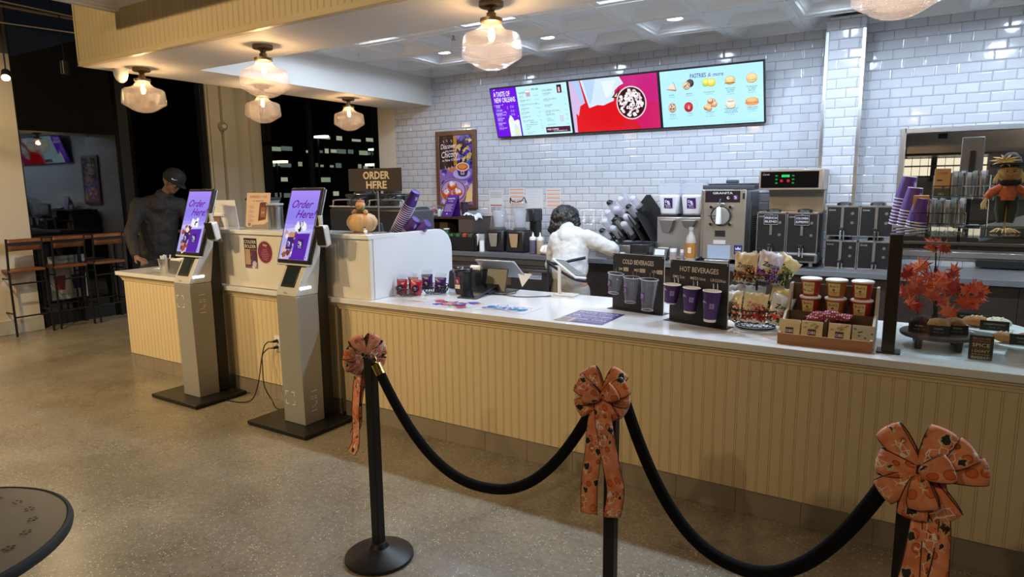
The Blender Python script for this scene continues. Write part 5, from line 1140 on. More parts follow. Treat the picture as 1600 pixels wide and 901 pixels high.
# pumpkin spice sign
t = thing('spice_sign', 'small dark framed PUMPKIN SPICE word sign standing in the case', 'sign', (.27, 3.36, CT), 0); M_ = Matrix.Translation((.268, 3.36, CT+.002)) @ Euler((-.10, 0, -.05)).to_matrix().to_4x4()
m = MB(); m.M = M_; m.bx(-.043, .043, 0, .012, 0, .105); sub(t, 'block', m, P('sign_block', (.03, .015, .012), .5), bevel=.001)
b = Art(.086, .105); b.rect(.002, .002, .082, .101, '1c100e')
for (s_, y_, sz, c_) in (('BECAUSE', .088, .011, 'b08a50'), ('PUMPKIN', .076, .012, 'b0502a'), ('SPICE', .056, .022, 'd8b878'), ('SEASON', .047, .008, 'a04a28'), ("I DON'T", .032, .016, 'd8b878'), ('KNOW', .020, .011, 'c09050'), ('RIGHT', .006, .013, 'c8a060')): b.text(s_, .043, y_, sz, c_, 'CENTER', bold=.02, width=.062)
m = b.mb; m.v = [M_ @ Vector((v.x-.043, -.0006-v.z, v.y)) for v in m.v]; obj('sign_print', m, PRINT, t, smooth=0)
# white cake stands with pastries
def stand(x, y, r, h, label, n=0):
    t = thing('cake_stand', label, 'cake stand', (x, y, CT), 0, 'white cake stands in the display case')
    sub(t, 'pedestal', MB().lathe([(0, 0), (r*.45, 0), (r*.46, .008), (r*.42, h*.5), (r*.44, h-.01), (0, h-.01)], 40, (x, y, CT)), white); sub(t, 'plate', MB().lathe([(0, h-.01), (r*.95, h-.006), (r, h+.002), (r*.98, h+.004), (r*.93, h), (0, h)], 48, (x, y, CT)), white)
stand(.325, 3.76, .145, .075, 'low white cake stand behind the maple leaves with pastries'); stand(.42, 3.45, .13, .075, 'white cake stand at the right edge, beside the word sign')
def roll(x, y, z, col, label, sc=(1.5, 1, .7), r=.038):
    t = thing('pastry', label, 'pastry', (x, y, z), 0, 'pastries on the white stands'); sub(t, 'crust', MB().sph((x, y, z+r*sc[2]), r, 18, 10, sc), P('crust_'+col, srgb(col), .7, bump=.5, bscale=50, var=.35, vscale=45), smooth=60)
    m = MB(); 
    for q in (-1, 0, 1): m.tube([(x+q*.018-.006, y-.02, z+r*sc[2]*1.88), (x+q*.018, y, z+r*sc[2]*2.03), (x+q*.018+.006, y+.02, z+r*sc[2]*1.88)], .0025, 5)
    sub(t, 'glaze_ribs', m, P('icing', (.7, .66, .58), .5), smooth=60)
roll(.27, 3.74, CT+.076, 'b8783c', 'brown roll at the left of the rear white stand'); roll(.35, 3.735, CT+.076, 'd8ccb0', 'pale icing covered roll at the right of the rear white stand'); roll(.355, 3.43, CT+.076, 'c08a58', 'tan pastry at the left of the front white stand', r=.032); roll(.44, 3.44, CT+.076, 'a8683c', 'brown pastry at the right of the front white stand', r=.034)
food_card(.235, 3.83, CT+.077, 'black card at the back left of the rear white stand', 'CROISSANT', .10); food_card(.335, 3.665, CT+.077, 'black card before the iced roll', 'CINNAMON ROLL', .11); food_card(.415, 3.385, CT+.077, 'black card before the pastries on the front stand', 'TURNOVER', .10)

# ------------------------------------------------------------------ back counter along the tiled wall
BT = .952
stone = P('grey_stone_top', (.14, .145, .16), .3, var=.12, vscale=20)
bdark = P('dark_cabinet', (.030, .020, .018), .4, var=.3, vscale=9)
t = thing('back_counter', 'long grey topped counter along the tiled wall carrying the drink machines', 'counter', (-1.4, 6.1, 0))
sub(t, 'worktop', MB().bx(-5.05, 2.6, 5.74, 6.495, .905, BT-.001), stone, bevel=.003)
m = MB(); x = -2.95
while x < 2.5: m.bx(x+.002, x+.598, 5.80, 5.82, .10, .895); x += .6
sub(t, 'cabinet_fronts', m, bdark, bevel=.002); sub(t, 'carcass', MB().bx(-2.95, 2.55, 5.82, 6.49, .0, .904).bx(-5.0, -4.55, 5.80, 6.49, 0, .904), blackm)
t = thing('undercounter_fridge', 'stainless undercounter prep fridge beneath the left end of the back counter', 'fridge', (-3.8, 6.1, 0))
sub(t, 'fridge_body', MB().bx(-4.5, -3.0, 5.80, 6.48, .10, .895), P('fridge_grey', (.10, .10, .105), .35, .7), bevel=.004)
sub(t, 'top_rail', MB().bx(-4.5, -3.0, 5.785, 5.80, .84, .895), steeld)
for x in (-4.46, -3.72):
    d = sub(t, 'door', MB().bx(x, x+.70, 5.772, 5.80, .16, .83), P('fridge_door', (.13, .13, .135), .30, .8), bevel=.004); sub(d, 'door_handle', MB().bx(x+.02, x+.68, 5.75, 5.772, .775, .80), steeld, bevel=.003)
sub(t, 'open_bay', MB().bx(-4.12, -3.60, 5.765, 5.773, .62, .76), brass and P('steel_warm_reflection', (.45, .33, .2), .25, .9));  # bay steel has the warm reflections put into its colour
b = Art(.155, .08, 'c9ccd4'); b.text('AVANTCO', .0775, .035, .032, '24408c', 'CENTER', bold=.02, shear=.2, width=.14); b.curve([(.02, .022), (.08, .018), (.13, .026), (.145, .018)], .004, '24408c'); b.place('badge', (-3.39, 5.770, .70), XR, ZU, t, mat=GLOSSPRINT)
# dark open shelf unit with items on it
t = thing('shelf_unit', 'low dark wooden shelf unit on the back counter below the framed poster', 'shelf', (-4.65, 6.15, BT)); sx0, sx1 = -5.03, -4.24
sub(t, 'top_board', MB().bx(sx0, sx1, 5.98, 6.42, 1.288, 1.312), wood_dark, bevel=.002); sub(t, 'side_board', MB().bx(sx0, sx0+.02, 5.98, 6.42, BT, 1.288), wood_dark); sub(t, 'side_board', MB().bx(sx1-.19, sx1, 5.98, 6.42, BT, 1.288), P('brown_box', (.07, .05, .045), .6)); sub(t, 'back_board', MB().bx(sx0, sx1, 6.40, 6.42, BT, 1.288), wood_dark); sub(t, 'mid_board', MB().bx(sx0, sx1-.19, 6.0, 6.40, 1.10, 1.118), wood_dark)
for k, (x, z, c_) in enumerate(((-4.95, BT, '6a4a30'), (-4.80, BT, '8a8a80'), (-4.92, 1.119, '7a5238'), (-4.72, 1.119, '5a4630'), (-4.62, BT, '8a6040'))):
    t = thing('storage_box', ('brown box on the lower shelf at far left', 'grey box on the lower shelf', 'tan box on the upper shelf at left', 'brown box on the upper shelf at right', 'orange brown box on the lower shelf at right')[k], 'box', (x, 6.15, z), 0, 'boxes inside the dark shelf unit')
    sub(t, 'carton', MB().bx(x-.06, x+.06, 6.08, 6.26, z, z+.12), P('box_'+c_, srgb(c_), .7), bevel=.003); sub(t, 'lid_flap', MB().bx(x-.062, x+.062, 6.07, 6.265, z+.118, z+.124), P('box_lid_'+c_, tuple(q*.7 for q in srgb(c_)), .7))
# dark tray box with wrapped items
t = thing('condiment_box', 'open black box of packets at the left end of the back counter', 'box', (-4.34, 5.95, BT)); fx0, fx1, fy0, fy1 = -4.45, -4.085, 5.80, 5.97
sub(t, 'box_shell', MB().bx(fx0, fx1, fy0, fy0+.008, BT, BT+.155).bx(fx0, fx1, fy1-.008, fy1, BT, BT+.19).bx(fx0, fx0+.008, fy0, fy1, BT, BT+.16).bx(fx1-.008, fx1, fy0, fy1, BT, BT+.175).bx(fx0, fx1, fy0, fy1, BT, BT+.008), blackp, bevel=.001)
for k, (x, c_) in enumerate(((-4.41, '2c5a30'), (-4.34, '2c5a30'), (-4.27, 'a04030'), (-4.21, '404038'), (-4.13, 'd0d0d0'))):
    t = thing('sauce_packet', ('green packet at the left of the black box', 'second green packet in the black box', 'red packet in the black box', 'dark packet in the black box', 'white packet at the right of the black box')[k], 'packet', (x, 5.95, BT+.02)); m = MB(); m.M = Matrix.Translation((x, 5.885, BT+.012)) @ Euler((0, .12*(k-2), .3)).to_matrix().to_4x4(); m.bx(-.022, .022, -.05, .05, 0, .175); sub(t, 'packet_body', m, P('pkt_'+c_, srgb(c_), .4), bevel=.006)
t = thing('green_bottle', 'tall green straw canister behind the rounded white screen', 'canister', (-4.535, 5.90, BT)); sub(t, 'tube_body', MB().lathe([(0, 0), (.022, 0), (.022, .22), (0, .22)], 20, (-4.54, 5.90, BT)), P('green_tube', srgb('2f6a3c'), .4)); sub(t, 'cap', MB().lathe([(.026, .22), (.034, .225), (.034, .235), (0, .237)], 20, (-4.54, 5.90, BT)), white)
# on top of the shelf unit
t = thing('candy_jar', 'clear jar of red and white wrapped sweets lying on the dark shelf', 'jar', (-4.88, 6.15, 1.313)); m = MB().lathe([(.0, -.08), (.055, -.08), (.062, -.06), (.062, .05), (.045, .075), (.045, .09), (0, .092)], 28, (-4.90, 6.18, 1.377), (0, PI/2, 0)); sub(t, 'jar_glass', m, plastic_clear)
rng = random.Random(3)
for k in range(9): sub(t, 'sweet', MB().lathe([(0, 0), (.02, .0), (.02, .012), (0, .012)], 14, (-4.965+.018*k, 6.165+rng.uniform(-.02, .02), 1.35+rng.uniform(-.012, .03)), (rng.uniform(0, 1), PI/2, 0)), P(('sw_r', 'sw_w', 'sw_p')[k % 3], srgb(('c03a2a', 'e8e4e0', '6a2a70')[k % 3]), .35))
for k, (x, c_, cc) in enumerate(((-4.79, 'c0ccd4', '3a3a80'), (-4.73, 'b0d8b0', '5aa040'))):
    t = thing('small_bottle', ('clear bottle with blue cap on the dark shelf', 'clear bottle with green cap on the dark shelf')[k], 'bottle', (x, 6.1, 1.313)); sub(t, 'bottle_body', MB().lathe([(0, 0), (.025, 0), (.027, .01), (.027, .065), (.012, .08), (.012, .09)], 20, (x, 6.1, 1.313)), P('btl_'+c_, srgb(c_), .2)); sub(t, 'cap', MB().lathe([(.014, .085), (.014, .11), (0, .11)], 16, (x, 6.1, 1.313)), P('cap_'+cc, srgb(cc), .4))
t = thing('table_tent', 'purple table tent card reading BARISTA in front of the framed poster', 'card', (-4.62, 6.1, 1.313)); m = MB(); m.add([(-4.735, 6.05, 1.313), (-4.575, 6.05, 1.313), (-4.52, 6.12, 1.56), (-4.665, 6.12, 1.56), (-4.715, 6.19, 1.313), (-4.55, 6.19, 1.313)], [(0, 1, 2, 3), (5, 4, 3, 2)]); sub(t, 'card', m, P('purple_card', srgb('4a2486'), .4), smooth=0, solid=.002)
b = Art(.15, .25); b.text('BARISTA', .075, .205, .026, 'f0eaf6', 'CENTER', bold=.02); b.text('on duty', .075, .178, .022, 'f0eaf6', 'CENTER', shear=.3)
for k in range(5): b.rect(.02, .135-k*.018, .11-(k % 2)*.02, .006, 'c8b8e0')
b.circ(.075, .03, .008, 'e8e0f0'); b.place('card_print', (-4.73, 6.0475, 1.315), XR, (.22, .27, 1), t, mat=GLOSSPRINT)
t = thing('dark_cup', 'dark purple cup upright beside the purple tent card', 'cup', (-4.50, 6.2, 1.313)); sub(t, 'cup_shell', cup_mesh(.045, .032, .15), [P('dark_plum', srgb('2c2438'), .5), blackp], world=False); sub(t, 'cup_lid', MB().lathe([(.047, .148), (.048, .155), (.040, .162), (0, .162)], 24), blackp, world=False)
m = MB(); rng = random.Random(9)
m.grid(lambda u, v: (-4.42+.20*u+.006*math.sin(9*v), 6.03+.14*v+.008*math.sin(11*u), 1.322+.035*abs(math.sin(3.5*u+2*v))*(.5+.5*math.sin(PI*v))+.006*math.sin(23*u)-.05*max(0, u-.85)/.15), 26, 14)
tag(obj('white_cloth', m, P('white_bag', (.72, .74, .78), .5), solid=.002, smooth=60), 'crumpled white plastic bag on the right end of the dark shelf', 'bag')
# papers on the wall
def wall_paper(x, z, w_, h_, label, kind):
    b = Art(w_, h_, 'c9cad0')
    if kind == 'lines':
        for k in range(6): b.rect(.02, h_-.03-k*.012, w_-.04, .003, '6a6a72')
        b.rect(.02, .095, w_-.04, .018, 'b06a70'); 
        for k in range(3):
            for q in (0, 1): b.rect(.025+q*.08, .07-k*.022, .065, .009, '3a3a5a')
    elif kind == 'orange':
        for k in range(5): b.rect(.012, h_-.03-k*.042, w_-.024, .013, 'e09a68'); b.rect(.012, h_-.047-k*.042, w_-.024, .002, '9a9aa0'); b.rect(.012, h_-.056-k*.042, w_-.024, .002, '9a9aa0')
    else:
        for k in range(8): b.rect(.03, h_-.04-k*.03, (w_-.06)*random.uniform(.5, 1), .003, 'b4b6be')
    tag(b.place('wall_paper', (x, 6.4985, z), XR, ZU, mat=PRINT), label, 'paper', 'papers taped to the tiles')
wall_paper(-4.355, 1.325, .20, .285, 'white sheet with grey text and a small red table, leftmost paper on the tiles', 'lines'); wall_paper(-4.07, 1.44, .205, .195, 'white sheet with orange bands above the clear blender hood', 'orange')
wall_paper(-3.85, 1.34, .23, .28, 'plain pale sheet between the two orange banded papers', 'plain'); wall_paper(-3.58, 1.40, .187, .222, 'white sheet with orange bands nearest the person in the hoodie', 'orange')
# blenders
def blender(x, label, tall):
    t = thing('blender', label, 'blender', (x, 6.0, BT), 0, 'commercial blenders on the back counter'); y = 6.0
    sub(t, 'base', MB().frustum((x, y, BT), (.235, .24), (.215, .20), .235), blackp, bevel=.02)
    p = [(-.055, .20), (.055, .20), (.045, .10), (.035, .055), (-.035, .055), (-.045, .10)]; m = MB(); m.M = Matrix.Translation((x, y-.118, BT)) @ Euler((math.radians(94.5), 0, 0)).to_matrix().to_4x4(); m.prism([(a_, b_) for a_, b_ in p], 0, .006)
    pn = sub(t, 'control_panel', m, P('panel_gold' if tall else 'panel_grey', (.62, .45, .26) if tall else (.42, .39, .36), .35, .5), bevel=.003)
    sub(pn, 'display_window', MB().bx(x-.016, x+.016, y-.1300, y-.118, BT+.095, BT+.125), blackp); sub(pn, 'brand_strip', MB().bx(x-.03, x+.03, y-.1265, y-.110, BT+.17, BT+.185), P('blue_strip', srgb('3a4a80'), .4))
    h = .52 if tall else .40
    def hood(u, v):
        a_ = 2*PI*u; e = 1-.40*v**1.6 if not tall else 1-.30*v**2; return (x+.11*e*math.cos(a_)*(abs(math.cos(a_))**.0), y+.10*e*math.sin(a_), BT+.24+h*.6*v)
    m = MB(); m.grid(hood, 28, 10, True); sub(t, 'sound_hood', m, plastic_clear, smooth=60)
    if tall: sub(t, 'hood_rim', MB().tube(bez([(x-.10, y-.03, BT+.52), (x-.085, y-.05, BT+.575), (x-.06, y-.06, BT+.545), (x, y-.06, BT+.535), (x+.06, y-.06, BT+.545), (x+.085, y-.05, BT+.58), (x+.10, y-.03, BT+.52)], 5), .006, 6), blackp)
    sub(t, 'jug', MB().lathe([(0, 0), (.05, 0), (.055, .02), (.075, .20), (.072, .20), (.05, .02)], 24, (x, y, BT+.24)), plastic_fog); sub(t, 'jug_collar', MB().lathe([(.07, 0), (.07, .02), (.045, .035), (0, .035)], 24, (x, y, BT+.233)), dgrey)
blender(-3.888, 'left black commercial blender with a grey panel', False); blender(-3.628, 'right black commercial blender with a gold panel and tall clear hood', True)
t = thing('cup_tube', 'short white and grey tube between the black box and the blenders', 'canister', (-4.385, 5.93, BT)); x = -4.03; sub(t, 'tube_body', MB().lathe([(0, 0), (.028, 0), (.028, .12), (0, .12)], 20, (x, 5.86, BT)), white); sub(t, 'tube_top', MB().lathe([(.031, .12), (.033, .19), (0, .19)], 20, (x, 5.86, BT)), plastic_fog)
t = thing('coffee_pod_machine', 'slim black single cup coffee machine right of the blenders', 'coffee machine', (-3.53, 6.15, BT)); sub(t, 'body', MB().bx(-3.59, -3.50, 6.14, 6.26, BT, 1.40), blackp, bevel=.012); sub(t, 'head', MB().bx(-3.60, -3.49, 6.06, 6.26, 1.27, 1.41), blackp, bevel=.015); sub(t, 'drip_tray', MB().bx(-3.59, -3.50, 6.05, 6.14, BT, BT+.03), dgrey, bevel=.004)
for k, (x, c_, lb) in enumerate(((-3.385, '5a5870', 'squeeze bottle of dark syrup standing by the blenders'), (-3.30, 'a89a88', 'squeeze bottle of tan sauce standing next to the cloth'))):
    t = thing('squeeze_bottle', lb, 'bottle', (x, 5.86, BT), 0, 'squeeze bottles on the back counter'); sub(t, 'bottle_body', MB().lathe([(0, 0), (.033, 0), (.036, .005), (.036, .135), (.034, .15), (0, .15)], 24, (x, 5.86, BT)), P('sq_'+c_, srgb(c_), .35)); sub(t, 'nozzle_cap', MB().lathe([(.036, .145), (.036, .172), (.022, .178), (.012, .182), (.005, .225), (0, .225)], 24, (x, 5.86, BT)), white)
def crumple(name, c, r, label, mat, seed, cat='cloth'):
    rng = random.Random(seed); ph = [rng.uniform(0, 6) for _ in range(8)]; m = MB()
    m.grid(lambda u, v: (c[0]+r[0]*math.cos(2*PI*u)*math.sin(PI*v)*(1+.14*math.sin(5*2*PI*u/1+ph[0])+.08*math.sin(9*v+ph[1])), c[1]+r[1]*math.sin(2*PI*u)*math.sin(PI*v)*(1+.14*math.sin(4*2*PI*u+ph[2])), c[2]+r[2]*max(0, (1-math.cos(PI*v))*.5*1.0-.0)*(1+.22*math.sin(3*2*PI*u+ph[3]+6*v))), 40, 16, True)
    return tag(obj(name, m, mat, smooth=60), label, cat)
crumple('towel', (-3.20, 5.83, BT), (.085, .07, .085), 'crumpled white towel on the back counter left of the person in the hoodie', P('towel_white', (.70, .67, .63), .9, bump=.5, bscale=90), 2, 'towel')
t = thing('steel_pitcher', 'tall steel container behind the crumpled towel', 'pitcher', (-3.24, 6.12, BT)); sub(t, 'body', MB().lathe([(0, 0), (.065, 0), (.068, .01), (.062, .20), (.066, .215), (.06, .21), (.06, .02), (0, .02)], 28, (-3.20, 6.12, BT)), steel); sub(t, 'handle', MB().tube(bez([(-3.138, 6.12, BT+.19), (-3.09, 6.12, BT+.18), (-3.09, 6.12, BT+.06), (-3.138, 6.12, BT+.04)], 5), .005, 6), steel)
# syrup bottles with pumps
for k, x in enumerate((-3.40, -3.27, -3.15, -3.05, -2.94, -2.84)):
    t = thing('syrup_bottle', ('syrup bottle with black neck ring at the left end of the row', 'second syrup bottle, white pump just above the dark hair', 'third syrup bottle from the left', 'fourth syrup bottle from the left', 'fifth syrup bottle from the left', 'rightmost syrup bottle in the row')[k], 'bottle', (x, 6.38, BT), 0, 'pump syrup bottles along the tiles'); y = 6.38
    zt = .30 if k else .24
    sub(t, 'bottle_body', MB().lathe([(0, 0), (.036, 0), (.038, .01), (.038, zt*.65), (.030, zt*.8), (.015, zt*.95), (.015, zt+.02)], 24, (x, y, BT)), plastic_clear); sub(t, 'syrup', MB().lathe([(0, .004), (.034, .004), (.034, zt*.45), (0, zt*.45)], 20, (x, y, BT)), P('syrup_%d' % (k % 3), ((.35, .2, .1), (.5, .45, .4), (.25, .1, .05))[k % 3], .1))
    p_ = sub(t, 'pump', MB().lathe([(.020, zt+.005), (.020, zt+.03), (.008, zt+.035), (.006, zt+.13), (0, zt+.13)], 14, (x, y, BT)), white if k else blackp); sub(p_, 'spout', MB().tube([(x+.008, y, BT+zt+.13), (x-.01, y-.02, BT+zt+.138), (x-.03, y-.05, BT+zt+.128)], .006, 8), white)
# cup and lid organiser
t = thing('lid_organiser', 'black slanted organiser filled with clear lids and cup stacks', 'organiser', (-2.45, 6.1, BT)); ox, oy = -2.42, 6.12
sub(t, 'drawer_base', MB().bx(-2.69, -2.33, 5.90, 6.30, BT, BT+.125), steeld, bevel=.004)
m = MB(); p = [(-.24, .14), (.26, .14), (.26, .44), (.14, .60), (.10, .60), (-.24, .18)]; m.M = Matrix.Translation((ox, oy+.17, BT)) @ Euler((PI/2, 0, 0)).to_matrix().to_4x4(); m.prism(p, 0, .012); sub(t, 'rear_plate', m, blackm)
ax_ = Vector((-.50, -.42, .78)).normalized()
for k in range(4):
    a_ = Vector((ox+.22-.10*k, oy+.02, BT+.18+.0*k)); m = MB(); q = a_+Vector((-.02, -.08, .03)); 
    c0 = a_+Vector((.03, 0, 0)); m.M = Matrix.Translation(c0) @ Euler((0, -.55, 0)).to_matrix().to_4x4(); m.bx(-.004, .004, -.13, .13, -.03, .30-.03*k); sub(t, 'divider', m, blackm, bevel=.002)
rng = random.Random(8)
for r_ in range(4):
    for c_ in range(3):
        b0 = Vector((ox-.19+.115*c_+.02*r_, oy-.05+.02*r_, BT+.15+.088*r_+.03*c_)); a2 = (ax_+Vector((rng.uniform(-.08, .08), 0, rng.uniform(-.05, .05)))).normalized(); L_ = .12+.03*rng.random()
        s_ = sub(t, 'lid_stack', MB().cyl(b0-a2*.03, b0+a2*L_, .034, 18, .038), clear_mat('lid_clear', (.88, .9, .95), haze=.35, hazecol=(.9, .88, .95), rough=.1)); sub(s_, 'dome_lid', MB().sph(b0+a2*(L_+.004), .036, 16, 10, (1, 1, .8)), (clear_mat('dome_clear', (.85, .87, .92), haze=.75, hazecol=(.95, .95, 1), rough=.08) if (r_*2+c_) % 3 else blackp))
        sub(s_, 'holder_ring', MB().cyl(b0-a2*.03, b0+a2*.015, .044, 18), blackm)
sub(t, 'tall_lids', MB().cyl(Vector((ox-.02, oy, BT+.45)), Vector((ox-.075, oy-.02, BT+.62)), .036, 18, .034), clear_mat('lid_clear', (.8, .82, .86)))
t = thing('small_printer', 'black label printer to the right of the lid organiser', 'printer', (-2.23, 6.0, BT)); sub(t, 'body', MB().bx(-2.32, -2.14, 5.88, 6.08, BT, BT+.145), blackp, bevel=.012); sub(t, 'slot', MB().bx(-2.30, -2.16, 5.872, 5.88, BT+.05, BT+.056), dgrey)
t = thing('white_jar', 'small white jar in front of the steel drawer', 'jar', (-2.35, 5.83, BT)); sub(t, 'jar_body', MB().lathe([(0, 0), (.022, 0), (.022, .05), (0, .05)], 20, (-2.37, 5.80, BT)), plastic_fog); sub(t, 'jar_lid', MB().lathe([(.024, .048), (.024, .065), (0, .065)], 20, (-2.37, 5.80, BT)), white)
# scale, jars, bottle in front of the dispensers
t = thing('digital_scale', 'black digital scale with a pale tilted display', 'scale', (-2.08, 5.88, BT)); sub(t, 'platform', MB().lathe([(0, 0), (.085, 0), (.09, .012), (.085, .022), (0, .022)], 28, (-2.10, 5.88, BT)), blackp)
M_ = Matrix.Translation((-2.03, 5.90, BT+.06)) @ Euler((-.35, 0, 0)).to_matrix().to_4x4(); m = MB(); m.M = M_; m.bx(-.07, .07, -.02, .03, -.055, .05); sub(t, 'head', m, dgrey, bevel=.008); m = MB(); m.M = M_; m.bx(-.05, .045, -.022, -.018, -.02, .035); sub(t, 'display', m, P('lcd_pale', (.55, .62, .66), .3))
for k, (x, r_, h_, c_, cap, lb) in enumerate(((-1.895, .033, .105, 'a08890', 'e8e8ea', 'small pink labelled jar with white lid beside the scale'), (-1.812, .018, .10, '8a7a80', 'e0e0e4', 'thin small bottle between the jar and the syrup jug'))):
    t = thing('small_jar', lb, 'jar', (x, 5.86, BT)); sub(t, 'jar_body', MB().lathe([(0, 0), (r_, 0), (r_, h_*.75), (r_*.8, h_*.85), (0, h_*.85)], 22, (x, 5.86, BT)), plastic_fog); sub(t, 'label', MB().lathe([(r_+.0006, h_*.2), (r_+.0006, h_*.6)], 22, (x, 5.86, BT), caps=False), P('lbl_'+c_, srgb(c_), .5)); sub(t, 'lid', MB().lathe([(r_*.95, h_*.83), (r_*.95, h_*1.1), (0, h_*1.1)], 22, (x, 5.86, BT)), P('lid_'+cap, srgb(cap), .4))
x = -1.735; t = thing('syrup_jug', 'tall clear jug with orange label in front of the granita machine', 'bottle', (x, 5.86, BT)); sub(t, 'jug_body', MB().lathe([(0, 0), (.042, 0), (.045, .008), (.045, .19), (.038, .225), (.020, .26), (.018, .29), (0, .29)], 26, (x, 5.86, BT)), P('jug_fog', srgb('a8a4a0'), .3)); sub(t, 'label', MB().lathe([(.0458, .04), (.0458, .175)], 26, (x, 5.86, BT), caps=False), P('orange_label', srgb('a8702c'), .5)); sub(t, 'cap', MB().lathe([(.022, .285), (.022, .315), (0, .317)], 20, (x, 5.86, BT)), P('grey_cap', (.35, .35, .36), .4))
b = Art(.03, .05, 'd8d4cc'); b.rect(.006, .012, .018, .004, '806858'); b.rect(.006, .026, .018, .004, '806858'); b.place('label_print', (x-.012, 5.86-.0475, BT+.085), XR, ZU, t, mat=PRINT)
# two clear hopper dispensers
t = thing('ice_dispenser', 'steel twin dispenser with two cloudy logo hoppers on top', 'dispenser', (-1.92, 6.2, BT)); sub(t, 'cabinet', MB().bx(-2.13, -1.70, 6.07, 6.42, BT, 1.345), steel, bevel=.006)
sub(t, 'chute', MB().frustum((-2.02, 6.04, 1.20), (.07, .06), (.14, .08), .12), steeld, bevel=.003); sub(t, 'chute', MB().frustum((-1.81, 6.04, 1.25), (.07, .06), (.14, .08), .07), steeld, bevel=.003)
sub(t, 'panel_note', MB().bx(-2.115, -2.01, 6.066, 6.07, 1.0, 1.055), white); sub(t, 'drip_shelf', MB().bx(-2.12, -1.71, 5.98, 6.07, BT, BT+.02), steeld)
for k, x in enumerate((-2.025, -1.805)):
    h_ = sub(t, 'hopper', MB().frustum((x, 6.20, 1.36), (.17, .22), (.205, .26), .20), P('hopper_white', (.62, .62, .68), .3), bevel=.025); sub(h_, 'clear_upper', MB().bx(x-.1, x+.1, 6.08, 6.32, 1.555, 1.66), plastic_fog, bevel=.01); sub(h_, 'hopper_lid', MB().bx(x-.095, x+.095, 6.09, 6.31, 1.66, 1.69), plastic_clear, bevel=.006); sub(h_, 'dark_throat', MB().bx(x-.09, x+.09, 6.08, 6.30, 1.342, 1.362), blackp)
    b = Art(.085, .095); db_logo(b, 0, 0, .082, '3c1f60'); b.place('hopper_logo', (x-.042, 6.077, 1.43), XR, (0, -.09, 1), t, mat=GLOSSPRINT)
# granita machine
t = thing('granita_machine', 'tall stainless machine labelled GRANITA with a round dispensing door', 'drink machine', (-1.46, 6.1, BT)); gx0, gx1, gy0, gy1 = -1.665, -1.27, 5.86, 6.40
sub(t, 'body', MB().bx(gx0, gx1, gy0+.03, gy1, 1.0, 1.60), steel, bevel=.006); sub(t, 'front_panel', MB().bx(gx0+.035, gx1-.0, gy0+.005, gy0+.03, .99, 1.60), P('granita_front', (.42, .40, .37), .33, .85), bevel=.004)
sub(t, 'lid', MB().bx(gx0+.01, gx1+.06, gy0+.03, gy1, 1.605, 1.64).bx(gx0+.05, gx1+.03, gy0+.06, gy1-.03, 1.64, 1.655), P('lid_dark', (.05, .055, .07), .35), bevel=.008); sub(t, 'lid_knob', MB().bx(-1.50, -1.40, 6.08, 6.16, 1.655, 1.685), P('lid_dark', (.05, .055, .07), .35), bevel=.008)
m = MB().bx(gx1, gx1+.004, gy0+.20, gy1-.02, .98, 1.58); sub(t, 'side_panel', m, steeld)
m = MB()
for r_ in range(20):
    for c_ in range(3): m.bx(gx1+.003, gx1+.008, gy0+.24+c_*.085, gy0+.305+c_*.085, 1.0+r_*.0185, 1.009+r_*.0185)
sub(t, 'louvres', m, blackm)['kind'] = 'stuff'
b = Art(.30, .10, '241c24'); b.text('GRANITA', .15, .072, .026, 'd8d0cc', 'CENTER', bold=.02, width=.17); db_logo(b, .245, .025, .034, '5a3a60'); b.circ(.20, .04, .013, 'c8c4c0'); b.circ(.205, .042, .009, '5a5450'); b.place('name_panel', (gx0+.045, gy0+.004, 1.49), XR, ZU, t, mat=GLOSSPRINT)
dc = Vector((-1.475, gy0, 1.375)); dr = sub(t, 'dispensing_door', MB().lathe([(0, 0), (.082, 0), (.085, .008), (.078, .02), (.06, .024), (0, .024)], 36, (dc.x, gy0+.006, dc.z), (PI/2, 0, 0)), P('door_clear', (.25, .24, .23), .2)); sub(dr, 'door_ring', MB().tube([(dc.x+.083*math.cos(q), gy0-.018, dc.z+.083*math.sin(q)) for q in [2*PI*i/36 for i in range(36)]], .006, 8, True), blackp)
for sx in (-1, 1):
    for sz in (-1, 1): sub(t, 'thumb_screw', MB().cyl((dc.x+sx*.082, gy0, dc.z+sz*.075), (dc.x+sx*.082, gy0-.035, dc.z+sz*.075), .013, 12), chrome)
sub(t, 'spout', MB().frustum((dc.x-.012, gy0-.035, dc.z-.075), (.045, .05), (.036, .04), .15), white, bevel=.008); sub(t, 'lever', MB().cyl((dc.x-.10, gy0-.04, dc.z), (dc.x-.02, gy0-.04, dc.z), .005, 8), blackp)
sub(t, 'tap_handle', MB().tube([(dc.x-.01, gy0-.03, dc.z+.07), (dc.x-.005, gy0-.045, dc.z+.12), (dc.x, gy0-.035, dc.z+.145)], .008, 8).cyl((dc.x-.03, gy0-.035, dc.z+.105), (dc.x+.03, gy0-.035, dc.z+.105), .006, 8), chrome)
sub(t, 'viewport', MB().bx(-1.525, -1.435, gy0-.0, gy0+.01, 1.19, 1.245), blackp, bevel=.002); sub(t, 'note_label', MB().bx(-1.535, -1.43, gy0+.002, gy0+.0048, 1.125, 1.16), P('pale_pink', (.55, .48, .52), .5)); 
sub(t, 'splash_panel', MB().bx(-1.585, -1.385, gy0-.0, gy0+.0045, .995, 1.115), P('splash_blue', (.30, .36, .48), .12)); sub(t, 'drip_tray', MB().bx(-1.59, -1.38, gy0-.08, gy0, .965, .99), steel, bevel=.004)
for x in (gx0+.06, gx1-.04): sub(t, 'foot', MB().cyl((x, gy0+.05, BT), (x, gy0+.05, .995), .02, 12), steeld); 
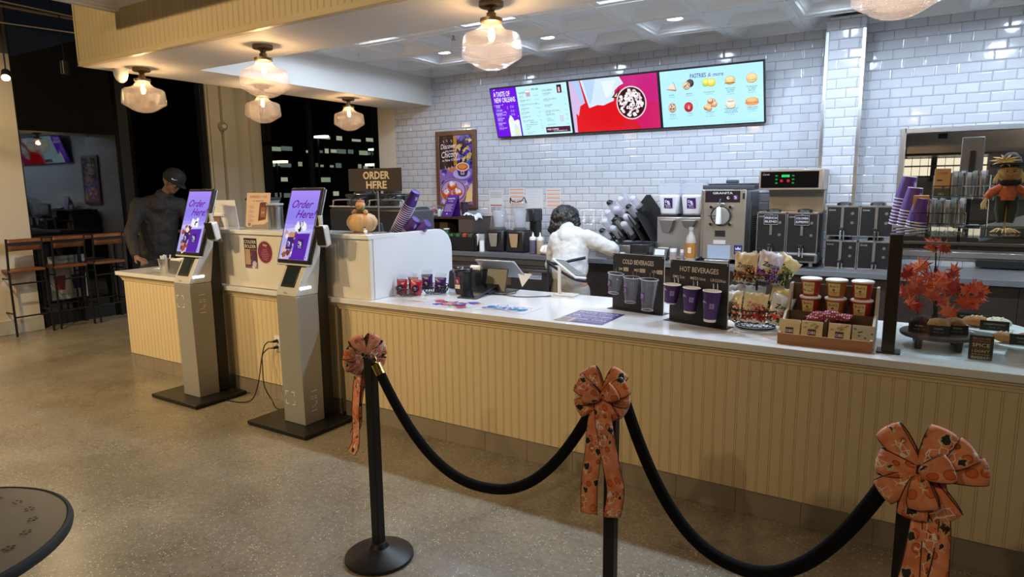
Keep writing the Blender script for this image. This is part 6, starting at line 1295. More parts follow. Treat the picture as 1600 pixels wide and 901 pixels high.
b = Art(.07, .08, '28306a'); b.poly([(.012, .04), (.012, .062), (.022, .05), (.035, .066), (.048, .05), (.058, .062), (.058, .04)], 'c8ccd8'); b.rect(.012, .02, .046, .008, '9098b8'); b.place('blue_sticker', (gx1-.085, gy0+.0044, 1.04), XR, ZU, t, mat=GLOSSPRINT)
sub(t, 'switch', MB().bx(gx1-.03, gx1-.012, gy0+.002, gy0+.006, 1.52, 1.57), blackp)
# twin coffee brewer
t = thing('coffee_brewer', 'stainless twin coffee brewer with green lit controls above two black servers', 'coffee machine', (-.92, 6.1, BT)); qx0, qx1, qy = -1.175, -.685, 5.90
sub(t, 'top_head', MB().bx(qx0, qx1+.01, qy-.02, qy+.34, 1.595, 1.765), P('brewer_steel', (.42, .38, .33), .35, .8), bevel=.005); sub(t, 'tower', MB().bx(qx0+.045, qx1-.0, qy+.21, qy+.34, 1.0, 1.595), P('brewer_steel2', (.40, .36, .30), .3, .85), bevel=.004)
b = Art(.45, .135, '100e10'); b.text('Curtis', .012, .105, .022, 'c8c8c8', shear=.3)
for r_ in range(3):
    for x_ in (.125, .255): b.circ(x_, .10-r_*.03, .011, '1f9a4c', ry=.006); 
b.rect(.165, .088, .062, .02, '38e878'); 
for x_ in (.165, .218): b.circ(x_, .058, .012, 'c82834')
b.text('1.5 GAL', .173, .093, .012, '0a3a1c')
pn = b.place('control_panel', (qx0+.015, qy-.0213, 1.612), XR, ZU, t, mat=KSCREEN)
sub(t, 'shelf_rail', MB().bx(qx0, qx1, qy-.06, qy+.12, .995, 1.07), steeld, bevel=.004); sub(t, 'rail_insert', MB().bx(qx0+.02, qx1-.02, qy-.064, qy-.06, 1.01, 1.055), blackp)
for x in (qx0+.03, qx1-.05):
    sub(t, 'leg', MB().cyl((x, qy-.02, BT+.012), (x, qy-.02, 1.0), .017, 14), steel); sub(t, 'foot', MB().bx(x-.035, x+.035, qy-.06, qy+.03, BT, BT+.012), blackp, bevel=.003)
sub(t, 'red_knob', MB().sph((-.945, qy-.075, 1.055), .017, 14, 10), P('red_knob', (.5, .03, .08), .3))
def server(x0, x1, z0, z1, y, name, label, tagtxt=None, parent=None):
    t = thing('coffee_server', label, 'coffee server', ((x0+x1)/2, y+.1, z0), 0, 'black insulated coffee servers'); xc = (x0+x1)/2
    sub(t, 'body', MB().bx(x0+.006, x1-.006, y, y+.24, z0+.006, z1-.012), blackp, bevel=.006)
    m = MB()
    for q in (x0, x1-.008): m.bx(q, q+.008, y-.004, y+.01, z0, z1)
    m.bx(x0, x1, y-.004, y+.01, z0, z0+.008).bx(x0, x1, y-.004, y+.22, z1-.014, z1); sub(t, 'steel_frame', m, steel, bevel=.001)
    sub(t, 'top_lid', MB().lathe([(0, 0), (.06, 0), (.055, .02), (.03, .028), (0, .028)], 20, (xc, y+.11, z1)), blackp)
    sub(t, 'sight_tube', MB().bx(xc-.012, xc+.008, y-.008, y-.001, z0+.15 if z1-z0 > .25 else z0+.05, z1), steel)
    f = sub(t, 'faucet', MB().bx(xc-.018, xc+.014, y-.06, y, z0+.035, z0+.075), blackp, bevel=.005); sub(f, 'faucet_lever', MB().bx(xc-.012, xc+.002, y-.068, y-.055, z0-.02, z0+.05).bx(xc+.014, xc+.024, y-.055, y-.04, z0-.03, z0+.05), chrome, bevel=.002)
    for q in (.75, .45): sub(t, 'gauge', MB().cyl((x1-.05, y+.002, z0+(z1-z0)*q), (x1-.05, y-.004, z0+(z1-z0)*q), .012, 14), steeld)
    b = Art(.1, .03); b.text('Curtis', 0, .008, .02, 'c0c0c0', shear=.3); b.place('maker_mark', (x0+.015, y-.0012, z1-.05), XR, ZU, t, mat=PRINT)
    if tagtxt:
        b = Art(.115, .085, '14101a'); b.line([(.003, .003), (.112, .003), (.112, .082), (.003, .082), (.003, .003)], .002, 'b8b4bc')
        for k, s_ in enumerate(tagtxt): b.text(s_, .0575, .05-k*.03, .024, 'd0ccd4', 'CENTER', bold=.02, width=.095)
        g_ = b.place('flavour_tag', (xc-.06, y-.012, z0+.235), XR, ZU, t, mat=PRINT)
    return t
server(qx0+.005, -.935, 1.07, 1.41, qy-.05, '', 'left coffee server under the brewer, tag reading FRENCH BLEND', ('FRENCH', 'BLEND')); server(-.93, qx1-.005, 1.07, 1.41, qy-.05, '', 'right coffee server under the brewer, tag reading COLOMBIA SUPREMO', ('COLOMBIA', 'SUPREMO'))
ty = 5.96
for k, (x0_, x1_, z0_, z1_, lb) in enumerate(((-.645, -.405, 1.215, 1.465, 'upper left black server of the four stacked beside the brewer'), (-.40, -.165, 1.215, 1.465, 'upper right black server of the four, near the pillar'), (-.645, -.405, BT, 1.185, 'lower left black server of the four stacked beside the brewer'), (-.40, -.165, BT, 1.185, 'lower right black server of the four, near the display case'))): server(x0_, x1_, z0_, z1_, ty, '', lb)
c = MB().tube(bez([(-1.08, 6.0, BT+.006), (-.95, 5.98, BT+.02), (-.85, 6.0, BT+.006), (-.75, 5.95, BT+.03), (-.70, 6.02, BT+.006)], 8), .008, 8); tag(obj('power_cord', c, blackp), 'thick black cord coiled under the twin coffee brewer', 'cord')
# utensil rail on tiles at right
t = thing('wall_shelf', 'narrow black rail on the tiles seen through the pastry case', 'shelf', (.7, 6.46, .98)); sub(t, 'rail', MB().bx(.42, 1.5, 6.42, 6.50, .985, 1.005), blackp); sub(t, 'lip', MB().bx(.42, 1.5, 6.415, 6.42, .965, 1.02), blackp)
# ------------------------------------------------------------------ kitchen seen through the opening
t = thing('kitchen_hood', 'brushed stainless hood seen through the pass-through opening', 'hood', (.9, 7.3, 1.9)); sub(t, 'hood_panel', MB().bx(-.14, 2.6, 7.15, 8.1, 1.895, 2.35), P('hood_steel', (.55, .53, .50), .25, .9), bevel=.004); sub(t, 'hood_lip', MB().bx(-.14, 2.6, 7.13, 7.16, 1.885, 1.905), blackm)
sub(t, 'plate', MB().bx(.10, .17, 7.140, 7.149, 2.03, 2.09), blackp)
t = thing('wire_shelving', 'dark wire shelving lit from behind in the kitchen', 'shelving', (.3, 8.9, 0)); m = MB()
for z in (1.95, 1.82, 1.70, 1.45, 1.2, .9): m.bx(-.35, 1.2, 8.88, 8.9, z, z+.012).bx(-.35, 1.2, 9.1, 9.12, z, z+.012)
sub(t, 'wire_shelves', m, blackp); m = MB()
for k in range(20): x = -.35+k*.08; m.bx(x, x+.005, 8.885, 8.892, 1.70, 1.96)
sub(t, 'wire_grid', m, blackp)
for x in (-.36, .40, 1.2): sub(t, 'post', MB().cyl((x, 8.9, 0), (x, 8.9, 2.2), .014, 10), blackp)
t = thing('lit_hatch', 'bright lit doorway glimpsed behind the wire shelving', 'doorway', (.2, 9.28, 1.7)); sub(t, 'hatch_light', MB().bx(-.25, .62, 9.27, 9.29, 1.72, 1.92), E('hatch', (1, .9, .65), .9)); sub(t, 'hatch_frame', MB().bx(.08, .14, 9.24, 9.27, 1.65, 2.0), blackm)
lamp('kitchen_lamp', 'POINT', (1.0, 7.0, 1.7), 16, (1, .82, .6), .1); lamp('kitchen_lamp', 'POINT', (.3, 8.7, 2.3), 5, (1, .88, .7), .1)
t = thing('prep_table', 'dark kitchen prep counter with slanted metal trays beyond the opening', 'counter', (.9, 7.3, 0)); sub(t, 'table_body', MB().bx(.0, 2.4, 6.9, 7.6, 0, 1.0), blackm, bevel=.004)
for k in range(4): m = MB(); m.cb((.55+.16*k, 7.05, 1.22+.05*k), (.22, .3, .012), (.35, -.3, 0)); sub(t, 'tray', m, P('tray_steel', (.3, .32, .34), .3, .8))

# ------------------------------------------------------------------ on top of the display case
TG = 1.4285
proto = None
def nested(n, base, tilt, rt, rb, h, step, group, label, toplabel, up=False, proto=[]):
    """n paper cups, upside down, nested along the tilted axis"""
    ax = Vector((math.sin(tilt[0]), math.sin(tilt[1]), 1)).normalized(); q = ax.to_track_quat('Z', 'Y').to_euler()
    if not proto:
        t0 = thing('paper_cup', label, 'cup', base); flip = MB(); c_ = cup_mesh(rt, rb, h); c_.v = [Vector((v.x, -v.y, h-v.z)) for v in c_.v]
        sub(t0, 'cup_shell', c_, [purple, cupwhite], world=False)
        b = Art(.03, .04); b.split = .004; db_logo(b, 0, 0, .026, '8a72b8', 'e0d8f0'); m = b.mb; zc = h*.55
        m.v = [Vector(((rt+(rb-rt)*(zc+v.y)/h+.001+v.z)*math.sin((v.x-.013)/.04-.2), -(rt+(rb-rt)*(zc+v.y)/h+.001+v.z)*math.cos((v.x-.013)/.04-.2), zc+v.y)) for v in m.v]; obj('logo_print', m, PRINT, t0, world=False, smooth=0)
        sub(t0, 'cup_bottom', MB().lathe([(0, h-.004), (rb-.001, h-.004), (rb, h+.0004), (rb-.003, h+.001), (rb-.004, h-.003)], 30, caps=False), cupwhite, world=False)
        proto.append(t0); first = True
    else: first = False
    for k in range(n):
        p = Vector(base)+ax*(step*k)
        o = proto[0] if (first and k == 0) else dup(proto[0], p)
        o.location = p; o.rotation_euler = q; o['group'] = group; o['label'] = toplabel if k == n-1 else label
    return proto
cups = 'nested purple paper cups'
PR = nested(9, (-.085, 3.93, TG+.004), (.14, -.05), .046, .033, .115, .0165, 'cups in the tall stack on the case', 'one of the nested purple cups in the rearmost stack on the pastry case', 'top purple cup of the tallest stack on the pastry case')
nested(6, (-.045, 3.82, TG+.004), (.12, -.05), .046, .033, .115, .0150, 'cups in the middle stack on the case', 'one of the nested purple cups in the middle stack on the pastry case', 'top purple cup of the middle stack on the pastry case', proto=PR)
nested(3, (-.005, 3.70, TG+.004), (.12, -.05), .046, .033, .115, .0130, 'cups in the short stack on the case', 'one of the nested purple cups in the shortest stack on the pastry case', 'top purple cup of the shortest stack on the pastry case', proto=PR)
# wire rack of tea and coffee packets
t = thing('packet_rack', 'two tier wire rack of boxed coffee packets on top of the pastry case', 'rack', (.12, 3.75, TG)); m = MB()
for (x0_, x1_, y0_, z_) in ((-.03, .185, 3.66, TG+.075), (.05, .29, 3.80, TG+.20)):
    for dz in (0, -.05): m.tube([(x0_, y0_+.09, z_+dz), (x0_, y0_-.005, z_+dz), (x1_, y0_-.005, z_+dz), (x1_, y0_+.09, z_+dz)], .0025, 6)
    for k in range(7): x_ = x0_+(x1_-x0_)*k/6; m.tube([(x_, y0_-.005, z_), (x_, y0_-.005, z_-.065), (x_, y0_+.09, z_-.07)], .0015, 5)
m.tube([(.05, 3.86, TG+.003), (.05, 3.90, TG+.15), (.05, 3.89, TG+.25)], .003, 6).tube([(.28, 3.86, TG+.003), (.28, 3.90, TG+.15), (.28, 3.89, TG+.25)], .003, 6); sub(t, 'wire_frame', m, chrome)
for k, (x0_, y0_, z0_, c1, c2, lb) in enumerate(((-.027, 3.67, TG+.012, 'b08a58', '6a4020', 'kraft packet box at the left of the lower tier'), (.053, 3.81, TG+.138, 'b08a58', '3c4a38', 'kraft and green packet box at the left of the upper tier'))):
    t = thing('packet_box', lb, 'box', (x0_+.03, y0_, z0_)); sub(t, 'carton', MB().bx(x0_, x0_+.065, y0_, y0_+.07, z0_, z0_+.145), P('kraft', srgb('a07c50'), .7), bevel=.002)
    b = Art(.064, .143, c1); b.rect(0, 0, .064, .05, c2); b.text('COFFEE', .032, .118, .011, '4a2a18', 'CENTER', bold=.02); b.rect(.01, .085, .022, .006, '3a2418'); b.poly([(.03, .052), (.038, .064), (.046, .052)], '5a3018'); b.text('DBS', .032, .018, .014, 'c8a878', 'CENTER'); b.place('box_print', (x0_+.0005, y0_-.0006, z0_+.001), XR, ZU, t, mat=PRINT)
pkm = [P('packet_grey%d' % k, c_, .35, .2) for k, c_ in enumerate(((.24, .25, .26), (.40, .41, .42), (.14, .16, .15)))]
for r_, (x0_, y0_, z0_, n_) in enumerate(((.045, 3.67, TG+.010, 8), (.125, 3.81, TG+.138, 8))):
    for k in range(n_):
        x_ = x0_+k*.0185; m = MB(); m.M = Matrix.Translation((x_, y0_, z0_)) @ Euler((0, .04*((k % 3)-1), .2)).to_matrix().to_4x4(); m.bx(0, .0085, 0, .075, 0, .125+.008*(k % 2))
        t = thing('drink_packet', ('slim grey packet in the lower tier of the wire rack', 'slim grey packet in the upper tier of the wire rack')[r_], 'packet', (x_, y0_, z0_), 0, ('packets in the lower tier', 'packets in the upper tier')[r_]); sub(t, 'packet', m, pkm[k % 3], bevel=.002)
        m2 = MB(); m2.M = m.M; m2.bx(.001, .0075, -.0012, 0, .02, .11); sub(t, 'printed_edge', m2, pkm[(k+1) % 3])
t = thing('tablet_stand', 'tall grey tablet seen from behind on a black stem above the packet rack', 'tablet', (.205, 4.0, TG)); sub(t, 'tablet_back', MB().bx(.158, .252, 3.99, 4.0, 1.66, 1.865), P('tablet_slate', (.16, .17, .20), .4, .3), bevel=.004); sub(t, 'stem', MB().bx(.192, .218, 3.975, 3.99, TG, 1.80), blackp, bevel=.003); sub(t, 'foot', MB().bx(.15, .26, 3.92, 4.03, TG, TG+.008), blackp, bevel=.002)
# scarecrow figure
sx, sy = .315, 3.48; straw = P('straw', (.62, .46, .22), .8); t = thing('scarecrow_doll', 'small scarecrow doll with black hat standing on the pastry case', 'doll', (sx, sy, TG)); rng = random.Random(21)
m = MB()
for k in range(34): a_ = rng.uniform(0, 2*PI); L = rng.uniform(.03, .062); m.tube([(sx, sy, TG+.012), (sx+L*.6*math.cos(a_), sy+L*.6*math.sin(a_), TG+.018), (sx+L*math.cos(a_), sy+L*math.sin(a_), TG+.004)], [.003, .0028, .001], 5)
sub(t, 'straw_base', m, straw)['kind'] = 'stuff'
sub(t, 'stake', MB().cyl((sx, sy, TG+.002), (sx, sy, TG+.12), .004, 8), P('stake_wood', (.35, .22, .10), .7)); 
m = MB()
for s_ in (-1, 1): m.tube([(sx+s_*.018, sy, TG+.155), (sx+s_*.022, sy, TG+.10), (sx+s_*.016, sy, TG+.045)], [.022, .020, .013], 12)
sub(t, 'trousers', m, P('dark_green_cloth', (.03, .045, .03), .9), smooth=60)
sub(t, 'shirt', MB().tube([(sx, sy, TG+.14), (sx, sy, TG+.175), (sx, sy, TG+.21)], [.032, .036, .022], 14).tube([(sx-.02, sy, TG+.195), (sx-.055, sy-.005, TG+.175), (sx-.072, sy-.01, TG+.15)], [.018, .018, .014], 10).tube([(sx+.02, sy, TG+.195), (sx+.055, sy-.005, TG+.175), (sx+.072, sy-.01, TG+.15)], [.018, .018, .014], 10), P('plaid_orange', (.45, .12, .05), .9, var=.8, vscale=70), smooth=60)
sub(t, 'bow_tie', MB().sph((sx-.012, sy-.03, TG+.213), .016, 10, 8, (1.5, .6, .8)).sph((sx+.014, sy-.03, TG+.213), .016, 10, 8, (1.5, .6, .8)), P('black_fluff', (.02, .015, .012), 1., bump=1, bscale=120)); hd = sub(t, 'head', MB().sph((sx, sy, TG+.252), .040, 20, 14, (1.08, .95, .95)), P('burlap_face', (.50, .30, .12), .8, bump=.3, bscale=200))
b = Art(.06, .04); 
for x_ in (.018, .042): b.circ(x_, .028, .004, '1a1210'); b.circ(x_+.001, .029, .0014, 'e0d8c8'); b.ring(x_, .030, .007, .001, '1a1210', a0=.5, a1=2.6)
b.poly([(.027, .020), (.033, .020), (.030, .025)], 'a83a18'); b.curve([(.016, .014), (.03, .008), (.044, .015)], .0014, '1a1210'); 
for x_ in (.012, .049): b.circ(x_, .016, .004, 'c86a48')
m = b.mb; m.v = [Vector((sx-.03+v.x, sy-math.sqrt(max(1e-6, .0395**2-(v.x-.03)**2*.85-(v.y-.02)**2*1.05))*.97-.0008-v.z, TG+.232+v.y)) for v in m.v]; obj('painted_face', m, PRINT, hd, smooth=0)
sub(t, 'hat', MB().lathe([(0, .0), (.072, .0), (.074, .004), (.040, .010), (.034, .035), (.015, .055), (0, .058)], 26, (sx, sy, TG+.283), (-.12, 0, 0)), P('hat_black', (.014, .013, .015), .8), smooth=50)
m = MB()
for k in range(26): 
    s_ = -1 if k % 2 else 1; a_ = rng.uniform(-.6, .6); p0 = Vector((sx+s_*.034, sy-.012, TG+.268)); m.tube([p0, p0+Vector((s_*.010+.008*a_, -.01, -.03)), p0+Vector((s_*.016+.014*a_, -.008, -.06+.02*rng.random()))], [.004, .0035, .001], 5)
for s_ in (-1, 1):
    for k in range(9): a_ = rng.uniform(-.9, .9); p0 = Vector((sx+s_*.072, sy-.01, TG+.152)); m.tube([p0, p0+Vector((s_*.012+.012*a_, -.004, -.028)), p0+Vector((s_*.010+.02*a_, -.006, -.05))], [.005, .004, .001], 5)
for k in range(10): a_ = 2*PI*k/10; p0 = Vector((sx-.022, sy-.035, TG+.305)); m.tube([p0, p0+Vector((.03*math.cos(a_), -.01, .016*math.sin(a_))), p0+Vector((.055*math.cos(a_), -.004, .026*math.sin(a_)))], [.005, .005, .001], 5)
sub(t, 'straw_hair', m, P('pale_straw', (.72, .60, .34), .8))['kind'] = 'stuff'

# ------------------------------------------------------------------ behind the raised wall
RT = 1.3385
counter('machine_counter', 'lower worktop hidden behind the raised wall, holding the espresso machine', -5.10, -3.505, .89, yf=3.58, yb=4.38, lend=False, top_over=(0, 0))
# order here sign
t = thing('order_sign', 'dark ORDER HERE sign on a thin metal stem beside the pumpkin', 'sign', (-3.185, 3.36, RT)); sub(t, 'sign_panel', MB().bx(-3.44, -2.95, 3.355, 3.363, 1.628, 1.782), P('sign_brown', (.030, .022, .022), .5), bevel=.003)
a = Art(.49, .154); a.text('ORDER', .262, .083, .070, 'd2c2a8', 'CENTER', bold=.07, width=.245); a.text('HERE', .262, .018, .070, 'd2c2a8', 'CENTER', bold=.07, width=.19); a.place('lettering', (-3.44, 3.3545, 1.628), XR, ZU, t, mat=PRINT)
sub(t, 'stem', MB().cyl((-3.185, 3.375, RT), (-3.185, 3.375, 1.66), .0055, 10), steeld); sub(t, 'ring_clip', MB().tube([(-3.185+.018*math.cos(q), 3.352, 1.634+.018*math.sin(q)) for q in [2*PI*i/20 for i in range(20)]], .003, 6, True), steeld); sub(t, 'foot', MB().lathe([(0, 0), (.05, 0), (.05, .006), (0, .008)], 28, (-3.185, 3.375, RT)), steeld)
# pumpkin with a turkey figure
pc = Vector((-3.345, 3.375, RT)); t = thing('pumpkin', 'tan ribbed pumpkin with a small felt turkey sitting on top', 'pumpkin', tuple(pc))
sub(t, 'pumpkin_body', MB().lathe([(.03, .004), (.05, .0), (.085, .018), (.108, .055), (.108, .085), (.09, .115), (.06, .132), (.025, .134), (.0, .126)], 64, tuple(pc), caps=False, fn=lambda a_, z_: 1-.10*abs(math.sin(a_*4.5))**.35*0-.11*(1-abs(math.sin(a_*4.5)))**2.0), P('pumpkin_tan', (.52, .31, .13), .5, bump=.1, bscale=40), smooth=60)
fg = thing('turkey_figure', 'small tan turkey figure with red cap perched on the pumpkin', 'figurine', (pc.x, pc.y, pc.z+.125)); k_ = P('turkey_tan', (.55, .32, .16), .8)
sub(fg, 'figure_body', MB().sph((pc.x, pc.y, pc.z+.145), .026, 16, 10, (1.2, 1, .9)), P('felt_brown', (.10, .05, .03), .9)); sub(fg, 'figure_head', MB().sph((pc.x-.002, pc.y-.012, pc.z+.190), .034, 18, 12, (1.1, .9, .95)), k_); sub(fg, 'red_cap', MB().sph((pc.x-.002, pc.y-.008, pc.z+.206), .030, 16, 10, (1, .9, .75)), P('felt_red', (.40, .08, .05), .9))
for s_, c_ in ((-1, k_), (1, k_)): sub(fg, 'wing', MB().sph((pc.x+s_*.05, pc.y-.015, pc.z+.148), .017, 12, 8, (1.2, .8, .8)).sph((pc.x+s_*.066, pc.y-.02, pc.z+.140), .011, 10, 8), c_)
sub(fg, 'green_scarf', MB().sph((pc.x+.034, pc.y-.02, pc.z+.160), .014, 10, 8), P('felt_green', (.05, .18, .08), .9)); sub(fg, 'smile', MB().tube([(pc.x-.02, pc.y-.042, pc.z+.186), (pc.x-.002, pc.y-.044, pc.z+.180), (pc.x+.016, pc.y-.042, pc.z+.186)], .0015, 5), blackp)
t = thing('snail_figure', 'tiny white figurine at the right foot of the pumpkin', 'figurine', (-3.245, 3.30, RT)); sub(t, 'figure_body', MB().sph((-3.245, 3.30, RT+.013), .013, 12, 8, (1.2, 1, 1)).sph((-3.245, 3.295, RT+.032), .008, 10, 8), whitem); sub(t, 'dark_hat', MB().lathe([(0, 0), (.009, 0), (.005, .01), (0, .011)], 12, (-3.245, 3.295, RT+.037)), blackp)
# table sign with the back of an easel, menu card
t = thing('menu_card', 'pale cardboard drinks card standing on the raised wall left of the right kiosk', 'sign', (-4.47, 3.38, RT)); M_ = Matrix.Translation((-4.485, 3.355, RT)) @ Euler((-.16, 0, .12)).to_matrix().to_4x4(); m = MB(); m.M = M_; m.bx(-.125, .125, 0, .003, 0, .285); sub(t, 'card', m, P('card_tan', srgb('cbb09a'), .7)); m = MB(); m.M = M_; m.bx(-.09, .10, .004, .09, 0, .004); sub(t, 'easel_foot', m, white)
a = Art(.25, .285, 'cdb39c'); a.text('ESPRESSO + ICE', .125, .245, .026, '7a3038', 'CENTER', bold=.02, width=.18); a.text("it's awesome", .125, .215, .022, '40242a', 'CENTER', shear=.2)
for k in range(4): a.text(('SHAKEN', 'VANILLA', 'MOCHA', 'CARAMEL')[k], .03, .175-k*.037, .012, '6a4a3a'); a.rect(.03, .165-k*.037, .06, .003, '8a6a58')
a.poly([(.135, .06), (.215, .075), (.225, .20), (.215, .21), (.155, .21), (.145, .20)], '5a3020'); a.rect(.158, .09, .05, .08, '8a5a40'); a.text('DBS', .183, .12, .022, 'd8c0a8', 'CENTER'); a.poly([(0, 0), (.25, 0), (.25, .06), (.2, .035), (.1, .03), (0, .018)], '8a8078'); a.rect(.02, .012, .05, .04, 'c8bcb0'); a.rect(.03, .02, .03, .025, '7a7068')
m = a.mb; m.v = [M_ @ Vector((v.x-.125, -.0006-v.z, v.y)) for v in m.v]; obj('card_print', m, PRINT, t, smooth=0)
for k, (x, y_, rz, lb) in enumerate(((-5.07, 3.40, .20, 'white rear of a menu easel at the far left of the raised wall'),)):
    t = thing('easel_card', lb, 'sign', (x, y_, RT)); M_ = Matrix.Translation((x+.02, y_, RT)) @ Euler((.14, 0, rz)).to_matrix().to_4x4(); m = MB(); m.M = M_; m.bx(-.22, .22, 0, .004, 0, .225); sub(t, 'card_back', m, white)
    m = MB(); m.M = M_ @ Euler((-.28, 0, 0)).to_matrix().to_4x4(); m.add([(-.055, -.045, 0), (.055, -.045, 0), (.03, -.002, .19), (-.03, -.002, .19), (-.055, -.048, 0), (.055, -.048, 0), (.03, -.005, .19), (-.03, -.005, .19)], [(0, 1, 2, 3), (7, 6, 5, 4), (0, 4, 5, 1), (1, 5, 6, 2), (2, 6, 7, 3), (3, 7, 4, 0)]); sub(t, 'easel_strut', m, P('strut_brown', (.16, .10, .07), .6)); m = MB(); m.M = M_; m.bx(-.10, .10, -.02, 0, .09, .12); sub(t, 'tuck_tab', m, white, bevel=.01)
def canister(x, y, z, r, h, label, ball=False):
    t = thing('steel_canister', label, 'canister', (x, y, z)); sub(t, 'body', MB().lathe([(0, 0), (r, 0), (r, h-.02), (0, h-.02)], 32, (x, y, z)), steel); l = sub(t, 'lid', MB().lathe([(r*1.06, h-.025), (r*1.1, h-.018), (r*1.1, h-.008), (r*.95, h), (0, h)], 32, (x, y, z)), steeld)
    if ball: sub(l, 'lid_knob', MB().sph((x-.02, y, z+h+.022), .024, 16, 10), chrome)
    else: sub(l, 'lid_band', MB().lathe([(r*1.12, h-.012), (r*1.12, h), (0, h+.004)], 30, (x, y, z)), P('lid_grey', (.4, .4, .42), .3))
canister(-4.28, 3.38, RT, .058, .20, 'steel canister between the menu card and the right kiosk'); canister(-3.86, 3.38, RT, .072, .19, 'steel canister with a ball knob between the right kiosk and the pumpkin', True)
t = thing('coffee_grinder', 'black coffee grinder with clear hopper behind the easel card', 'grinder', (-5.30, 3.95, .9)); sub(t, 'grinder_body', MB().bx(-5.12, -4.90, 3.72, 3.95, .892, 1.46), blackp, bevel=.01); sub(t, 'hopper', MB().frustum((-5.01, 3.835, 1.46), (.14, .14), (.22, .20), .09), plastic_fog); sub(t, 'hopper_lid', MB().bx(-5.125, -4.895, 3.73, 3.94, 1.55, 1.575), blackp, bevel=.006)
t['label'] = 'black coffee grinder with clear hopper behind the easel card'; t.location = (-5.30, 3.95, .9)
# espresso machine
t = thing('espresso_machine', 'large black espresso machine behind the pumpkin with chrome cup rails on top', 'espresso machine', (-3.70, 3.85, .8905)); ex0, ex1, ey0, ey1 = -4.25, -3.40, 3.90, 4.22
sub(t, 'body', MB().bx(ex0, ex1, ey0, ey1, .93, 1.49), blackp, bevel=.025); sub(t, 'side_cheek', MB().bx(ex1-.005, ex1+.02, ey0-.01, ey1+.01, .95, 1.47), dgrey, bevel=.01); sub(t, 'top_tray', MB().bx(ex0+.01, ex1-.01, ey0+.02, ey1-.02, 1.49, 1.498), steel)
for q in (ex0+.06, ex1-.06): sub(t, 'foot', MB().cyl((q, ey0+.06, .8905), (q, ey0+.06, .93), .02, 12), steeld)
for q0, q1 in ((ex0+.03, (ex0+ex1)/2-.02), ((ex0+ex1)/2+.02, ex1-.03)): sub(t, 'cup_rail', MB().tube(bez([(q0, ey0+.02, 1.495), (q0+.012, ey0+.02, 1.53), (q0+.04, ey0+.02, 1.552), (q1-.04, ey0+.02, 1.552), (q1-.012, ey0+.02, 1.53), (q1, ey0+.02, 1.495)], 5), .006, 8), steel)
sub(t, 'lower_rail', MB().cyl((ex0, ey0+.015, 1.500), (ex1, ey0+.015, 1.500), .005, 8), steel)
for k, (x_, r_) in enumerate(((-3.99, .15), (-3.67, .15))):
    p_ = thing('cup_hopper', ('left dark round hopper on top of the espresso machine', 'right dark round hopper on top of the espresso machine')[k], 'hopper', (x_, 4.06, 1.499)); sub(p_, 'bowl', MB().lathe([(0, 0), (r_*.88, 0), (r_*.95, .02), (r_, .085), (r_*1.03, .09), (r_*1.03, .10), (r_*.9, .104), (0, .104)], 36, (x_, 4.06, 1.499)), P('smoked_black', (.015, .015, .018), .15, coat=.5)); sub(p_, 'lid_knob', MB().lathe([(.07, .104), (.07, .125), (.05, .135), (0, .135)], 20, (x_, 4.06, 1.499), fn=lambda a_, z_: 1+.06*math.cos(a_*10)), blackp)
# cup stacks leaning against the rounded screen
def leaning(n, base, ax, step, lab, top):
    ax = Vector(ax).normalized(); q = ax.to_track_quat('Z', 'Y').to_euler(); out = []
    for k in range(n):
        p = Vector(base)+ax*(step*k); o = dup(PR[0], p, label=top if k == n-1 else lab); o.rotation_euler = q; o['group'] = 'purple cups nested behind the rounded white screen'; out.append(o)
        for c in COL.objects:
            if c.parent == o and c.name.startswith('cup_bottom'): c.material_slots[0].link = 'OBJECT'; c.material_slots[0].material = purple
leaning(17, (-3.350, 3.72, 1.30), (.56, .0, .83), .0168, 'purple paper cup nested in the tall leaning stack behind the white screen', 'uppermost purple cup of the tall leaning stack behind the white screen')
leaning(3, (-3.265, 3.75, 1.318), (.68, .0, .70), .012, 'purple cup nested in the middle leaning stack behind the white screen', 'uppermost purple cup of the middle leaning stack behind the white screen')
leaning(2, (-3.205, 3.80, 1.318), (.80, .0, .52), .012, 'purple cup nested in the short right leaning stack behind the white screen', 'uppermost purple cup of the short right leaning stack behind the white screen')
t = thing('cup_holder', 'dark slanted holder carrying the leaning purple cup stacks', 'holder', (-3.27, 3.68, .8905)); sub(t, 'holder_body', MB().bx(-3.42, -3.17, 3.62, 3.86, 1.20, 1.245), blackp, bevel=.004); sub(t, 'holder_leg', MB().bx(-3.245, -3.215, 3.76, 3.79, .8905, 1.2), blackp); sub(t, 'front_shield', MB().frustum((-3.44, 3.62, 1.24), (.16, .02), (.10, .02), .15), dgrey, bevel=.003)
# ------------------------------------------------------------------ condiment counter items
ZL = .9105
t = thing('straw_cup', 'steel cup of white wrapped straws on the left counter beside the hand', 'cup', (-5.76, 3.33, ZL)); sub(t, 'steel_cup', MB().lathe([(0, 0), (.050, 0), (.053, .01), (.068, .125), (.070, .13), (.064, .126), (.05, .01), (0, .01)], 30, (-5.76, 3.33, ZL)), steel)
rng = random.Random(6); 
for k in range(12): a_ = rng.uniform(0, 6.28); r_ = rng.uniform(0, .04); sub(t, 'wrapped_straw', MB().cyl((-5.76+.5*r_*math.cos(a_), 3.33+.5*r_*math.sin(a_), ZL+.02), (-5.76+1.3*r_*math.cos(a_), 3.33+1.3*r_*math.sin(a_), ZL+.15+rng.uniform(0, .015)), .006, 6), paper)
t = thing('napkin_holder', 'metal napkin holder behind the left kiosk screen', 'napkin holder', (-5.60, 3.36, ZL)); sub(t, 'holder_box', MB().bx(-5.67, -5.50, 3.30, 3.44, ZL, ZL+.12), steeld, bevel=.004); sub(t, 'napkins', MB().bx(-5.66, -5.51, 3.31, 3.43, ZL+.1205, ZL+.132), paper)
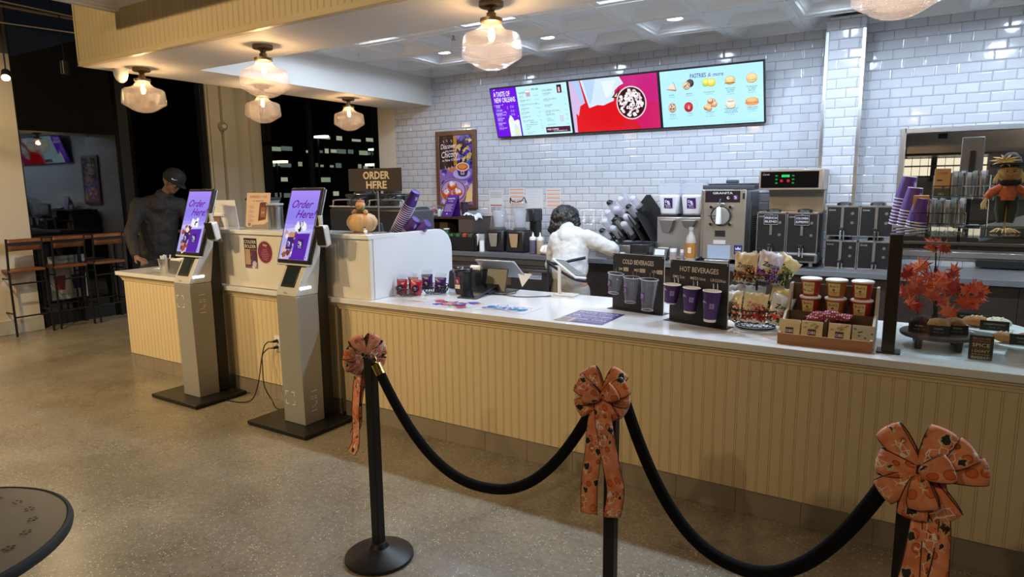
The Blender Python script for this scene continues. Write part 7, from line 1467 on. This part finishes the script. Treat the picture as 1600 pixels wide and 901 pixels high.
m = MB(); rng = random.Random(13); m.grid(lambda u, v: (-6.15+.26*u, 3.42+.22*v+.01*math.sin(6*u), ZL+.003+.030*max(0, math.sin(PI*u)*math.sin(PI*v))*(1+.3*math.sin(14*u+6*v))), 24, 16); tag(obj('paper_napkin', m, paper, solid=.001, smooth=60), 'crumpled white napkin on the left counter by the steel straw cup', 'napkin')
# ------------------------------------------------------------------ bar stools, ledge, window poster
stoolwood = P('stool_wood', (.22, .085, .035), .4, var=.3, vscale=14); stoolm = P('stool_iron', (.018, .016, .015), .45, .4)
def bar_stool(y, label):
    t = thing('bar_stool', label, 'stool', (-8.90, y, 0), 0, 'bar stools along the window ledge'); K = dict(world=False); X0, X1, hw = .15, -.17, .18
    for s_ in (-1, 1):
        sub(t, 'rear_leg', MB().tube([(X0+.03, s_*(hw+.01), 0), (X0-.01, s_*hw, .74), (X0+.01, s_*(hw-.005), 1.12)], .013, 8), stoolm, **K)
        sub(t, 'front_leg', MB().tube([(X1, s_*(hw+.01), 0), (X1+.02, s_*(hw-.01), .74)], .012, 8), stoolm, **K)
        sub(t, 'side_stretcher', MB().cyl((X0+.02, s_*(hw+.005), .26), (X1+.005, s_*(hw+.005), .26), .010, 8), stoolm, **K); sub(t, 'seat_rail', MB().cyl((X0, s_*hw, .66), (X1+.015, s_*hw, .66), .009, 8), stoolm, **K)
    for xa, za in ((X0+.02, .22), (X1+.005, .26), (X0-.005, .60)): sub(t, 'cross_stretcher', MB().cyl((xa, -hw, za), (xa, hw, za), .010, 8), stoolm, **K)
    sub(t, 'seat', MB().bx(X1-.01, X0+.012, -hw-.005, hw+.005, .735, .765), stoolwood, bevel=.006, **K)
    m = MB(); m.grid(lambda u, v: (X0+.012+.02*(1-(2*u-1)**2)*-1, (u-.5)*2*(hw-.012), .98+v*.135), 10, 3); sub(t, 'backrest', m, stoolwood, solid=.014, **K); sub(t, 'back_rail', MB().bx(X0+.006, X0+.022, -hw, hw, 1.045, 1.078), stoolm, **K)
    return t
bar_stool(3.405, 'leftmost bar stool, nearest the pillar'); bar_stool(3.865, 'middle one of the three bar stools'); bar_stool(4.32, 'bar stool nearest the man in dark clothes')
t = thing('window_ledge', 'narrow wooden bar ledge along the night window behind the stools', 'ledge', (-8.98, 4.3, 0)); sub(t, 'ledge_board', MB().bx(-9.075, -8.86, 3.62, 5.45, 1.055, 1.09), stoolwood, bevel=.005)
for y in (3.63, 4.08, 4.53, 5.35): sub(t, 'bracket_leg', MB().bx(-9.04, -9.0, y, y+.03, 0, 1.055), stoolm)
a = Art(.42, .55, 'a8aaa4'); a.text('BREWED', .21, .48, .05, '24242a', 'CENTER', bold=.01); a.poly([(.04, .30), (.18, .30), (.16, .12), (.06, .12)], '7a2a20'); a.poly([(.24, .30), (.38, .30), (.36, .12), (.26, .12)], '20285a'); a.text('NEW ORLEANS', .21, .05, .03, '4a4a50', 'CENTER')
tag(a.place('window_poster', (WX-.025, 3.78, .30), (0, 1, 0), ZU, mat=PRINT), 'pale poster with a red and a blue cup on the window behind the stools', 'poster')
# ------------------------------------------------------------------ round table at lower left
t = thing('round_table', 'round dark rimmed table with a ring of perforated paw marks, lower left corner', 'table', (-2.14, .485, 0)); tx, ty_ = -2.145, .482
sub(t, 'table_top', MB().lathe([(0, .722), (.352, .722), (.352, .748), (0, .7485)], 72, (tx, ty_, 0)), P('table_taupe', (.13, .11, .085), .38, var=.1, vscale=30)); sub(t, 'table_rim', MB().lathe([(.350, .718), (.362, .722), (.3655, .735), (.362, .747), (.354, .7505), (.350, .749)], 72, (tx, ty_, 0), caps=False), rubber)
a = Art(.8, .8)
for k in range(22):
    q = 2*PI*k/22
    for (dx, dy) in ((-.010, .006), (.002, .010), (.012, .004), (-.006, -.006), (.008, -.008)):
        c_, s_ = math.cos(q), math.sin(q); a.circ(.4+.27*c_+dx*s_+dy*c_, .4+.27*s_-dx*c_+dy*s_, .0042, '0c0a08', n=8)
a.place('perforated_marks', (tx-.4, ty_-.4, .7487), XR, (0, 1, 0), t, mat=PRINT)['kind'] = 'stuff'
sub(t, 'pedestal', MB().lathe([(0, 0), (.24, 0), (.24, .012), (.05, .03), (.035, .05), (.035, .70), (.10, .722), (0, .722)], 32, (tx, ty_, 0)), black)
# ------------------------------------------------------------------ hall ceiling things
t = thing('track_spotlight', 'glaring small track spotlight near the pillar at the left edge', 'spotlight', (-8.0, 3.14, 2.80)); sub(t, 'lamp_head', MB().cyl((-8.06, 3.17, 2.86), (-7.985, 3.133, 2.795), .042, 18), blackp); sub(t, 'lens', MB().cyl((-7.985, 3.133, 2.795), (-7.983, 3.132, 2.793), .036, 18), E('spot_lens', (1, .78, .45), 60)); sub(t, 'rod', MB().cyl((-8.06, 3.17, 2.86), (-8.06, 3.17, 4.25), .008, 8), blackp)
lamp('track_lamp_visible', 'SPOT', (-7.95, 3.11, 2.77), 40, HALL, .04, (-6.4, 1.6, 0), angle=110, blend=.8)
for (a_, b_, r_, lb) in (((-8.9, .5, 3.70), (-8.9, 5.6, 3.72), .018, 'pale conduit pipe crossing the dark ceiling at the upper left'), ((-7.9, -1.0, 3.60), (-6.5, 4.6, 3.15), .006, 'thin slanting cable in front of the left window'), ((-8.3, .5, 3.30), (-6.2, 4.2, 3.02), .006, 'second thin slanting cable above the track spotlight')):
    tag(obj('ceiling_pipe', MB().cyl(a_, b_, r_, 10), P('pipe_tan', (.30, .24, .16), .5)), lb, 'pipe')
t = thing('hanging_sensor', 'small dark cylinder hanging on a rod before the left window', 'fixture', (-7.0, 3.24, 2.75)); sub(t, 'cylinder', MB().lathe([(0, 0), (.035, 0), (.035, .12), (0, .12)], 18, (-7.0, 3.24, 2.75)), blackp); sub(t, 'rod', MB().cyl((-7.0, 3.24, 2.87), (-7.0, 3.24, 4.25), .006, 8), blackp)
# ------------------------------------------------------------------ outside at night
t = thing('office_building', 'dark office block with scattered lit windows across the street', 'building', (-48, 44, -.15)); sub(t, 'wall', MB().bx(-56, -46, 22, 70, -.15, 11), P('night_facade', (.012, .012, .014), .8), smooth=0)
lw = [E('office_window_%d' % k, c_, s_) for k, (c_, s_) in enumerate((((.80, .92, .62), .45), ((.95, .92, .70), .6), ((.70, .86, .78), .22)))]
def winmesh(w_, k):
    m = MB(); m.bx(0, .08, 0, w_, 0, .36); me = bpy.data.meshes.new('lit_window'); me.from_pydata([tuple(v) for v in m.v], [], m.f); me.materials.append(lw[k]); return me
wms = {(w_, k): winmesh(w_, k) for w_ in (.4, .65, 1.1) for k in range(3)}; rng = random.Random(17); nwin = 0
blind = P('blind_dark', (.02, .02, .02), .8)
for fl, z in enumerate((.9, 2.15, 3.45, 4.75, 6.0)):
    y = 34.5
    while y < 50 and nwin < 92:
        w_ = rng.choice((.4, .65, .65, 1.1)); 
        if rng.random() < (.3, .45, .8, .8, .7)[fl]*(1 if (y > 41 or fl < 4) else .1):
            o = bpy.data.objects.new('lit_window', wms[(w_, rng.randrange(3))]); COL.objects.link(o); o.parent = t; o.location = Vector((-46.02, y, z+rng.uniform(0, .12)))-Vector((-48, 44, -.15)); o.scale = (1, 1, rng.uniform(.5, 1.15)); nwin += 1
        y += w_+rng.choice((.08, .08, .3, .8))
for k, (x, y, z, c_) in enumerate(((-30, 27, 4.6, (1, .95, .8)), (-30, 24, 3.1, (1, .6, .35)), (-33, 34.5, 4.3, (.9, 1, .95)), (-28, 29, 3.0, (1, .9, .7)))):
    t = thing('street_light', ('street light seen high in the right window', 'amber street light low in the left window', 'street light between the lit office windows', 'street light seen beside the cream pillar')[k], 'street light', (x, y, -.15)); sub(t, 'pole', MB().cyl((x, y, -.15), (x, y, z), .06, 8), blackp); sub(t, 'lamp', MB().cb((x+.3, y, z), (.9, .3, .12)), E('street_%d' % k, c_, 6))

# ------------------------------------------------------------------ people
def loft(name, J, B, mat, parent, side, voxel=.008, smooth=6, extra=None, more=None):
    """one continuous surface grown over a skeleton: tapered limbs joined, remeshed and relaxed"""
    m = MB(); sd_ = Vector(side).normalized()
    R = [(j[1] if isinstance(j[1], tuple) else (j[1], j[1])) for j in J]; Pn = [Vector(j[0]) for j in J]
    def frame(t):
        x = (sd_ - t*sd_.dot(t)); x = x.normalized() if x.length > .3 else t.orthogonal().normalized(); return x, t.cross(x)
    def ring(c, x, y, a, b, n): return [c+x*(a*math.cos(2*PI*k/n))+y*(b*math.sin(2*PI*k/n)) for k in range(n)]
    for a, b in B:
        d = Pn[b]-Pn[a]; 
        if d.length < 1e-4: continue
        t = d.normalized(); x, y = frame(t); n = 16; vs = []; 
        cuts = [(-.85, .5), (-.5, .85)] ; rows = []
        for q, k_ in ((-.95, .3), (-.7, .71), (-.35, .93)): rows.append((Pn[a]+t*q*min(R[a]), R[a][0]*k_, R[a][1]*k_))
        for q in range(6): f_ = q/5; rows.append((Pn[a]+d*f_, R[a][0]*(1-f_)+R[b][0]*f_, R[a][1]*(1-f_)+R[b][1]*f_))
        for q, k_ in ((.35, .93), (.7, .71), (.95, .3)): rows.append((Pn[b]+t*q*min(R[b]), R[b][0]*k_, R[b][1]*k_))
        for c_, ra, rb in rows: vs += ring(c_, x, y, ra, rb, n)
        L = len(rows); m.add(vs, [(r_*n+k, r_*n+(k+1) % n, (r_+1)*n+(k+1) % n, (r_+1)*n+k) for r_ in range(L-1) for k in range(n)]+[tuple(reversed(range(n))), tuple((L-1)*n+k for k in range(n))])
    if more: more(m)
    o = sub(parent, name, m, mat, smooth=180)
    md = o.modifiers.new('fuse', 'REMESH'); md.mode = 'VOXEL'; md.voxel_size = voxel; md.use_smooth_shade = True
    md = o.modifiers.new('relax', 'SMOOTH'); md.factor = .5; md.iterations = smooth
    if extra:
        for sc_, st_ in extra: d = o.modifiers.new('folds', 'DISPLACE'); tx_ = bpy.data.textures.new(name+'_folds', 'CLOUDS'); tx_.noise_scale = sc_; tx_.noise_depth = 1; d.texture = tx_; d.texture_coords = 'LOCAL'; d.strength = st_; d.mid_level = .5
    return o
def hand_chain(J, B, wrist_i, wrist, dirv, palm_n, k=1.0):
    """palm plus five bent fingers, continuing the arm chain"""
    d = Vector(dirv).normalized(); n = Vector(palm_n).normalized(); s_ = d.cross(n).normalized(); w_ = Vector(wrist)
    J.append((w_+d*.045*k, (.030*k, .017*k))); pi = len(J)-1; B.append((wrist_i, pi))
    for q, (off, L) in enumerate(((-.030, .062), (-.010, .074), (.010, .070), (.029, .055))):
        b = w_+d*.082*k+s_*off*k; J.append((b, .0095*k)); B.append((pi, len(J)-1)); J.append((b+d*L*.5*k+n*.008, .0085*k)); B.append((len(J)-2, len(J)-1)); J.append((b+d*L*.85*k+n*.030*k, .0072*k)); B.append((len(J)-2, len(J)-1))
    b = w_+d*.030*k-s_*.034*k+n*.006; J.append((b, .011*k)); B.append((pi, len(J)-1)); J.append((b+d*.030*k-s_*.018*k+n*.012, .0095*k)); B.append((len(J)-2, len(J)-1)); J.append((b+d*.055*k-s_*.022*k+n*.022, .008*k)); B.append((len(J)-2, len(J)-1))
def person(name, label, base, skincol, hips, chest, neck, head_c, look, arms, legs, shoe, clothes, girth=1.0):
    t = thing('person', label, 'person', base); sk = P(name+'_skin', skincol, .55, sss=.1)
    V = Vector; hips, chest, neck, hc = V(hips), V(chest), V(neck), V(head_c); look = V(look).normalized(); upv = (hc-neck).normalized(); upv = (upv-look*upv.dot(look)*.6).normalized()
    sd = look.cross(upv).normalized(); sho = (V(arms[1][0])-V(arms[0][0])).normalized()
    J = [(hips, (.13, .10)), ((hips+chest)/2, (.115, .085)), (chest, (.135, .09)), (neck, .050), (hc-upv*.05, .052)]; B = [(0, 1), (1, 2), (2, 3), (3, 4)]
    for (sh, el, wr, hd, pn) in arms:
        i = len(J); J += [(V(sh), .050), (V(el), .038), (V(wr), .026)]; B += [(2, i), (i, i+1), (i+1, i+2)]; hand_chain(J, B, i+2, V(wr), hd, pn)
    for (hp, kn, an) in legs:
        i = len(J); J += [(V(hp), .078), (V(kn), .052), (V(an), .036)]; B += [(0, i), (i, i+1), (i+1, i+2)]
    def headm(m):
        F_ = Matrix.Identity(3); F_.col[0] = look; F_.col[1] = sd; F_.col[2] = upv
        def el(c_, r3):
            old = m.M; m.M = Matrix.Translation(hc+look*c_[0]+sd*c_[1]+upv*c_[2]) @ F_.to_4x4(); m.sph((0, 0, 0), 1, 20, 14, r3); m.M = old
        el((-.012, 0, .028), (.095, .076, .086)); el((.018, 0, -.030), (.066, .060, .078)); el((.050, 0, -.072), (.032, .036, .026))
        el((.086, 0, -.016), (.016, .013, .024)); el((.072, 0, -.048), (.020, .028, .012)); el((.066, 0, .022), (.020, .050, .012))
        for s_ in (-1, 1): el((-.005, s_*.078, -.008), (.020, .009, .030)); el((.052, s_*.036, -.022), (.026, .022, .022))
    loft('body', J, B, sk, t, sho, .0055, 3, more=headm)
    top, topd, bot = clothes
    mid = (hips+chest)/2
    J = [(hips+V((0, 0, .045)), (.170*girth, .135*girth)), (mid, (.168*girth, .130*girth)), (chest, (.180*girth, .125*girth)), (neck-(neck-chest)*.10, (.082*girth, .070*girth))]; B = [(0, 1), (1, 2), (2, 3)]
    for (sh, el, wr, hd, pn) in arms: i = len(J); sh, el, wr = V(sh), V(el), V(wr); J += [(sh, .076), ((sh+el)/2, .068), (el, .064), ((el+wr)/2, .054), (el+(wr-el)*.90, .040)]; B += [(2, i), (i, i+1), (i+1, i+2), (i+2, i+3), (i+3, i+4)]
    loft(topd, J, B, top, t, sho, .009, 8, extra=((.11, .026), (.045, .012)))
    J = [(hips+V((0, 0, -.04)), (.160*girth, .125*girth))]; B = []
    for (hp, kn, an) in legs: i = len(J); hp, kn, an = V(hp), V(kn), V(an); J += [(hp+V((0, 0, -.06)), .100), (kn, .076), (an+V((0, 0, .02)), .060)]; B += [(0, i), (i, i+1), (i+1, i+2)]
    loft('trousers', J, B, bot, t, sho, .010, 5, extra=((.10, .02),))
    for (hp, kn, an) in legs: a_ = V(an); a2 = V((look.x, look.y, 0)).normalized(); sub(t, 'shoe', MB().tube([a_-a2*.06+V((0, 0, -.045)), a_+V((0, 0, -.04)), a_+a2*.10+V((0, 0, -.055)), a_+a2*.17+V((0, 0, -.062))], [.038, .048, .042, .026], 12), shoe, smooth=60)
    for s_ in (-1, 1): sub(t, 'eye', MB().sph(hc+look*.068+sd*s_*.031+upv*.004, .0125, 12, 8), P('eye_white', (.45, .42, .40), .3))
    sub(t, 'mouth', MB().tube([hc+look*.082-upv*.050-sd*.022, hc+look*.092-upv*.051, hc+look*.082-upv*.050+sd*.022], .0045, 6), P('lips', (.20, .06, .05), .5))
    return t, sd, upv, hc, look
# staff member in a pale hoodie, bending over the back counter
hood = P('hoodie_white', (.52, .52, .52), .85, bump=.35, bscale=7)
T1, sd, upv, hc, look = person('staff', 'person in a pale hoodie with dark hair and apron straps, bending over the back counter', (-2.55, 5.15, 0), (.45, .25, .17), (-2.555, 5.04, .86), (-2.60, 5.17, 1.13), (-2.69, 5.28, 1.27), (-2.745, 5.36, 1.325), (-.1, .70, -.72),
    [((-2.745, 5.18, 1.17), (-2.835, 5.24, .94), (-2.76, 5.52, .99), (.25, 1, -.1), (0, 0, -1)), ((-2.45, 5.18, 1.19), (-2.225, 5.22, 1.105), (-2.37, 5.50, 1.01), (-.35, 1, -.1), (0, 0, -1))],
    [((-2.65, 5.06, .80), (-2.66, 5.10, .45), (-2.66, 5.06, .10)), ((-2.47, 5.06, .80), (-2.45, 5.12, .45), (-2.44, 5.06, .10))], blackp, (hood, 'hoodie', P('trousers_grey', (.30, .29, .28), .9, bump=.2, bscale=20)))
hair = P('hair_black', (.012, .010, .012), .35, bump=.4, bscale=90)
m = MB().sph(hc+upv*.03-look*.025, .122, 28, 18, (1.1, 1.0, .95)); rng = random.Random(2)
for k in range(44):
    a_ = 2*PI*k/44; rd = rng.uniform(.9, 1.1); c_ = hc+upv*.01-look*.03+(sd*math.cos(a_)+upv*math.sin(a_))*.085*rd; dn = Vector((0, 0, -1)); out = (sd*math.cos(a_))*.035
    L_ = .11 if math.sin(a_) < .6 else .05
    m.tube([c_+Vector((0, 0, .03)), c_+out*.7+dn*L_*.35+Vector((0, -.018, 0)), c_+out+dn*L_*.8+Vector((.012*rng.uniform(-1, 1), -.02, 0)), c_+out*.6+dn*(L_+.02*rng.random())+Vector((.02*rng.uniform(-1, 1), -.012, 0))], [.034, .030, .020, .006], 8)
ho = sub(T1, 'hair', m, hair, smooth=180); md = ho.modifiers.new('fuse', 'REMESH'); md.mode = 'VOXEL'; md.voxel_size = .006; md.use_smooth_shade = True; md = ho.modifiers.new('relax', 'SMOOTH'); md.factor = .5; md.iterations = 2; tx_ = bpy.data.textures.new('hair_waves', 'CLOUDS'); tx_.noise_scale = .035; d_ = ho.modifiers.new('waves', 'DISPLACE'); d_.texture = tx_; d_.strength = .03; d_.texture_coords = 'LOCAL'; d_.mid_level = .5
m = MB()   # the hood lies folded flat over the shoulders
m.grid(lambda u, v: (-2.615+(u-.5)*(.30-.20*v)+.01*math.sin(9*u), 5.205-.075*math.sin(PI*v)**.5*math.sin(PI*u)**.4-.11*v, 1.292-.05*(2*u-1)**2-.15*v+.015*math.sin(PI*v)), 22, 14); sub(T1, 'hood', m, hood, solid=.016, smooth=70)
apr = P('apron_navy', (.025, .025, .035), .8)
def strap(name, pts, w_): 
    p_ = bez(pts, 6); m = MB(); n = len(p_); vs = []
    for q in p_: vs += [q+Vector((0, 0, w_/2)), q-Vector((0, 0, w_/2))]
    m.add(vs, [(2*i, 2*i+1, 2*i+3, 2*i+2) for i in range(n-1)]); return sub(T1, name, m, apr, solid=.006, smooth=60)
strap('apron_strap', [(-2.755, 5.06, .985), (-2.70, 4.925, 1.0), (-2.58, 4.878, .995), (-2.46, 4.92, 1.025), (-2.39, 5.03, 1.04)], .026)
strap('apron_strap', [(-2.74, 4.98, 1.0), (-2.65, 4.888, .985), (-2.52, 4.862, .925), (-2.43, 4.905, .87), (-2.37, 5.01, .84)], .026)
m = MB(); m.grid(lambda u, v: (-2.765+.085*u, 5.07-.165*u**.6, .99-.30*v), 8, 8); sub(T1, 'apron_panel', m, apr, solid=.006, smooth=60)
# man in dark clothes at the left counter
jack = P('jacket_dark', (.011, .010, .010), .75, bump=.3, bscale=9)
T2, sd, upv, hc, look = person('guest', 'person in a black cap and dark sweatshirt standing behind the left kiosk', (-6.95, 3.95, 0), (.20, .10, .065), (-6.93, 3.93, .93), (-6.88, 3.95, 1.44), (-6.80, 3.98, 1.60), (-6.71, 4.02, 1.725), (.85, .30, -.55),
    [((-6.93, 3.77, 1.50), (-6.83, 3.60, 1.20), (-6.56, 3.50, .985), (1, .05, -.14), (0, 0, -1)), ((-6.80, 4.14, 1.50), (-6.60, 4.18, 1.20), (-6.36, 4.08, 1.03), (1, -.3, 0), (0, 0, -1))],
    [((-6.98, 3.84, .86), (-6.96, 3.83, .48), (-6.98, 3.82, .10)), ((-6.96, 4.03, .86), (-6.94, 4.06, .48), (-6.96, 4.06, .10))], blackp, (jack, 'sweatshirt', P('jeans_dark', (.02, .022, .03), .85)), girth=1.12)
cp = MB(); n0 = Vector((0, 0, 1)); zc = hc+upv*.045-look*.004
F = Matrix((( *look.to_tuple(), 0), (*sd.to_tuple(), 0), (*upv.to_tuple(), 0), (0, 0, 0, 1))).transposed(); F.translation = zc; F = F @ Euler((0, .10, 0)).to_matrix().to_4x4()
cp.M = F; cp.lathe([(.108, -.015), (.110, .02), (.104, .058), (.080, .094), (.043, .112), (0, .117)], 28, caps=False); cap_o = sub(T2, 'cap', cp, P('cap_black', (.006, .006, .007), .8), smooth=70)
v_ = MB(); v_.M = F; v_.grid(lambda u, v: ((.092+.075*v*math.sin(PI*u)**.5)*1.0*math.sin(PI*(.12+.76*u)) if 1 else 0, -.095*math.cos(PI*(.12+.76*u)), .006-.012*v), 14, 5); sub(cap_o, 'visor', v_, P('cap_black', (.006, .006, .007), .8), solid=.004, smooth=60)
sw = MB(); sw.M = F; pts = [(1.3*q_[0], 1.3*q_[1]) for q_ in ((-.020, -.004), (-.010, -.010), (.004, -.006), (.028, .008), (.004, -.001), (-.008, -.003), (-.012, .002))]
def oncap(x_, z_): a_ = .95-x_/.105; r_ = .1075-.9*max(0, z_)*.15; return (r_*math.cos(a_), r_*math.sin(a_), .038+z_)
sw.add([Vector(oncap(*p_))*1.012 for p_ in pts], [(0, 1, 2, 5, 6), (2, 3, 4, 5)]); sub(cap_o, 'cap_logo', sw, whitem, smooth=0, solid=.001)
gl_ = MB(); 
for s_ in (-1, 1): c_ = hc+look*.086+sd*s_*.032+upv*.012; gl_.tube([c_+sd*.022*math.cos(q)+upv*.016*math.sin(q) for q in [2*PI*i/18 for i in range(18)]], .002, 5, True)
sub(T2, 'glasses', gl_, blackp)
